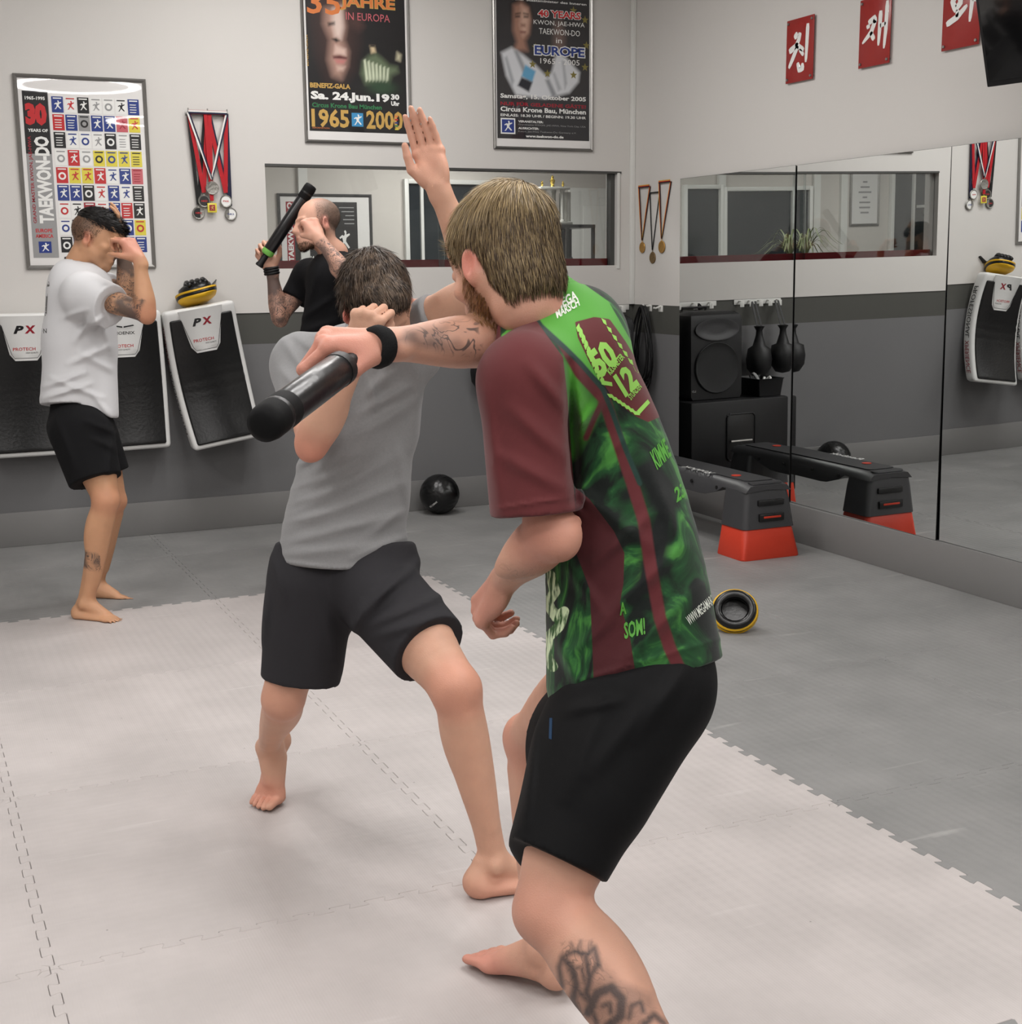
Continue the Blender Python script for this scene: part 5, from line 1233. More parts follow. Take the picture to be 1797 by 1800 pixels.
def head_frame(F, U): F = unit(F); U = unit(np.asarray(U)-F*np.dot(U, F)); R_ = np.cross(F, U); return np.stack([R_, F, U])   # rows right, forward, up
def add_head(V, o, fr, nb_, sc=1.0, ears=True, k=1.0):
    H = lambda x, y, z: np.asarray(o)+sc*(fr[0]*x+fr[1]*y+fr[2]*z); r = lambda *a: np.array(a)*sc
    V.ell(H(0, -.016, .042), r(.076, .096, .082), fr, 0.02)
    V.ell(H(0, .020, .010), r(.068, .072, .075), fr, 0.02); V.ell(H(0, .030, -.045), r(.056, .055, .055), fr, 0.02)
    for s_ in (-1, 1):
        V.cap(H(s_*.056, -.008, -.040), H(s_*.024, .068, -.096), .017*sc, .017*sc, 0.02)
        V.ell(H(s_*.046, .062, -.016), r(.020, .018, .016), fr, 0.016)                      # cheekbone
        V.cap(H(s_*.010, .091, .021), H(s_*.044, .076, .020), .010*sc, .009*sc, 0.010)      # brow
        V.ell(H(s_*.031, .096, .003), r(.018, .014, .012), fr, 0.010, 'cut')                 # socket
        V.ell(H(s_*.031, .076, .003), r(.0145, .0125, .0115), fr, 0.003)                     # eyeball with lids
        V.cap(H(s_*.019, .086, .009), H(s_*.045, .078, .008), .0035*sc, .003*sc, 0.003); V.cap(H(s_*.020, .085, -.004), H(s_*.044, .078, -.003), .0026*sc, .0026*sc, 0.003)
        V.ell(H(s_*.012, .100, -.033), r(.0085, .010, .007), fr, 0.005)                      # nostril wing
    V.cap(H(0, .078, -.02), H(0, .082, -.09), .030*sc, .020*sc, 0.02); V.ell(H(0, .082, -.100), r(.020, .015, .014), fr, 0.012)
    V.cap(H(0, .092, .012), H(0, .113, -.028), .0075*sc, .0115*sc, 0.008); V.ell(H(0, .110, -.032), r(.011, .010, .009), fr, 0.005)
    V.ell(H(0, .100, -.060), r(.023, .009, .0055), fr, 0.004); V.ell(H(0, .099, -.069), r(.020, .009, .006), fr, 0.004); V.ell(H(0, .109, -.0645), r(.024, .006, .0012), fr, 0.002, 'cut')
    if ears:
        for s_ in (-1, 1):
            a = unit(fr[0]*s_*.94-fr[1]*.34); e2 = unit(np.cross(a, unit(fr[2]+fr[1]*-.18))); e3 = np.cross(a, e2); ef = np.stack([a, e2, e3])
            c = H(s_*.079, -.014, -.006)
            V.ell(c, r(.0085, .018, .031), ef, 0.004); V.ell(c+a*.008*sc, r(.007, .011, .020), ef, 0.003, 'cut')
            V.ell(H(s_*.076, -.004, -.010), r(.006, .005, .008), fr, 0.003); V.ell(H(s_*.077, -.008, -.032), r(.006, .009, .009), fr, 0.004)
    V.chain([H(0, -.020, -.045), H(0, -.030, -.085), nb_], [.058*sc, .056*sc, .062*sc], 0.025)
    for s_ in (-1, 1): V.cap(H(s_*.060, -.022, -.030), np.asarray(nb_)+fr[1]*.05+fr[0]*s_*.012, .014*sc, .012*sc, 0.02)
    return H
def add_trunk(V, neck, pel, shl, shr, hipl, hipr, fwd, g=1.0):
    neck, pel = np.asarray(neck), np.asarray(pel); up = unit(neck-pel); r_ = unit(np.asarray(shr)-np.asarray(shl)); f = unit(np.cross(up, r_)); f = f if np.dot(f, fwd) > 0 else -f; fr = np.stack([r_, f, up]); L = lambda s_, o=0: pel+(neck-pel)*s_+f*o
    V.ell(L(.66, -.005), (.125*g, .088*g, .17), fr, 0.03); V.ell(L(.32), (.115*g, .080*g, .18), fr, 0.03); V.ell(L(.02, -.012), (.125*g, .085*g, .11), fr, 0.03)
    V.cap(shl, shr, .044, .044, 0.02); V.cap(L(.88), neck, .065, .056, 0.02)
    V.cap(pel, hipl, .088, .088, 0.03); V.cap(pel, hipr, .088, .088, 0.03)
    return fr, L

# -------- skin
def skin_mat(name, tat_scale=30.0, tat_col=(0.035, 0.04, 0.045)):
    m = mat(name, (1, 1, 1, 1), 0.5, 0.35, var=0.08, scale=26, bump=0.12, bscale=380, attr='Col', sub=0.10)
    nt = m.node_tree; N = nt.nodes; L = nt.links; b = N['Principled BSDF']; src = b.inputs['Base Color'].links[0].from_socket
    tc = N.new('ShaderNodeTexCoord'); a = N.new('ShaderNodeAttribute'); a.attribute_name = 'tat'
    v = N.new('ShaderNodeTexNoise'); v.inputs['Scale'].default_value = tat_scale; v.inputs['Detail'].default_value = 2.0; v.inputs['Distortion'].default_value = 1.6; L.new(tc.outputs['Object'], v.inputs['Vector'])
    # ink lines lie where the field crosses chosen levels, shading where it is high
    w1 = N.new('ShaderNodeMath'); w1.operation = 'PINGPONG'; w1.inputs[1].default_value = 0.09; L.new(v.outputs['Fac'], w1.inputs[0])
    r1 = N.new('ShaderNodeMapRange'); r1.inputs[1].default_value = 0.014; r1.inputs[2].default_value = 0.036; r1.inputs[3].default_value = 1; r1.inputs[4].default_value = 0; L.new(w1.outputs[0], r1.inputs[0])
    n2 = N.new('ShaderNodeTexNoise'); n2.inputs['Scale'].default_value = tat_scale*.5; n2.inputs['Detail'].default_value = 3; L.new(tc.outputs['Object'], n2.inputs['Vector'])
    r2 = N.new('ShaderNodeMapRange'); r2.inputs[1].default_value = 0.42; r2.inputs[2].default_value = 0.60; r2.inputs[3].default_value = 0.12; r2.inputs[4].default_value = 0.85; L.new(n2.outputs['Fac'], r2.inputs[0])
    mx = N.new('ShaderNodeMath'); mx.operation = 'MAXIMUM'; L.new(r1.outputs[0], mx.inputs[0]); L.new(r2.outputs[0], mx.inputs[1])
    mu = N.new('ShaderNodeMath'); mu.operation = 'MULTIPLY'; mu.use_clamp = True; L.new(mx.outputs[0], mu.inputs[0]); L.new(a.outputs['Fac'], mu.inputs[1])
    ms = N.new('ShaderNodeMath'); ms.operation = 'MULTIPLY'; ms.inputs[1].default_value = 0.82; L.new(mu.outputs[0], ms.inputs[0])
    mc = N.new('ShaderNodeMix'); mc.data_type = 'RGBA'; mc.inputs[7].default_value = (*tat_col, 1); L.new(ms.outputs[0], mc.inputs[0]); L.new(src, mc.inputs[6]); L.new(mc.outputs[2], b.inputs['Base Color'])
    return m
def cloth_mat(name, col, var=0.05, bscale=500, rough=0.85, bump=0.25, heather=0.0):
    m = mat(name, col, rough, 0.2, var=var, scale=5, bump=bump, bscale=bscale, sheen=0.15 if max(col[:3]) > 0.05 else 0.0)
    if heather:
        m.node_tree.nodes['Noise Texture'].inputs['Scale'].default_value = 180
    return m
def soft(P, c, r, fr=None):
    """1 inside an ellipsoid falling to 0 outside, for skin tints"""
    d = P-np.asarray(c)
    if fr is not None: d = d@np.asarray(fr).T
    q = np.sqrt(((d/np.asarray(r))**2).sum(1)); return np.clip(1.6-q*1.25, 0, 1)
def segsoft(P, a, b, r, t0=0.0, t1=1.0):
    a = np.asarray(a, float); ba = np.asarray(b, float)-a; t = ((P-a)@ba)/np.dot(ba, ba); tc = np.clip(t, 0, 1); d = np.linalg.norm(P-a-tc[:, None]*ba, axis=1)
    return (d < r)*np.clip((t-t0)*25+.5, 0, 1)*np.clip((t1-t)*25+.5, 0, 1)
def mixc(c, col, w_): return c*(1-w_[:, None])+np.asarray(col)*w_[:, None]

# -------- hair strands: thin tapered ribbons growing from a scalp surface
def strands(name, roots, normals, dirfn, length, m, parent, width=0.0009, seg=6, lift=0.25, seed=1, grav=0.15, tint=None, rnd=0.16):
    if isinstance(m, tuple): c1, c2 = m; m = bpy.data.materials.get('strand_'+name) or mat('strand_'+name, (1, 1, 1, 1), .5, .35, var=0, attr='Col')
    else: c1 = None
    R = np.random.RandomState(seed); n = len(roots); P = roots.copy(); T_ = np.zeros_like(P); out = [P.copy()]
    ln = length(roots)*R.uniform(.75, 1.15, n) if callable(length) else length*R.uniform(.75, 1.15, n)
    D = dirfn(roots, normals); D = D+R.randn(n, 3)*rnd; D /= np.linalg.norm(D, axis=1)[:, None]
    d = unit_rows(D+normals*lift)
    for i in range(seg):
        P = P+d*(ln/seg)[:, None]; out.append(P.copy()); d = unit_rows(d*0.8+D*0.25+np.array([0, 0, -grav])-normals*0.06*i/seg)
    W_ = unit_rows(np.cross(D, normals+0.3*R.randn(n, 3)))
    V_ = []; 
    for i, q in enumerate(out):
        w_ = width*(1-0.85*(i/seg)**1.5); V_.append(q-W_*w_); V_.append(q+W_*w_)
    co = np.stack(V_, 1).reshape(-1, 3); k = 2*(seg+1); base = (np.arange(n)*k)[:, None]
    Q = np.concatenate([base+np.array([2*i, 2*i+1, 2*i+3, 2*i+2]) for i in range(seg)])
    nr = np.repeat(unit_rows(normals+0.25*R.randn(n, 3)), k, 0)
    o = fast_mesh(name, co, Q, m, parent, normals=nr if len(co) == len(nr) else None); o['kind'] = 'stuff'
    if c1 is not None and len(o.data.vertices) == len(co):
        f = np.clip(R.rand(n)**1.3*.75+(tint(roots) if tint else .25), 0, 1)[:, None]; c = np.array(c1[:3])*(1-f)+np.array(c2[:3])*f; rgba = np.ones((len(co), 4), np.float32); rgba[:, :3] = np.repeat(c, k, 0)
        o.data.color_attributes.new('Col', 'FLOAT_COLOR', 'POINT').data.foreach_set('color', rgba.ravel())
    return o
def tri(V, P):
    """field value and gradient of a volume at points (outside its box: a large value)"""
    idx = []; fr = []; ok = np.ones(len(P), bool)
    for a in range(3):
        i = np.searchsorted(V.ax[a], P[:, a])-1; ok &= (i >= 0) & (i < len(V.ax[a])-1); i = np.clip(i, 0, len(V.ax[a])-2); idx.append(i); fr.append((P[:, a]-V.ax[a][i])/(V.ax[a][i+1]-V.ax[a][i]))
    v = np.zeros(len(P))
    for i in (0, 1):
        for j in (0, 1):
            for k in (0, 1):
                w_ = (fr[0] if i else 1-fr[0])*(fr[1] if j else 1-fr[1])*(fr[2] if k else 1-fr[2]); v += w_*V.D[idx[0]+i, idx[1]+j, idx[2]+k]
    return np.where(ok, v, .06)
def dseg(P, a, b):
    a = np.asarray(a, float); ba = np.asarray(b, float)-a; t = np.clip(((P-a)@ba)/np.dot(ba, ba), 0, 1); return np.linalg.norm(P-a-t[:, None]*ba, axis=1)
def tuck(o, vols, K, th=.25):
    """press the covered trunk and thighs of a body in under its clothes"""
    off = np.array(world_loc(o)); n = len(o.data.vertices); co = np.empty(n*3, np.float32); o.data.vertices.foreach_get('co', co); P = co.reshape(-1, 3).astype(float)+off
    tr = dseg(P, K['neck']*.80+K['pel']*.20, K['pel']); lg = np.minimum(dseg(P, K['hipL']*(1-th)+K['knL']*th, K['anL']), dseg(P, K['hipR']*(1-th)+K['knR']*th, K['anR'])); hp = np.minimum(np.minimum(dseg(P, K['pel'], K['hipL']), dseg(P, K['pel'], K['hipR'])), np.minimum(dseg(P, K['hipL'], K['hipL']*(1-th)+K['knL']*th), dseg(P, K['hipR'], K['hipR']*(1-th)+K['knR']*th))); tr = np.minimum(tr, hp)
    tr = np.minimum(tr, np.minimum(dseg(P, K['neck']*.8+K['pel']*.2, K['shL']*.8+K['pel']*.2), dseg(P, K['neck']*.8+K['pel']*.2, K['shR']*.8+K['pel']*.2)))
    ar = np.minimum(np.minimum(dseg(P, K['shL']*.6+K['elL']*.4, K['elL']), dseg(P, K['elL'], K['wrL'])), np.minimum(dseg(P, K['shR']*.6+K['elR']*.4, K['elR']), dseg(P, K['elR'], K['wrR'])))
    nk = dseg(P, K['neck'], K['head'])
    m = (tr < ar) & (tr < nk) & (tr < .22) & (tr < lg)
    f = lambda Q: np.min([tri(v, Q) for v in vols], axis=0)
    for _ in range(4):
        q = P[m]; d = f(q); e = .006; g = np.stack([f(q+np.eye(3)[i]*e)-f(q-np.eye(3)[i]*e) for i in range(3)], 1); L_ = np.linalg.norm(g, axis=1)[:, None]+1e-9; g = g/L_
        mv = np.clip(d+.007, 0, .03)[:, None]*(L_ > 1e-4)*(d < .055)[:, None]; P[m] = q-g*mv
    # whatever still stands off the cloth is drawn towards the trunk axis
    o.data.vertices.foreach_set('co', (P-off).astype(np.float32).ravel()); o.data.update()
def unit_rows(A): return A/(np.linalg.norm(A, axis=1)[:, None]+1e-12)
def hair_mat(name, c1, c2, scale=160, rough=0.45):
    m = mat(name, c1, rough, 0.35, var=0.0); nt = m.node_tree; N = nt.nodes; L = nt.links; b = N['Principled BSDF']; tc = N.new('ShaderNodeTexCoord')
    n = N.new('ShaderNodeTexNoise'); n.inputs['Scale'].default_value = scale; n.inputs['Detail'].default_value = 2; L.new(tc.outputs['Object'], n.inputs['Vector'])
    r = N.new('ShaderNodeValToRGB'); r.color_ramp.elements[0].position = .35; r.color_ramp.elements[1].position = .65; r.color_ramp.elements[0].color = c1; r.color_ramp.elements[1].color = c2
    L.new(n.outputs['Fac'], r.inputs[0]); L.new(r.outputs[0], b.inputs['Base Color']); return m
def sample_surface(P, N, Q, n, mask, seed=0):
    R = np.random.RandomState(seed); c = P[Q].mean(1); ok = np.nonzero(mask(c))[0]; i = ok[R.randint(0, len(ok), n)]; w_ = R.rand(n, 4); w_ /= w_.sum(1)[:, None]
    p = (P[Q[i]]*w_[..., None]).sum(1); nn = unit_rows((N[Q[i]]*w_[..., None]).sum(1)); return p, nn
# ------------------------------------------------------------------ helpers that read a point back into the photograph's frame (used to trace cloth print and creases)
def proj(P):
    q = P-CAM; d = q@FW; return np.stack([898.5+FOC*(q@RT)/d, 900-FOC*(q@UP)/d], 1), d
def creases(L):
    """creases traced as lines (u0, v0, u1, v1, width px, height m)"""
    def fn(X, Y, Z_):
        x, y, z = X-CAM[0], Y-CAM[1], Z_-CAM[2]; d = x*FW[0]+y*FW[1]+z*FW[2]
        u = 898.5+FOC*(x*RT[0]+y*RT[1]+z*RT[2])/d; v = 900-FOC*(x*UP[0]+y*UP[1]+z*UP[2])/d; o = 0
        for u0, v0, u1, v1, w_, a in L:
            bx, by = u1-u0, v1-v0; h = ((u-u0)*bx+(v-v0)*by)/(bx*bx+by*by); hc = np.clip(h, 0, 1); d2 = (u-u0-hc*bx)**2+(v-v0-hc*by)**2
            o = o-a*np.exp(-d2/(w_*w_))*(0.35+0.65*np.sin(np.pi*np.clip(h, 0.0, 1.0)))
        return o
    return fn
def sd_poly(uv, poly_):
    """signed distance to a polygon, negative inside"""
    p = np.asarray(poly_, float); n = len(p); d = np.full(len(uv), 1e18); ins = np.zeros(len(uv), bool)
    for i in range(n):
        a, b = p[i], p[(i+1) % n]; e = b-a; w_ = uv-a; t = np.clip((w_@e)/(e@e+1e-9), 0, 1); q = w_-t[:, None]*e; d = np.minimum(d, (q*q).sum(1))
        c = ((a[1] > uv[:, 1]) != (b[1] > uv[:, 1])) & (uv[:, 0] < (b[0]-a[0])*(uv[:, 1]-a[1])/(b[1]-a[1]+1e-12)+a[0]); ins ^= c
    return np.where(ins, -1, 1)*np.sqrt(d)
def sd_line(uv, pts, w_):
    d = np.full(len(uv), 1e18)
    for a, b in zip(pts, pts[1:]):
        a = np.asarray(a, float); b = np.asarray(b, float); e = b-a; q = uv-a; t = np.clip((q@e)/(e@e), 0, 1); q = q-t[:, None]*e; d = np.minimum(d, (q*q).sum(1))
    return np.sqrt(d)-w_
def bvh_of(P, Q): return BVHTree.FromPolygons([Vector(p) for p in P], [tuple(int(i) for i in q) for q in Q])
def pressed(name, bv, uv, faces, m, parent, off=0.0012, label=None):
    """flat print pressed onto a body surface: outline points given in the photograph's frame land on the cloth or skin"""
    co = []; last = None
    for u, v in uv:
        r = Vector(at(u, v, 1.0)-CAM).normalized(); hit = bv.ray_cast(Vector(CAM), r)
        if hit[0] is None: co.append(None); continue
        co.append(np.array(hit[0])-np.array(r)*off)
    ok = [c is not None for c in co]; mean = np.mean([c for c in co if c is not None], 0) if any(ok) else None
    if mean is None: return None
    faces = [f for f in faces if all(ok[i] for i in f)]; co = [c if c is not None else mean for c in co]
    if not faces: return None
    return mesh_obj(name, co, faces, m, parent, smooth=None, label=label)
def text_on(name, bv, s, p0, xd, yd, w_, h_, m, parent, bold=0.02, shear=0.0):
    """lettering with lower-left corner p0 and pixel directions xd (reading) and yd (up)"""
    v, f, _ = text_geo(s, bold, shear, 1.0); bm = nb(); vs = [bm.verts.new((a*w_, b*h_, 0)) for a, b in v]
    for q in f:
        try: bm.faces.new([vs[i] for i in q])
        except ValueError: pass
    bmesh.ops.triangulate(bm, faces=bm.faces)
    for _ in range(2):
        es = [e for e in bm.edges if e.calc_length() > 7]
        if es: bmesh.ops.subdivide_edges(bm, edges=es, cuts=1)
        bmesh.ops.triangulate(bm, faces=bm.faces)
    bm.verts.index_update(); xd = np.asarray(unit(list(xd)+[0])[:2]); yd = np.asarray(unit(list(yd)+[0])[:2])
    uv = [np.asarray(p0)+xd*x.co.x+yd*x.co.y for x in bm.verts]; fc = [tuple(q.index for q in fa.verts) for fa in bm.faces]; bm.free()
    return pressed(name, bv, uv, fc, m, parent)
def poly_on(name, bv, pts, m, parent, off=0.0012, label=None, step=9):
    bm = nb(); vs = [bm.verts.new((a, b, 0)) for a, b in pts]; bm.faces.new(vs); bmesh.ops.triangulate(bm, faces=bm.faces)
    for _ in range(3):
        es = [e for e in bm.edges if e.calc_length() > step]
        if es: bmesh.ops.subdivide_edges(bm, edges=es, cuts=1)
        bmesh.ops.triangulate(bm, faces=bm.faces)
    bm.verts.index_update(); uv = [(x.co.x, x.co.y) for x in bm.verts]; fc = [tuple(q.index for q in fa.verts) for fa in bm.faces]; bm.free()
    return pressed(name, bv, uv, fc, m, parent, off, label)
def J_(**k): return {a: at(*b) for a, b in k.items()}
def bounds(pts, pad): p = np.array(pts); return p.min(0)-pad, p.max(0)+pad
def baton(label, a, b, r, grip, band, group='padded training batons'):
    """padded stick from the butt a to the tip b"""
    a, b = np.asarray(a, float), np.asarray(b, float); L = np.linalg.norm(b-a); d = unit(b-a); t = thing('training_baton', label, 'baton', tuple(a), group)
    pad = mat('padded_black_vinyl', srgb(26, 26, 28), 0.28, 0.5, var=0.1, bump=0.06, bscale=60)
    bm = nb(); lathe(bm, [(0, grip), (r*.7, grip), (r, grip+.012), (r*1.01, (grip+L)/2), (r, L-.016), (r*.9, L-.004), (r*.62, L), (0, L+.001)], a, 24, d); obj('padding', bm, pad, t, smooth=60)
    bm = nb(); lathe(bm, [(0, 0), (r*.62, 0), (r*.68, .008), (r*.52, .02), (r*.52, grip), (0, grip)], a, 16, d); obj('grip', bm, M['black'], t, smooth=60)
    bm = nb(); lathe(bm, [(r*.80, grip+.004), (r*1.025, grip+.012), (r*1.03, grip+.030), (r*.9, grip+.030)], a, 24, d); obj('band', bm, band, t, smooth=60)
    bm = nb(); lathe(bm, [(r*1.0, L-.05), (r*1.03, L-.046), (r*1.03, L-.040), (r, L-.036)], a, 24, d); obj('seam', bm, M['blackmet'], t, smooth=60)
    bm = nb(); lathe(bm, [(r*1.0, L-.075), (r*1.025, L-.072), (r*1.02, L-.016), (r*.93, L-.002), (r*.62, L+.002), (0, L+.003)], a, 24, d); obj('tip_cap', bm, mat('matt_black_tip', srgb(10, 10, 11), .7, .2), t, smooth=60, label='matt black padded tip')
    return t
# ------------------------------------------------------------------ person in the green and maroon shirt, back to the camera
def green_man():
    K = J_(neck=(968, 560, 2.22), head=(886, 470, 2.20), shL=(922, 660, 2.10), elL=(965, 940, 2.12), wrL=(886, 1020, 2.32), shR=(1010, 596, 2.36), elR=(848, 600, 2.20), wrR=(676, 606, 2.06),
           pel=(1110, 1110, 2.28), hipL=(1098, 1180, 2.20), hipR=(1112, 1165, 2.38), knL=(968, 1600, 2.15), anL=(1235, 1975, 1.98), knR=(934, 1300, 2.74), anR=(952, 1660, 2.80))
    t = thing('person', 'person in green and maroon sports shirt and black shorts seen from behind, swinging a baton', 'person', (*at(960, 1740, 2.8)[:2], 0), 'people sparring on the mats')
    Fh = cdir(-.56, -.34, .80); fr = head_frame(Fh, cdir(-.16, 1, .12))
    allp = list(K.values()); hand = at(585, 640, 2.0)
    lo, hi = bounds(allp+[hand, K['head']+np.array([0, 0, .14])], .13); lo[2] = -0.01
    lo[0] -= .1; 
    fine = [(K['head']-.14, K['head']+.15, .0035), (hand-.09, K['wrR']+.04, .0032)]
    V = Vol(lo, hi, .0065, [(np.minimum(hand, K['wrR'])-.08, np.maximum(hand, K['wrR'])+.07, .0034), (K['head']-.13, K['head']+.14, .004), (at(890, 1060, 2.36)-.1, at(890, 1060, 2.36)+.1, .004), (at(900, 1720, 2.8)-np.array([.16, .16, .1]), at(900, 1720, 2.8)+.12, .004), (at(1060, 1720, 2.05)-.10, at(1060, 1720, 2.05)+.10, .0042)])
    H = add_head(V, K['head'], fr, K['neck'], .97)
    tr, TL = add_trunk(V, K['neck'], K['pel'], K['shL'], K['shR'], K['hipL'], K['hipR'], cdir(-.7, 0, .7), .58)
    add_arm(V, K['shL'], K['elL'], K['wrL'], cdir(-.8, 0, .5), 1.0)
    V.ell(at(990, 945, 2.10), (.026, .026, .032), None, .03)      # point of the elbow
    add_arm(V, K['shR'], K['elR'], K['wrR'], cdir(0, 1, 0), 1.0)
    # hand round the baton: fingers wrap over the far side
    bd = unit(at(455, 752, 1.72)-at(640, 600, 2.07))
    add_hand(V, K['wrR'], cdir(-.93, .02, -.28), cdir(-.15, -.75, .35), cdir(-.3, -.55, -.75), [(48, 72, 50), (60, 78, 52), (66, 80, 54), (70, 80, 50)], 1.06, thumb=((.6, .45, .35), (.75, -.1, .6), (.6, -.55, .55)), spread=.02)
    add_hand(V, K['wrL'], unit(at(850, 1068, 2.36)-K['wrL']), cdir(.85, -.25, .3), cdir(-.1, -.2, .9), [(50, 62, 40), (58, 66, 42), (62, 68, 42), (60, 66, 40)], 1.02, thumb=((.9, .3, .3), (.9, 0, .45), (.85, -.1, .5)), spread=.05)
    add_leg(V, K['hipL'], K['knL'], K['anL'], cdir(-.8, 0, .5), cdir(-.75, -.5, .55), cdir(.5, .1, .8), sc=1.08, cw=1.12)
    ffR = unit(at(818, 1700, 2.88)-at(985, 1740, 2.72)); ffR[2] = -0.04
    add_leg(V, K['hipR'], K['knR'], K['anR'], ffR*np.array([1, 1, 0]), ffR, np.cross(ffR, Z)*-1, sc=1.0)
    V.plane((0, 0, 0.001), (0, 0, -1), .004, lo=(lo[0], lo[1], -.02), hi=(hi[0], hi[1], .03))
    base, red = lin(206, 158, 136), lin(204, 128, 112)
    hl = fr
    def paint(P, N):
        c = np.tile(base, (len(P), 1)).astype(float)
        for k, r_ in (('elL', .07), ('knR', .07), ('knL', .07)): c = mixc(c, red, .55*soft(P, K[k], (r_, r_, r_)))
        c = mixc(c, lin(200, 120, 106), .5*soft(P, hand+0*P[0], (.10, .10, .10))); c = mixc(c, lin(204, 132, 118), .5*soft(P, at(870, 1070, 2.36), (.09, .09, .09)))
        c = mixc(c, lin(206, 130, 118), .6*soft(P, K['neck']-fr[1]*.0+np.array([0, 0, .03]), (.10, .10, .09)))
        for s_ in (-1, 1): c = mixc(c, lin(198, 112, 98), .7*soft(P, H(s_*.079, -.014, -.006), (.026, .026, .036)))
        c = mixc(c, lin(122, 84, 54), .75*np.maximum(soft(P, H(0, .060, -.085), (.075, .060, .045), fr), soft(P, H(-.058, .02, -.055), (.03, .035, .05), fr)))
        c = mixc(c, lin(204, 128, 116), .5*soft(P, at(840, 1705, 2.85), (.10, .10, .06)))
        uv, dd = proj(P); ink_ = np.zeros(len(P))
        for ps, w_ in (([(988, 1735), (983, 1700), (990, 1682), (1010, 1672), (1032, 1679), (1045, 1666), (1052, 1695), (1040, 1712)], 6), ([(990, 1684), (1005, 1700), (1013, 1730), (1007, 1760), (1022, 1792)], 8), ([(1030, 1682), (1037, 1718), (1031, 1745), (1044, 1768)], 7),
                       ([(1034, 1780), (1050, 1746), (1075, 1736), (1093, 1756), (1091, 1786), (1070, 1803)], 10), ([(1060, 1768), (1072, 1764), (1074, 1780)], 5), ([(1106, 1790), (1110, 1768), (1127, 1762), (1131, 1778)], 4), ([(1130, 1804), (1150, 1784), (1168, 1799)], 7), ([(1000, 1705), (1022, 1700), (1028, 1725)], 4), ([(1008, 1668), (1004, 1658)], 2), ([(1020, 1668), (1021, 1654)], 2), ([(1036, 1668), (1040, 1656)], 2), ([(1015, 1740), (1035, 1760), (1050, 1800)], 5)):
            ink_ = np.maximum(ink_, np.clip(.5-sd_line(uv, ps, w_*.85)/8, 0, 1))
        c = mixc(c, lin(56, 58, 62), .80*ink_*(dd < 2.3)*(uv[:, 1] > 1640))
        return c
    def tat(P, N):
        uv, d = proj(P); a = np.clip(-sd_poly(uv, [(985, 1655), (1045, 1652), (1060, 1685), (1090, 1720), (1150, 1745), (1165, 1800), (1230, 1900), (1120, 1900), (1010, 1790), (985, 1720)])/14+.2, 0, 1)*(d < 2.3)
        b = np.clip(-sd_poly(uv, [(712, 575), (790, 560), (850, 560), (850, 632), (790, 628), (720, 612), (690, 600)])/16+.1, 0, 1)*(d < 2.4)
        c_ = np.clip(-sd_poly(uv, [(870, 985), (960, 985), (985, 1000), (930, 1040), (880, 1030)])/30, 0, 1)*.5*(d < 2.5)
        return np.maximum(np.maximum(a*.55, b*1.0), c_)
    ob, P, N, Q = build('body', V, skin_mat('skin_fair', 17.0), t, paint, {'tat': tat})
    # hair
    hv = Vol(*bounds([K['head']], .17), .0045)
    hv.ell(H(0, -.020, .046), (.081, .101, .089), fr, .02); hv.ell(H(0, -.052, -.030), (.068, .056, .078), fr, .03)
    hv.ell(H(0, .085, .0), (.10, .055, .075), fr, .02, 'cut')
    hv.ell(H(0, .02, -.085), (.12, .075, .070), fr, .012, 'cut'); hv.plane(H(0, -.06, -.092), -fr[2]-fr[1]*.2, .01)
    for s_ in (-1, 1): hv.ell(H(s_*.085, -.010, -.018), (.022, .026, .044), fr, .008, 'cut')
    R = np.random.RandomState(5)
    hv.disp(foldfield_fn(31, 60, *bounds([K['head']], .11), (.012, .02), .0035, (.02, .04)), *bounds([K['head']], .16))
    hm = hair_mat('hair_dark_blond', srgb(58, 44, 32), srgb(110, 88, 62), 120); hm2 = hair_mat('hair_strand_blond', srgb(74, 56, 40), srgb(158, 132, 94), 60)
    ho, hP, hN, hQ = build('hair', hv, hm, t, relax=1)
    wh = H(.020, -.075, .105)
    def flow(r, n):
        d = r-wh; d = d-n*(d*n).sum(1)[:, None]; d = unit_rows(d); sw = np.cross(n, d); low = np.clip((-(r-H(0, 0, .05))@fr[2])/.08, 0, 1)[:, None]
        return unit_rows(d*(1-.6*low)+sw*.25*(1-low)-fr[2]*(.9*low)-fr[1]*0.1*low)
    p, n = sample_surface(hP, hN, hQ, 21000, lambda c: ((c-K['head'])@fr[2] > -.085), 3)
    strands('hair_strands', p, n, flow, lambda r: .018+.020*np.clip((r-K['head'])@fr[2]/.1, 0, 1), (srgb(70, 54, 38), srgb(196, 170, 124)), ho, .00062, 6, .12, 2, .1, lambda r: -.12+.62*np.clip(((r-H(0, 0, .03))@fr[2])/.10, 0, 1), .07)  # lighter crown: part bleached hair, part overhead light put into the strand colour
    # beard
    msk = lambda c: (((c-H(0, .055, -.088))@fr.T/np.array([.07, .065, .048]))**2).sum(1) < 1
    p, n = sample_surface(P, N, Q, 2600, lambda c: msk(c) | ((((c-H(-.058, .02, -.052))@fr.T/np.array([.03, .03, .05]))**2).sum(1) < 1), 4)
    strands('beard', p, n, lambda r, n_: np.tile(-fr[2]+fr[1]*.2, (len(r), 1)), .010, (srgb(110, 74, 44), srgb(160, 116, 74)), t, .0005, 3, .6, 8, 0)

    # shirt
    S = Vol(*bounds([at(1060, 500, 2.2), at(840, 700, 2.1), at(1272, 1225, 2.3), at(950, 1225, 2.1), at(1050, 900, 2.5), at(950, 900, 2.0)], .10), .0046)
    S.chain([at(985, 640, 2.24), at(1046, 770, 2.27), at(1092, 960, 2.27), at(1117, 1190, 2.275)], [.110, .114, .131, .152], .04)
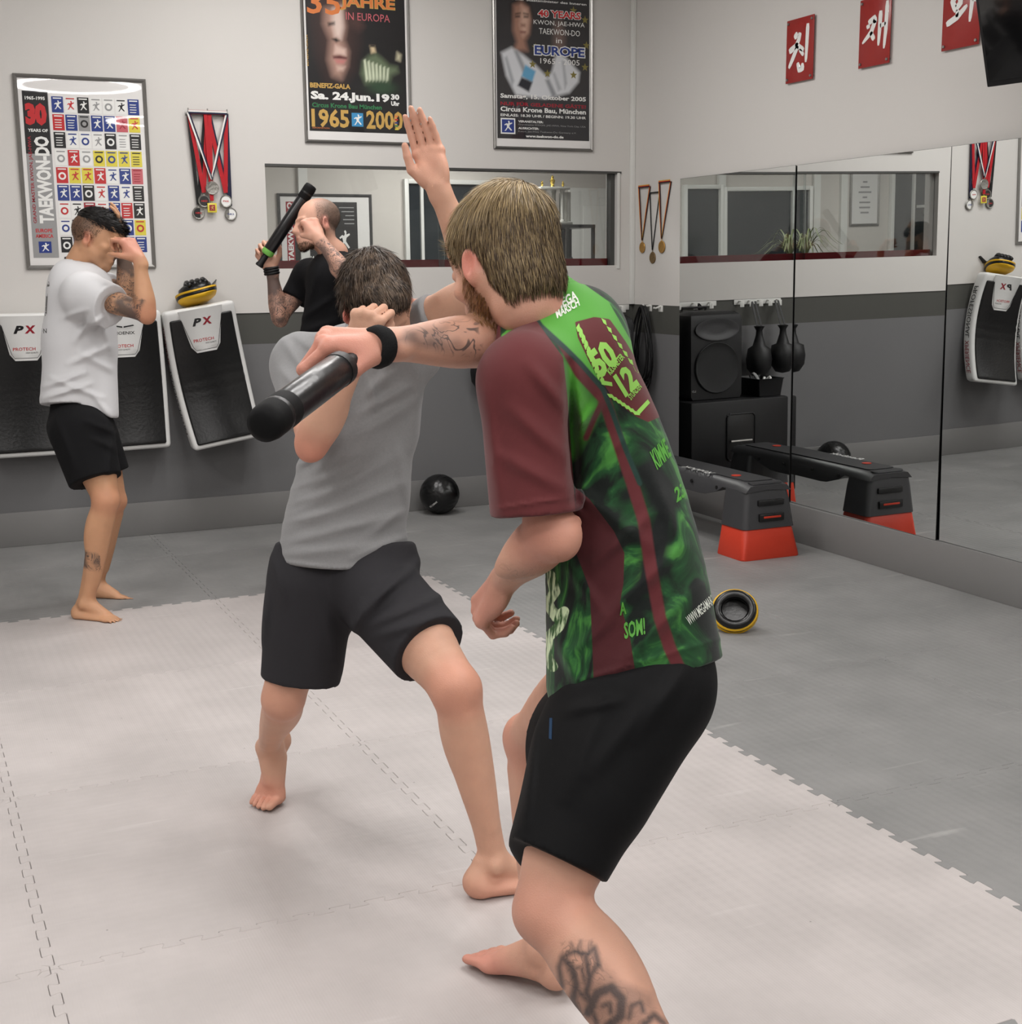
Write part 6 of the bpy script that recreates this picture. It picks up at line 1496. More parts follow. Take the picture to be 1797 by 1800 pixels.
    S.cap(at(928, 668, 2.10), at(990, 650, 2.20), .072, .10, .04); S.cap(at(985, 640, 2.30), at(1008, 640, 2.36), .08, .076, .05)
    S.cap(at(962, 618, 2.19), at(1018, 582, 2.26), .058, .075, .05)
    # near sleeve and far sleeve, cut open at the hem
    a, b = at(924, 672, 2.10), at(943, 902, 2.115); S.cap(a, b, .071, .073, .035, None, 'add', True); S.hollow(a, b, .066)
    a, b = at(1000, 606, 2.34), at(845, 588, 2.19); S.cap(a, b, .062, .049, .03, None, 'add', True); S.hollow(a, b, .044)
    # collar
    nk = unit(K['head']-K['neck']); nc = at(966, 556, 2.215); S.cap(nc-nk*.02, nc+nk*.026, .077, .068, .012, None, 'add', False)
    hn = unit(at(1270, 1136, 2.3)-at(968, 1226, 2.2)); S.plane(at(1045, 1222, 2.2), np.cross(hn, cdir(.3, 0, 1))*-1 if np.dot(np.cross(hn, cdir(.3, 0, 1)), UP) > 0 else np.cross(hn, cdir(.3, 0, 1)), .004)
    S.disp(creases([(855, 690, 880, 900, 12, 0.0076), (900, 720, 990, 800, 14, 0.0095), (880, 800, 990, 860, 12, 0.0076), (930, 640, 995, 720, 12, 0.0095), (1000, 640, 1012, 880, 9, -0.0228), (1015, 860, 1140, 960, 14, 0.0114),
                    (1030, 1000, 1150, 900, 12, 0.0114), (1050, 1100, 1200, 960, 13, 0.0133), (1080, 1180, 1230, 1030, 13, 0.0114), (990, 980, 1060, 1080, 12, 0.0095), (1000, 1150, 1080, 1090, 10, 0.0076), (1130, 800, 1200, 960, 14, 0.0076), (980, 1120, 1020, 1210, 10, 0.0095),
                    (868, 895, 1012, 872, 3, 0.0042), (965, 1212, 1268, 1122, 3, 0.0042), (1015, 760, 1060, 700, 10, 0.0095), (1040, 820, 1110, 760, 10, 0.0076)]), S_lo(S), S_hi(S))
    S.cap(K['neck']-nk*.05, nc+nk*.10, .066, .064, .004, None, 'cut')
    m = cloth_mat('sports_shirt_print', (1, 1, 1, 1), bscale=900, rough=.72, bump=.08)
    nt = m.node_tree; Nn = nt.nodes; L = nt.links; b = Nn['Principled BSDF']; tc = Nn.new('ShaderNodeTexCoord')
    def A_(nm): x = Nn.new('ShaderNodeAttribute'); x.attribute_name = nm; return x.outputs['Fac']
    def less(s_, v=0.0, soft_=.6):
        r = Nn.new('ShaderNodeMapRange'); r.inputs[1].default_value = v-soft_; r.inputs[2].default_value = v+soft_; r.inputs[3].default_value = 1; r.inputs[4].default_value = 0; L.new(s_, r.inputs[0]); return r.outputs[0]
    def mixn(f, a, col):
        x = Nn.new('ShaderNodeMix'); x.data_type = 'RGBA'; L.new(f, x.inputs[0]) if not isinstance(f, float) else None
        if isinstance(a, tuple): x.inputs[6].default_value = a
        else: L.new(a, x.inputs[6])
        if isinstance(col, tuple): x.inputs[7].default_value = col
        else: L.new(col, x.inputs[7])
        return x.outputs[2]
    mp = Nn.new('ShaderNodeMapping'); mp.inputs['Rotation'].default_value = (.4, .9, .5); mp.inputs['Scale'].default_value = (1, 3.2, 1); L.new(tc.outputs['Object'], mp.inputs[0])
    n1 = Nn.new('ShaderNodeTexNoise'); n1.inputs['Scale'].default_value = 9; n1.inputs['Detail'].default_value = 5; n1.inputs['Distortion'].default_value = 1.2; L.new(mp.outputs[0], n1.inputs[0])
    r = Nn.new('ShaderNodeValToRGB'); e = r.color_ramp.elements; e[0].position = .42; e[0].color = srgb(13, 20, 17); e[1].position = .56; e[1].color = srgb(28, 74, 38); x = r.color_ramp.elements.new(.66); x.color = srgb(70, 134, 58)
    L.new(n1.outputs['Fac'], r.inputs[0]); c = r.outputs[0]
    n3 = Nn.new('ShaderNodeTexNoise'); n3.inputs['Scale'].default_value = 30; n3.inputs['Detail'].default_value = 3; L.new(mp.outputs[0], n3.inputs[0])
    r3 = Nn.new('ShaderNodeValToRGB'); e = r3.color_ramp.elements; e[0].position = .45; e[0].color = srgb(40, 84, 30); e[1].position = .56; e[1].color = srgb(214, 232, 190); L.new(n3.outputs['Fac'], r3.inputs[0])
    c = mixn(less(A_('s_black'), 0, 9), c, srgb(16, 20, 20)); c = mixn(less(A_('s_side'), 0, 14), c, srgb(84, 160, 56)); c = mixn(less(A_('s_flutter')), c, r3.outputs[0]); c = mixn(less(A_('s_low')), c, srgb(74, 30, 34)); c = mixn(less(A_('s_stripe'), 0, 2), c, srgb(92, 36, 40))
    c = mixn(less(A_('s_yoke')), c, srgb(82, 156, 56)); c = mixn(less(A_('s_edge'), 0, 1.5), c, srgb(30, 56, 50)); c = mixn(less(A_('s_sleeve')), c, srgb(98, 44, 46)); c = mixn(less(A_('s_emb')), c, srgb(92, 36, 38))
    L.new(c, b.inputs['Base Color'])
    reg = dict(
        s_yoke=lambda P, N: sd_poly(proj(P)[0], [(880, 590), (932, 545), (945, 490), (1000, 480), (1070, 530), (1110, 600), (1150, 660), (1130, 700), (1062, 678), (1020, 636), (994, 610), (951, 572), (932, 546), (895, 600)]),
        s_edge=lambda P, N: sd_line(proj(P)[0], [(934, 548), (951, 573), (994, 612), (1020, 638), (1060, 684), (1075, 720), (1100, 790), (1125, 850)], 4.5),
        s_sleeve=lambda P, N: np.minimum(sd_poly(proj(P)[0], [(780, 520), (870, 600), (903, 578), (932, 548), (962, 590), (990, 628), (998, 700), (1004, 790), (1012, 900), (1010, 925), (850, 925), (800, 700)]), np.where(proj(P)[1] > 2.26, 1, 1)*sd_poly(proj(P)[0], [(800, 530), (880, 530), (880, 640), (800, 640)])),
        s_emb=lambda P, N: sd_poly(proj(P)[0], [(1011, 566), (1045, 557), (1072, 561), (1100, 600), (1130, 650), (1160, 700), (1162, 732), (1140, 742), (1118, 732), (1080, 704), (1062, 676), (1038, 640), (1016, 594)]),
        s_side=lambda P, N: sd_poly(proj(P)[0], [(992, 632), (1006, 640), (1036, 690), (1050, 715), (1030, 760), (1008, 800), (1000, 740), (996, 690)]),
        s_stripe=lambda P, N: np.minimum(sd_line(proj(P)[0], [(985, 590), (1020, 655), (1062, 700), (1085, 770), (1112, 850), (1132, 915), (1143, 990), (1160, 1085), (1178, 1140), (1198, 1182)], 11), sd_line(proj(P)[0], [(1062, 700), (1045, 735), (1030, 770)], 5)),
        s_low=lambda P, N: sd_poly(proj(P)[0], [(1011, 856), (1037, 878), (1079, 933), (1098, 972), (1096, 1027), (1090, 1060), (1108, 1122), (1122, 1215), (1045, 1230), (1041, 1122), (1037, 1036), (1013, 972)]),
        s_black=lambda P, N: sd_poly(proj(P)[0], [(1150, 800), (1190, 850), (1180, 950), (1160, 1040), (1110, 1060), (1130, 960), (1150, 900), (1110, 820)]),
        s_flutter=lambda P, N: sd_line(proj(P)[0], [(968, 1012), (976, 1040), (962, 1060), (978, 1085), (992, 1075), (984, 1100), (964, 1120), (960, 1150), (972, 1172)], 9)+0*P[:, 0])
    so, sP, sN, sQ = build('shirt', S, m, t, None, reg)
    bv = bvh_of(sP, sQ); lg = mat('print_light_green', srgb(148, 206, 92), .6, var=.03); wp = mat('print_white', srgb(226, 230, 220), .6, var=.02); mg = mat('print_mid_green', srgb(86, 158, 60), .6, var=.05)
    # back emblem
    r_ = (.80, -.60); u_ = (-.50, -.86)
    text_on('print', bv, '50', (1056, 667), (.80, -.66), (-.52, -.85), 46, 52, lg, so, .05); text_on('print', bv, 'KILOMETER', (1071, 655), (.78, -.70), (-.50, -.86), 42, 11, lg, so, .03) if False else text_on('print', bv, 'KILOMETER', (1074, 660), (.62, -.78), (-.66, -.75), 40, 12, lg, so, .03)
    text_on('print', bv, '12', (1100, 699), (.66, -.62), (-.52, -.85), 34, 44, lg, so, .05); text_on('print', bv, 'STUNDEN', (1110, 704), (.62, -.74), (-.66, -.75), 30, 10, lg, so, .02)
    text_on('print', bv, 'MEGA', (980, 546), (.88, -.48), (-.42, -.9), 42, 17, wp, so, .03, .2); text_on('print', bv, 'MARSCH', (980, 560), (.86, -.5), (-.42, -.9), 48, 14, wp, so, .03, .2)
    for k in range(9):
        s_ = k/8; x = 1020+s_*38; y = 582+s_*86; q = [(x, y-7), (x+4, y-2), (x+5, y+4), (x, y+6), (x-3, y)]; poly_on('leaf_print', bv, q, lg, so)
        x = 1018+s_*36; y = 576+s_*84; q = [(x, y-8), (x+2, y), (x-2, y+8), (x-5, y)]; poly_on('leaf_print', bv, q, lg, so)
    for k in range(7):
        s_ = k/6; x = 1074+s_*44; y = 696+s_*30; q = [(x-7, y-4), (x+2, y-3), (x+8, y+4), (x-2, y+3)]; poly_on('leaf_print', bv, q, lg, so)
        x = 1062+s_*56; y = 566+s_*84; q = [(x-5, y-7), (x+3, y-3), (x+5, y+6), (x-1, y+2)]; poly_on('leaf_print', bv, q, lg, so)
    poly_on('bar_print', bv, [(1056, 668), (1076, 672), (1077, 679), (1058, 676)], lg, so); poly_on('bar_print', bv, [(1120, 722), (1139, 702), (1143, 708), (1124, 729)], lg, so)
    text_on('print', bv, 'KIMME', (1156, 826), (.70, -.71), (-.40, -.92), 36, 34, mg, so, .03); text_on('print', bv, '231', (1190, 884), (.80, -.6), (-.2, -.97), 30, 26, mg, so, .03)
    text_on('print', bv, 'SOM!', (1098, 1124), (.97, -.24), (-.05, -1), 38, 30, mg, so, .03); text_on('print', bv, 'A', (1090, 1082), (.97, -.24), (-.05, -1), 12, 22, mg, so, .03)
    text_on('print', bv, 'WWW.MEGAMARSCH', (1213, 1100), (.76, -.68), (-.45, -.89), 70, 17, wp, so, .01)

    # shorts
    B = Vol(*bounds([at(905, 1180, 2.3), at(1272, 1100, 2.2), at(905, 1530, 2.15), at(1050, 1535, 2.1), at(1180, 1200, 2.5)], .10), .0055)
    B.ell(at(1124, 1190, 2.275), (.130, .130, .125), None, .03)
    a, b = at(1105, 1235, 2.22), at(982, 1512, 2.15); B.cap(a, b, .118, .084, .04, None, 'add', True); B.hollow(a, b, .074)
    B.cap(at(1150, 1215, 2.22), at(1058, 1390, 2.17), .088, .072, .04)
    a, b = at(1075, 1245, 2.40), at(962, 1335, 2.64); B.cap(a, b, .105, .088, .04, None, 'add', True)
    B.cap(at(1030, 1290, 2.26), at(966, 1478, 2.22), .080, .062, .04); 
    B.plane(at(1118, 1150, 2.27), UP-RT*.3, .01)
    B.disp(creases([(1060, 1230, 1000, 1400, 16, 0.0095), (1150, 1220, 1040, 1360, 16, 0.0095), (1200, 1180, 1120, 1300, 14, 0.0095), (1000, 1250, 1090, 1230, 10, 0.0076), (942, 1270, 925, 1450, 9, 0.0076)]), S_lo(B), S_hi(B))
    bo, bP, bN, bQ = build('shorts', B, cloth_mat('black_sports_shorts', srgb(9, 9, 11), var=.1, bscale=1100, rough=.7, bump=.1), t)
    poly_on('side_piping', bvh_of(bP, bQ), [(966, 1262), (971, 1262), (970, 1300), (965, 1298)], mat('piping_blue', srgb(20, 60, 96), .6), bo)
    tuck(ob, [S, B], K, .55)
    # wristband
    ax = unit(K['wrR']-K['elR']); wb = nb(); c0 = at(664, 610, 2.05)
    pts = [c0+ax*0+(np.cross(ax, FW)*math.cos(q)*.034+unit(np.cross(ax, np.cross(ax, FW)))*math.sin(q)*.030) for q in np.linspace(0, 2*math.pi, 29)[:-1]]
    tube(wb, pts, [.009]*28, 8, closed=True)
    for v in wb.verts:
        d_ = np.array(v.co)-c0; v.co = Vector(c0+d_+ax*np.dot(d_, ax)*.6)
    obj('wristband', wb, cloth_mat('black_wristband', srgb(22, 22, 23)), t, smooth='all', label='black wristband')
    return t
def S_lo(v): return [a[0] for a in v.ax]
def S_hi(v): return [a[-1] for a in v.ax]
def foldfield_fn(seed, n, lo, hi, wl, amp, rad): return folds(foldfield(seed, n, np.asarray(lo), np.asarray(hi), wl, amp, rad))
green_man()
baton('black padded training baton swung by the person in green', at(648, 612, 2.08), at(462, 748, 1.74), .0255, .10, M['black'])
# ------------------------------------------------------------------ person in the grey T-shirt, head bowed, guarding
def grey_man():
    K = J_(neck=(668, 590, 3.40), head=(664, 541, 3.24), shR=(528, 628, 3.40), elR=(548, 782, 3.16), wrR=(630, 620, 3.04), shL=(742, 572, 3.30), elL=(846, 505, 3.17), wrL=(770, 328, 3.10),
           pel=(608, 990, 3.45), hipR=(557, 1030, 3.45), hipL=(662, 1025, 3.40), knR=(498, 1228, 3.46), anR=(497, 1322, 3.84), knL=(802, 1212, 3.16), anL=(868, 1508, 3.24))
    t = thing('person', 'person in grey T-shirt and dark grey shorts ducking behind one raised hand', 'person', (*at(660, 1500, 3.5)[:2], 0), 'people sparring on the mats')
    bp = at(470, 1392, 3.79); bp[2] = .017; hh = unit(np.array([*cdir(-.30, 0, -.95)[:2], 0])); th_ = math.radians(56); fR = hh*math.cos(th_)-Z*math.sin(th_); uR = hh*math.sin(th_)+Z*math.cos(th_); K['anR'] = bp-fR*.130+uR*.070
    Fh = cdir(.36, -.76, -.56); fr = head_frame(Fh, cdir(.10, .6, -.75))
    hR = at(628, 548, 3.02); hL = at(748, 250, 3.10)
    allp = list(K.values()); lo, hi = bounds(allp+[hR, hL, K['head'], at(900, 1560, 3.3), at(450, 1410, 3.8)], .13); lo[2] = -.01
    V = Vol(lo, hi, .0072, [(hR-.08, hR+.08, .0042), (hL-.11, hL+.11, .004), (at(468, 1385, 3.8)-.11, at(468, 1385, 3.8)+.11, .0042)])
    H = add_head(V, K['head'], fr, K['neck'], .97)
    add_trunk(V, K['neck'], K['pel'], K['shL'], K['shR'], K['hipL'], K['hipR'], cdir(.1, 0, -1), .9)
    add_arm(V, K['shR'], K['elR'], K['wrR'], cdir(.5, .2, -.6), 1.0); add_arm(V, K['shL'], K['elL'], K['wrL'], cdir(0, .5, -.8), 1.02)
    add_hand(V, K['wrR'], unit(at(656, 526, 2.98)-K['wrR']), cdir(.25, .1, .9), cdir(.85, -.1, -.3), [(78, 88, 60), (82, 90, 62), (84, 90, 62), (86, 88, 60)], 1.06, thumb=((.6, .35, .5), (.6, -.3, .7), (.2, -.8, .5)), spread=.01)
    add_hand(V, K['wrL'], unit(at(750, 255, 3.10)-K['wrL']), cdir(-.25, .05, -.95), cdir(-1, .1, .3), [(6, 8, 6), (6, 8, 6), (6, 8, 6), (7, 9, 6)], .98, thumb=((.78, .5, .3), (1, .0, .15), (1, -.05, .1)), spread=-.03)
    add_leg(V, K['hipR'], K['knR'], K['anR'], cdir(-.15, 0, -1), fR, cdir(.95, 0, -.3), toe_f=hh, sc=1.0)
    tl = np.array([*cdir(.80, 0, .30)[:2], -.06]); add_leg(V, K['hipL'], K['knL'], K['anL'], cdir(.45, 0, -.9), tl, cdir(-.1, 0, 1), sc=1.10)
    V.plane((0, 0, 0.001), (0, 0, -1), .004, lo=(lo[0], lo[1], -.02), hi=(hi[0], hi[1], .03))
    base = lin(206, 160, 136)
    def paint(P, N):
        c = np.tile(base, (len(P), 1)).astype(float)
        for k, w_ in (('elR', .6), ('knR', .35), ('knL', .6)): c = mixc(c, lin(206, 126, 106), w_*soft(P, K[k]+(np.array([0, 0, -.02]) if k == 'elR' else 0), (.075, .075, .075)))
        c = mixc(c, lin(210, 150, 128), .5*soft(P, hL, (.09, .09, .14))); c = mixc(c, lin(204, 112, 100), .9*np.maximum(soft(P, H(.079, -.014, -.006), (.028, .028, .04)), soft(P, H(-.079, -.014, -.006), (.028, .028, .04))))
        c = mixc(c, lin(120, 74, 62), .5*soft(P, H(0, .10, -.065), (.025, .02, .012)))
        c = mixc(c, lin(206, 134, 116), .5*soft(P, at(470, 1390, 3.8), (.09, .09, .05))); c = mixc(c, lin(206, 134, 116), .4*soft(P, at(860, 1560, 3.25), (.1, .1, .05)))
        return c
    ob, P, N, Q = build('body', V, skin_mat('skin_light', 20), t, paint, {'tat': lambda P, N: np.zeros(len(P))})
    hv = Vol(*bounds([K['head']], .16), .005)
    hv.ell(H(0, -.020, .050), (.082, .103, .092), fr, .02); hv.ell(H(0, -.055, -.01), (.072, .055, .07), fr, .03); hv.ell(H(0, .065, .095), (.055, .045, .04), fr, .02)
    hv.ell(H(0, .108, .005), (.10, .052, .070), fr, .015, 'cut'); hv.ell(H(0, .03, -.080), (.12, .085, .075), fr, .012, 'cut')
    for s_ in (-1, 1): hv.ell(H(s_*.085, -.006, -.014), (.022, .026, .044), fr, .008, 'cut')
    hv.disp(foldfield_fn(12, 60, *bounds([K['head']], .11), (.014, .024), .004, (.02, .04)), *bounds([K['head']], .16))
    ho, hP, hN, hQ = build('hair', hv, hair_mat('hair_brown', srgb(40, 32, 28), srgb(84, 68, 56), 110), t)
    wh = H(.0, -.085, .095)
    def flow(r, n):
        d = r-wh; d = d-n*(d*n).sum(1)[:, None]; low = np.clip((-(r-H(0, 0, .04))@fr[2])/.08, 0, 1)[:, None]; return unit_rows(unit_rows(d)*(1-.5*low)+fr[0]*.25+np.cross(n, d)*3-fr[2]*.7*low)
    p, n = sample_surface(hP, hN, hQ, 9000, lambda c: ((c-K['head'])@fr[2] > -.06), 5)
    strands('hair_strands', p, n, flow, .030, hair_mat('hair_strand_brown', srgb(52, 42, 36), srgb(122, 104, 88), 50), ho, .0008, 5, .20, 3, .05)
    # T-shirt
    S = Vol(*bounds([at(480, 580, 3.4), at(760, 540, 3.3), at(480, 1005, 3.5), at(740, 1005, 3.3), at(600, 800, 3.6), at(600, 800, 3.2)], .10), .0058)
    S.chain([at(640, 665, 3.40), at(632, 780, 3.42), at(608, 920, 3.44), at(602, 1020, 3.45)], [.130, .138, .156, .172], .04, (FW, .84))
    S.cap(at(540, 650, 3.39), at(620, 655, 3.41), .082, .10, .05); S.cap(at(620, 640, 3.42), at(725, 620, 3.34), .09, .078, .05)
    a, b = at(530, 640, 3.39), at(545, 728, 3.25); S.cap(a, b, .078, .070, .03, None, 'add', True); S.hollow(a, b, .060)
    a, b = at(722, 592, 3.32), at(772, 555, 3.25); S.cap(a, b, .072, .062, .03, None, 'add', True); S.hollow(a, b, .055)
    S.cap(at(696, 660, 3.36), at(702, 760, 3.40), .055, .04, .05)
    nk = unit(K['head']-K['neck']); S.cap(K['neck']-nk*.01, K['neck']+nk*.03, .078, .072, .015)
    c0 = at(601, 985, 3.45)
    S.put(lambda X, Y, Z_: (lambda x, y, z: ((x*UP[0]+y*UP[1]+z*UP[2])*-1-0.018+((x*RT[0]+y*RT[1]+z*RT[2])/.174)**2*.016-(x*RT[0]+y*RT[1]+z*RT[2])*.02))(X-c0[0], Y-c0[1], Z_-c0[2]), S_lo(S), S_hi(S), .004, 'and')
    S.disp(creases([(520, 875, 640, 800, 9, 0.0108), (512, 905, 700, 800, 10, 0.0126), (505, 930, 710, 850, 9, 0.0108), (500, 955, 700, 905, 9, 0.0108), (495, 975, 650, 960, 9, 0.0090), (530, 850, 600, 790, 8, 0.0108), (520, 820, 560, 800, 7, 0.0108),
                    (640, 700, 700, 640, 10, 0.0144), (625, 730, 720, 680, 9, 0.0144), (600, 780, 700, 720, 9, 0.0108), (640, 770, 735, 700, 9, 0.0090), (650, 660, 660, 720, 9, 0.0144), (500, 600, 560, 680, 9, 0.0108), (520, 590, 590, 640, 9, 0.0108), (495, 650, 540, 700, 8, 0.0090),
                    (515, 860, 575, 835, 6, 0.0090), (510, 888, 580, 862, 6, 0.0090), (500, 920, 580, 898, 6, 0.0090), (650, 940, 705, 900, 8, 0.0090), (620, 980, 712, 945, 8, 0.0090), (700, 780, 720, 900, 9, 0.0090), (740, 650, 730, 760, 9, 0.0090), (488, 985, 600, 1000, 2.5, 0.0036), (600, 1000, 716, 975, 2.5, 0.0036)]), S_lo(S), S_hi(S))
    S.cap(K['neck']-nk*.05, K['neck']+nk*.12, .062, .064, .004, None, 'cut'); S.ell(K['neck']+cdir(0, -.03, -.9)*.07, (.055, .055, .05), None, .008, 'cut')
    so, sP, sN, sQ = build('t_shirt', S, cloth_mat('heather_grey_jersey', srgb(138, 138, 139), var=.10, bscale=700, bump=.2, heather=1), t)
    poly_on('hem_tag', bvh_of(sP, sQ), [(704, 968), (714, 963), (717, 972), (707, 977)], I['white'], so, label='white hem tag')
    # shorts
    B = Vol(*bounds([at(460, 960, 3.4), at(810, 1130, 3.2), at(465, 1215, 3.5), at(700, 1180, 3.2), at(600, 1000, 3.65)], .10), .006)
    B.cap(at(570, 985, 3.45), at(646, 985, 3.43), .132, .130, .03, (FW, .80))
    a, b = at(548, 1030, 3.45), at(528, 1196, 3.47); B.cap(a, b, .116, .102, .03, None, 'add', True); B.hollow(a, b, .094)
    a, b = at(655, 1030, 3.40), at(755, 1142, 3.24); B.cap(a, b, .110, .100, .03, None, 'add', True); B.hollow(a, b, .093)
    B.plane(at(608, 952, 3.4), UP, .01)
    B.disp(creases([(640, 1070, 740, 985, 10, 0.0144), (625, 1100, 700, 1010, 9, 0.0126), (650, 1100, 790, 1040, 9, 0.0108), (660, 1120, 760, 1085, 9, 0.0108), (640, 1060, 620, 1110, 8, 0.0126), (480, 980, 500, 1060, 8, 0.0090), (560, 1040, 600, 1180, 12, 0.0072), (472, 1040, 462, 1130, 7, 0.0090)]), S_lo(B), S_hi(B))
    build('shorts', B, cloth_mat('charcoal_shorts', srgb(46, 45, 48), var=.06, bscale=900, bump=.12), t)
    tuck(ob, [S, B], K)
    return t
grey_man()

# ------------------------------------------------------------------ person in the white T-shirt, in profile
def white_man():
    K = J_(neck=(132, 478, 5.88), head=(166, 424, 5.86), shR=(152, 512, 5.68), elR=(258, 553, 5.62), wrR=(245, 456, 5.60), shL=(165, 505, 6.04), elL=(226, 512, 5.98), wrL=(214, 432, 5.90),
           pel=(142, 725, 5.9), hipR=(146, 745, 5.80), hipL=(156, 745, 6.0), knR=(186, 880, 5.76), anR=(154, 1058, 5.84), knL=(200, 880, 6.05), anL=(172, 1026, 6.22))
    t = thing('person', 'person in white T-shirt and black shorts in profile with both arms up', 'person', (*at(180, 1080, 5.9)[:2], 0), 'people sparring on the mats')
    fr = head_frame(cdir(.93, -.30, .10), cdir(.28, 1, 0))
    lo, hi = bounds(list(K.values())+[at(120, 360, 5.9), at(240, 1100, 5.8), at(220, 380, 5.8)], .12); lo[2] = -.01
    hR = at(228, 428, 5.60); ft = at(185, 1085, 5.8)
    V = Vol(lo, hi, .0085, [(K['head']-.12, K['head']+.12, .006), (ft-.12, ft+.12, .006)])
    H = add_head(V, K['head'], fr, K['neck']); add_trunk(V, K['neck'], K['pel'], K['shL'], K['shR'], K['hipL'], K['hipR'], cdir(1, 0, 0), .9)
    add_arm(V, K['shR'], K['elR'], K['wrR'], cdir(0, 1, 0)); add_arm(V, K['shL'], K['elL'], K['wrL'], cdir(0, 1, 0))
    add_hand(V, K['wrR'], unit(at(226, 428, 5.60)-K['wrR']), cdir(-.8, -.2, .6), cdir(-.5, -.2, -.5), [(45, 75, 50), (50, 78, 50), (55, 80, 50), (58, 80, 50)], 1.08, thumb=((.6, .6, .4), (.7, .2, .7), (.6, -.1, .8)))
    add_hand(V, K['wrL'], unit(at(212, 392, 5.88)-K['wrL']), cdir(-.9, 0, -.2), cdir(-.1, 0, -.9), [(12, 20, 15), (10, 18, 15), (12, 22, 15), (18, 25, 15)], 1.0)
    add_leg(V, K['hipR'], K['knR'], K['anR'], cdir(1, 0, -.15), np.array([*cdir(.93, 0, -.35)[:2], -.02]), cdir(.3, 0, .95), sc=1.04); add_leg(V, K['hipL'], K['knL'], K['anL'], cdir(1, 0, 0), np.array([*cdir(.97, 0, -.05)[:2], -.02]), cdir(.1, 0, -1), sc=1.0)
    V.plane((0, 0, 0.001), (0, 0, -1), .004, lo=(lo[0], lo[1], -.02), hi=(hi[0], hi[1], .03))
    def paint(P, N):
        c = np.tile(lin(196, 148, 114), (len(P), 1)).astype(float)
        for k in ('elR', 'knR', 'knL'): c = mixc(c, lin(196, 122, 100), .45*soft(P, K[k], (.07, .07, .07)))
        c = mixc(c, lin(196, 128, 112), .7*soft(P, hR, (.08, .08, .09))); c = mixc(c, lin(64, 50, 42), .80*np.clip(soft(P, H(0, -.045, .045), (.10, .075, .085), fr)*1.6, 0, 1)*((P-H(0, .045, 0))@fr[1] < 0))
        c = mixc(c, lin(196, 110, 92), .5*soft(P, H(.079, -.014, -.006), (.025, .025, .035))); c = mixc(c, lin(110, 84, 68), .45*soft(P, H(0, .06, -.08), (.075, .05, .04), fr))
        return c
    tat = lambda P, N: np.clip(segsoft(P, K['shR'], K['elR'], .075, .2, .98)+segsoft(P, K['elL'], K['wrL'], .07, -.1, 1.0)+segsoft(P, K['shL'], K['elL'], .075, .2, 1.1)+segsoft(P, K['knR'], K['anR'], .07, .50, .66)*((P-K['knR'])@cdir(1, 0, 0) < -.03), 0, 1)*1.2
    ob, P, N, Q = build('body', V, skin_mat('skin_tanned', 24), t, paint, {'tat': tat})
    hv = Vol(*bounds([K['head']], .16), .006); hv.ell(H(0, -.005, .088), (.070, .098, .056), fr, .02); hv.ell(H(0, .062, .082), (.05, .045, .030), fr, .02)
    hv.disp(foldfield_fn(3, 40, *bounds([K['head']], .11), (.014, .024), .004, (.02, .04)), *bounds([K['head']], .16))
    ho, hP, hN, hQ = build('hair', hv, hair_mat('hair_black', srgb(14, 13, 13), srgb(34, 30, 28), 110), t); p, n = sample_surface(hP, hN, hQ, 3000, lambda c: ((c-K['head'])@fr[2] > .06), 5)
    strands('hair_strands', p, n, lambda r, n_: np.tile(fr[1]+fr[0]*.3, (len(r), 1)), .030, hair_mat('hair_strand_black', srgb(12, 11, 11), srgb(40, 36, 34), 50), ho, .0014, 4, .5, 3, 0)
    p, n = sample_surface(P, N, Q, 3500, lambda c: (((c-H(0, -.03, .045))@fr.T/np.array([.10, .085, .085]))**2).sum(1) < 1, 6)
    strands('stubble', p, n, lambda r, n_: np.tile(-fr[2], (len(r), 1)), .005, hair_mat('stubble_black', srgb(22, 19, 18), srgb(48, 40, 36), 50), ob, .0007, 2, .5, 3, 0)
    S = Vol(*bounds([at(72, 470, 5.9), at(205, 745, 5.9), at(205, 500, 5.5), at(160, 600, 6.15)], .10), .0072)
    S.cap(at(142, 528, 5.86), at(140, 600, 5.88), .145, .148, .05, (FW, 1.08)); S.cap(at(140, 600, 5.88), at(138, 735, 5.9), .148, .166, .05, (FW, 1.0)); S.cap(at(150, 520, 5.72), at(158, 515, 6.02), .095, .095, .05)
    S.cap(at(128, 492, 5.86), at(150, 500, 5.86), .095, .095, .05)
    a, b = at(152, 520, 5.70), at(196, 538, 5.63); S.cap(a, b, .098, .092, .03, None, 'add', True); S.hollow(a, b, .080)
    a, b = at(168, 508, 6.03), at(196, 512, 6.0); S.cap(a, b, .085, .080, .03, None, 'add', True)
    S.cap(at(165, 620, 5.88), at(180, 725, 5.86), .075, .060, .05)
    hp = at(140, 730, 5.9); nn = unit(UP*-1+RT*-.27)
    c0 = at(75, 713, 5.9)
    S.put(lambda X, Y, Z_: (lambda u, v: np.where(u < .20, v, v-(u-.20)*.42))((X-c0[0])*RT[0]+(Y-c0[1])*RT[1]+(Z_-c0[2])*RT[2], -((X-c0[0])*UP[0]+(Y-c0[1])*UP[1]+(Z_-c0[2])*UP[2])), S_lo(S), S_hi(S), .004, 'and')
    S.disp(creases([(78, 680, 150, 655, 5, 0.0180), (75, 700, 160, 675, 5, 0.0180), (90, 665, 180, 700, 5, 0.0144), (120, 640, 190, 610, 6, 0.0144), (130, 600, 160, 560, 6, 0.0162), (150, 580, 185, 555, 5, 0.0144), (110, 560, 150, 545, 6, 0.0144), (140, 620, 195, 650, 6, 0.0126), (160, 690, 200, 740, 5, 0.0144), (180, 560, 195, 620, 6, 0.0108)]), S_lo(S), S_hi(S))
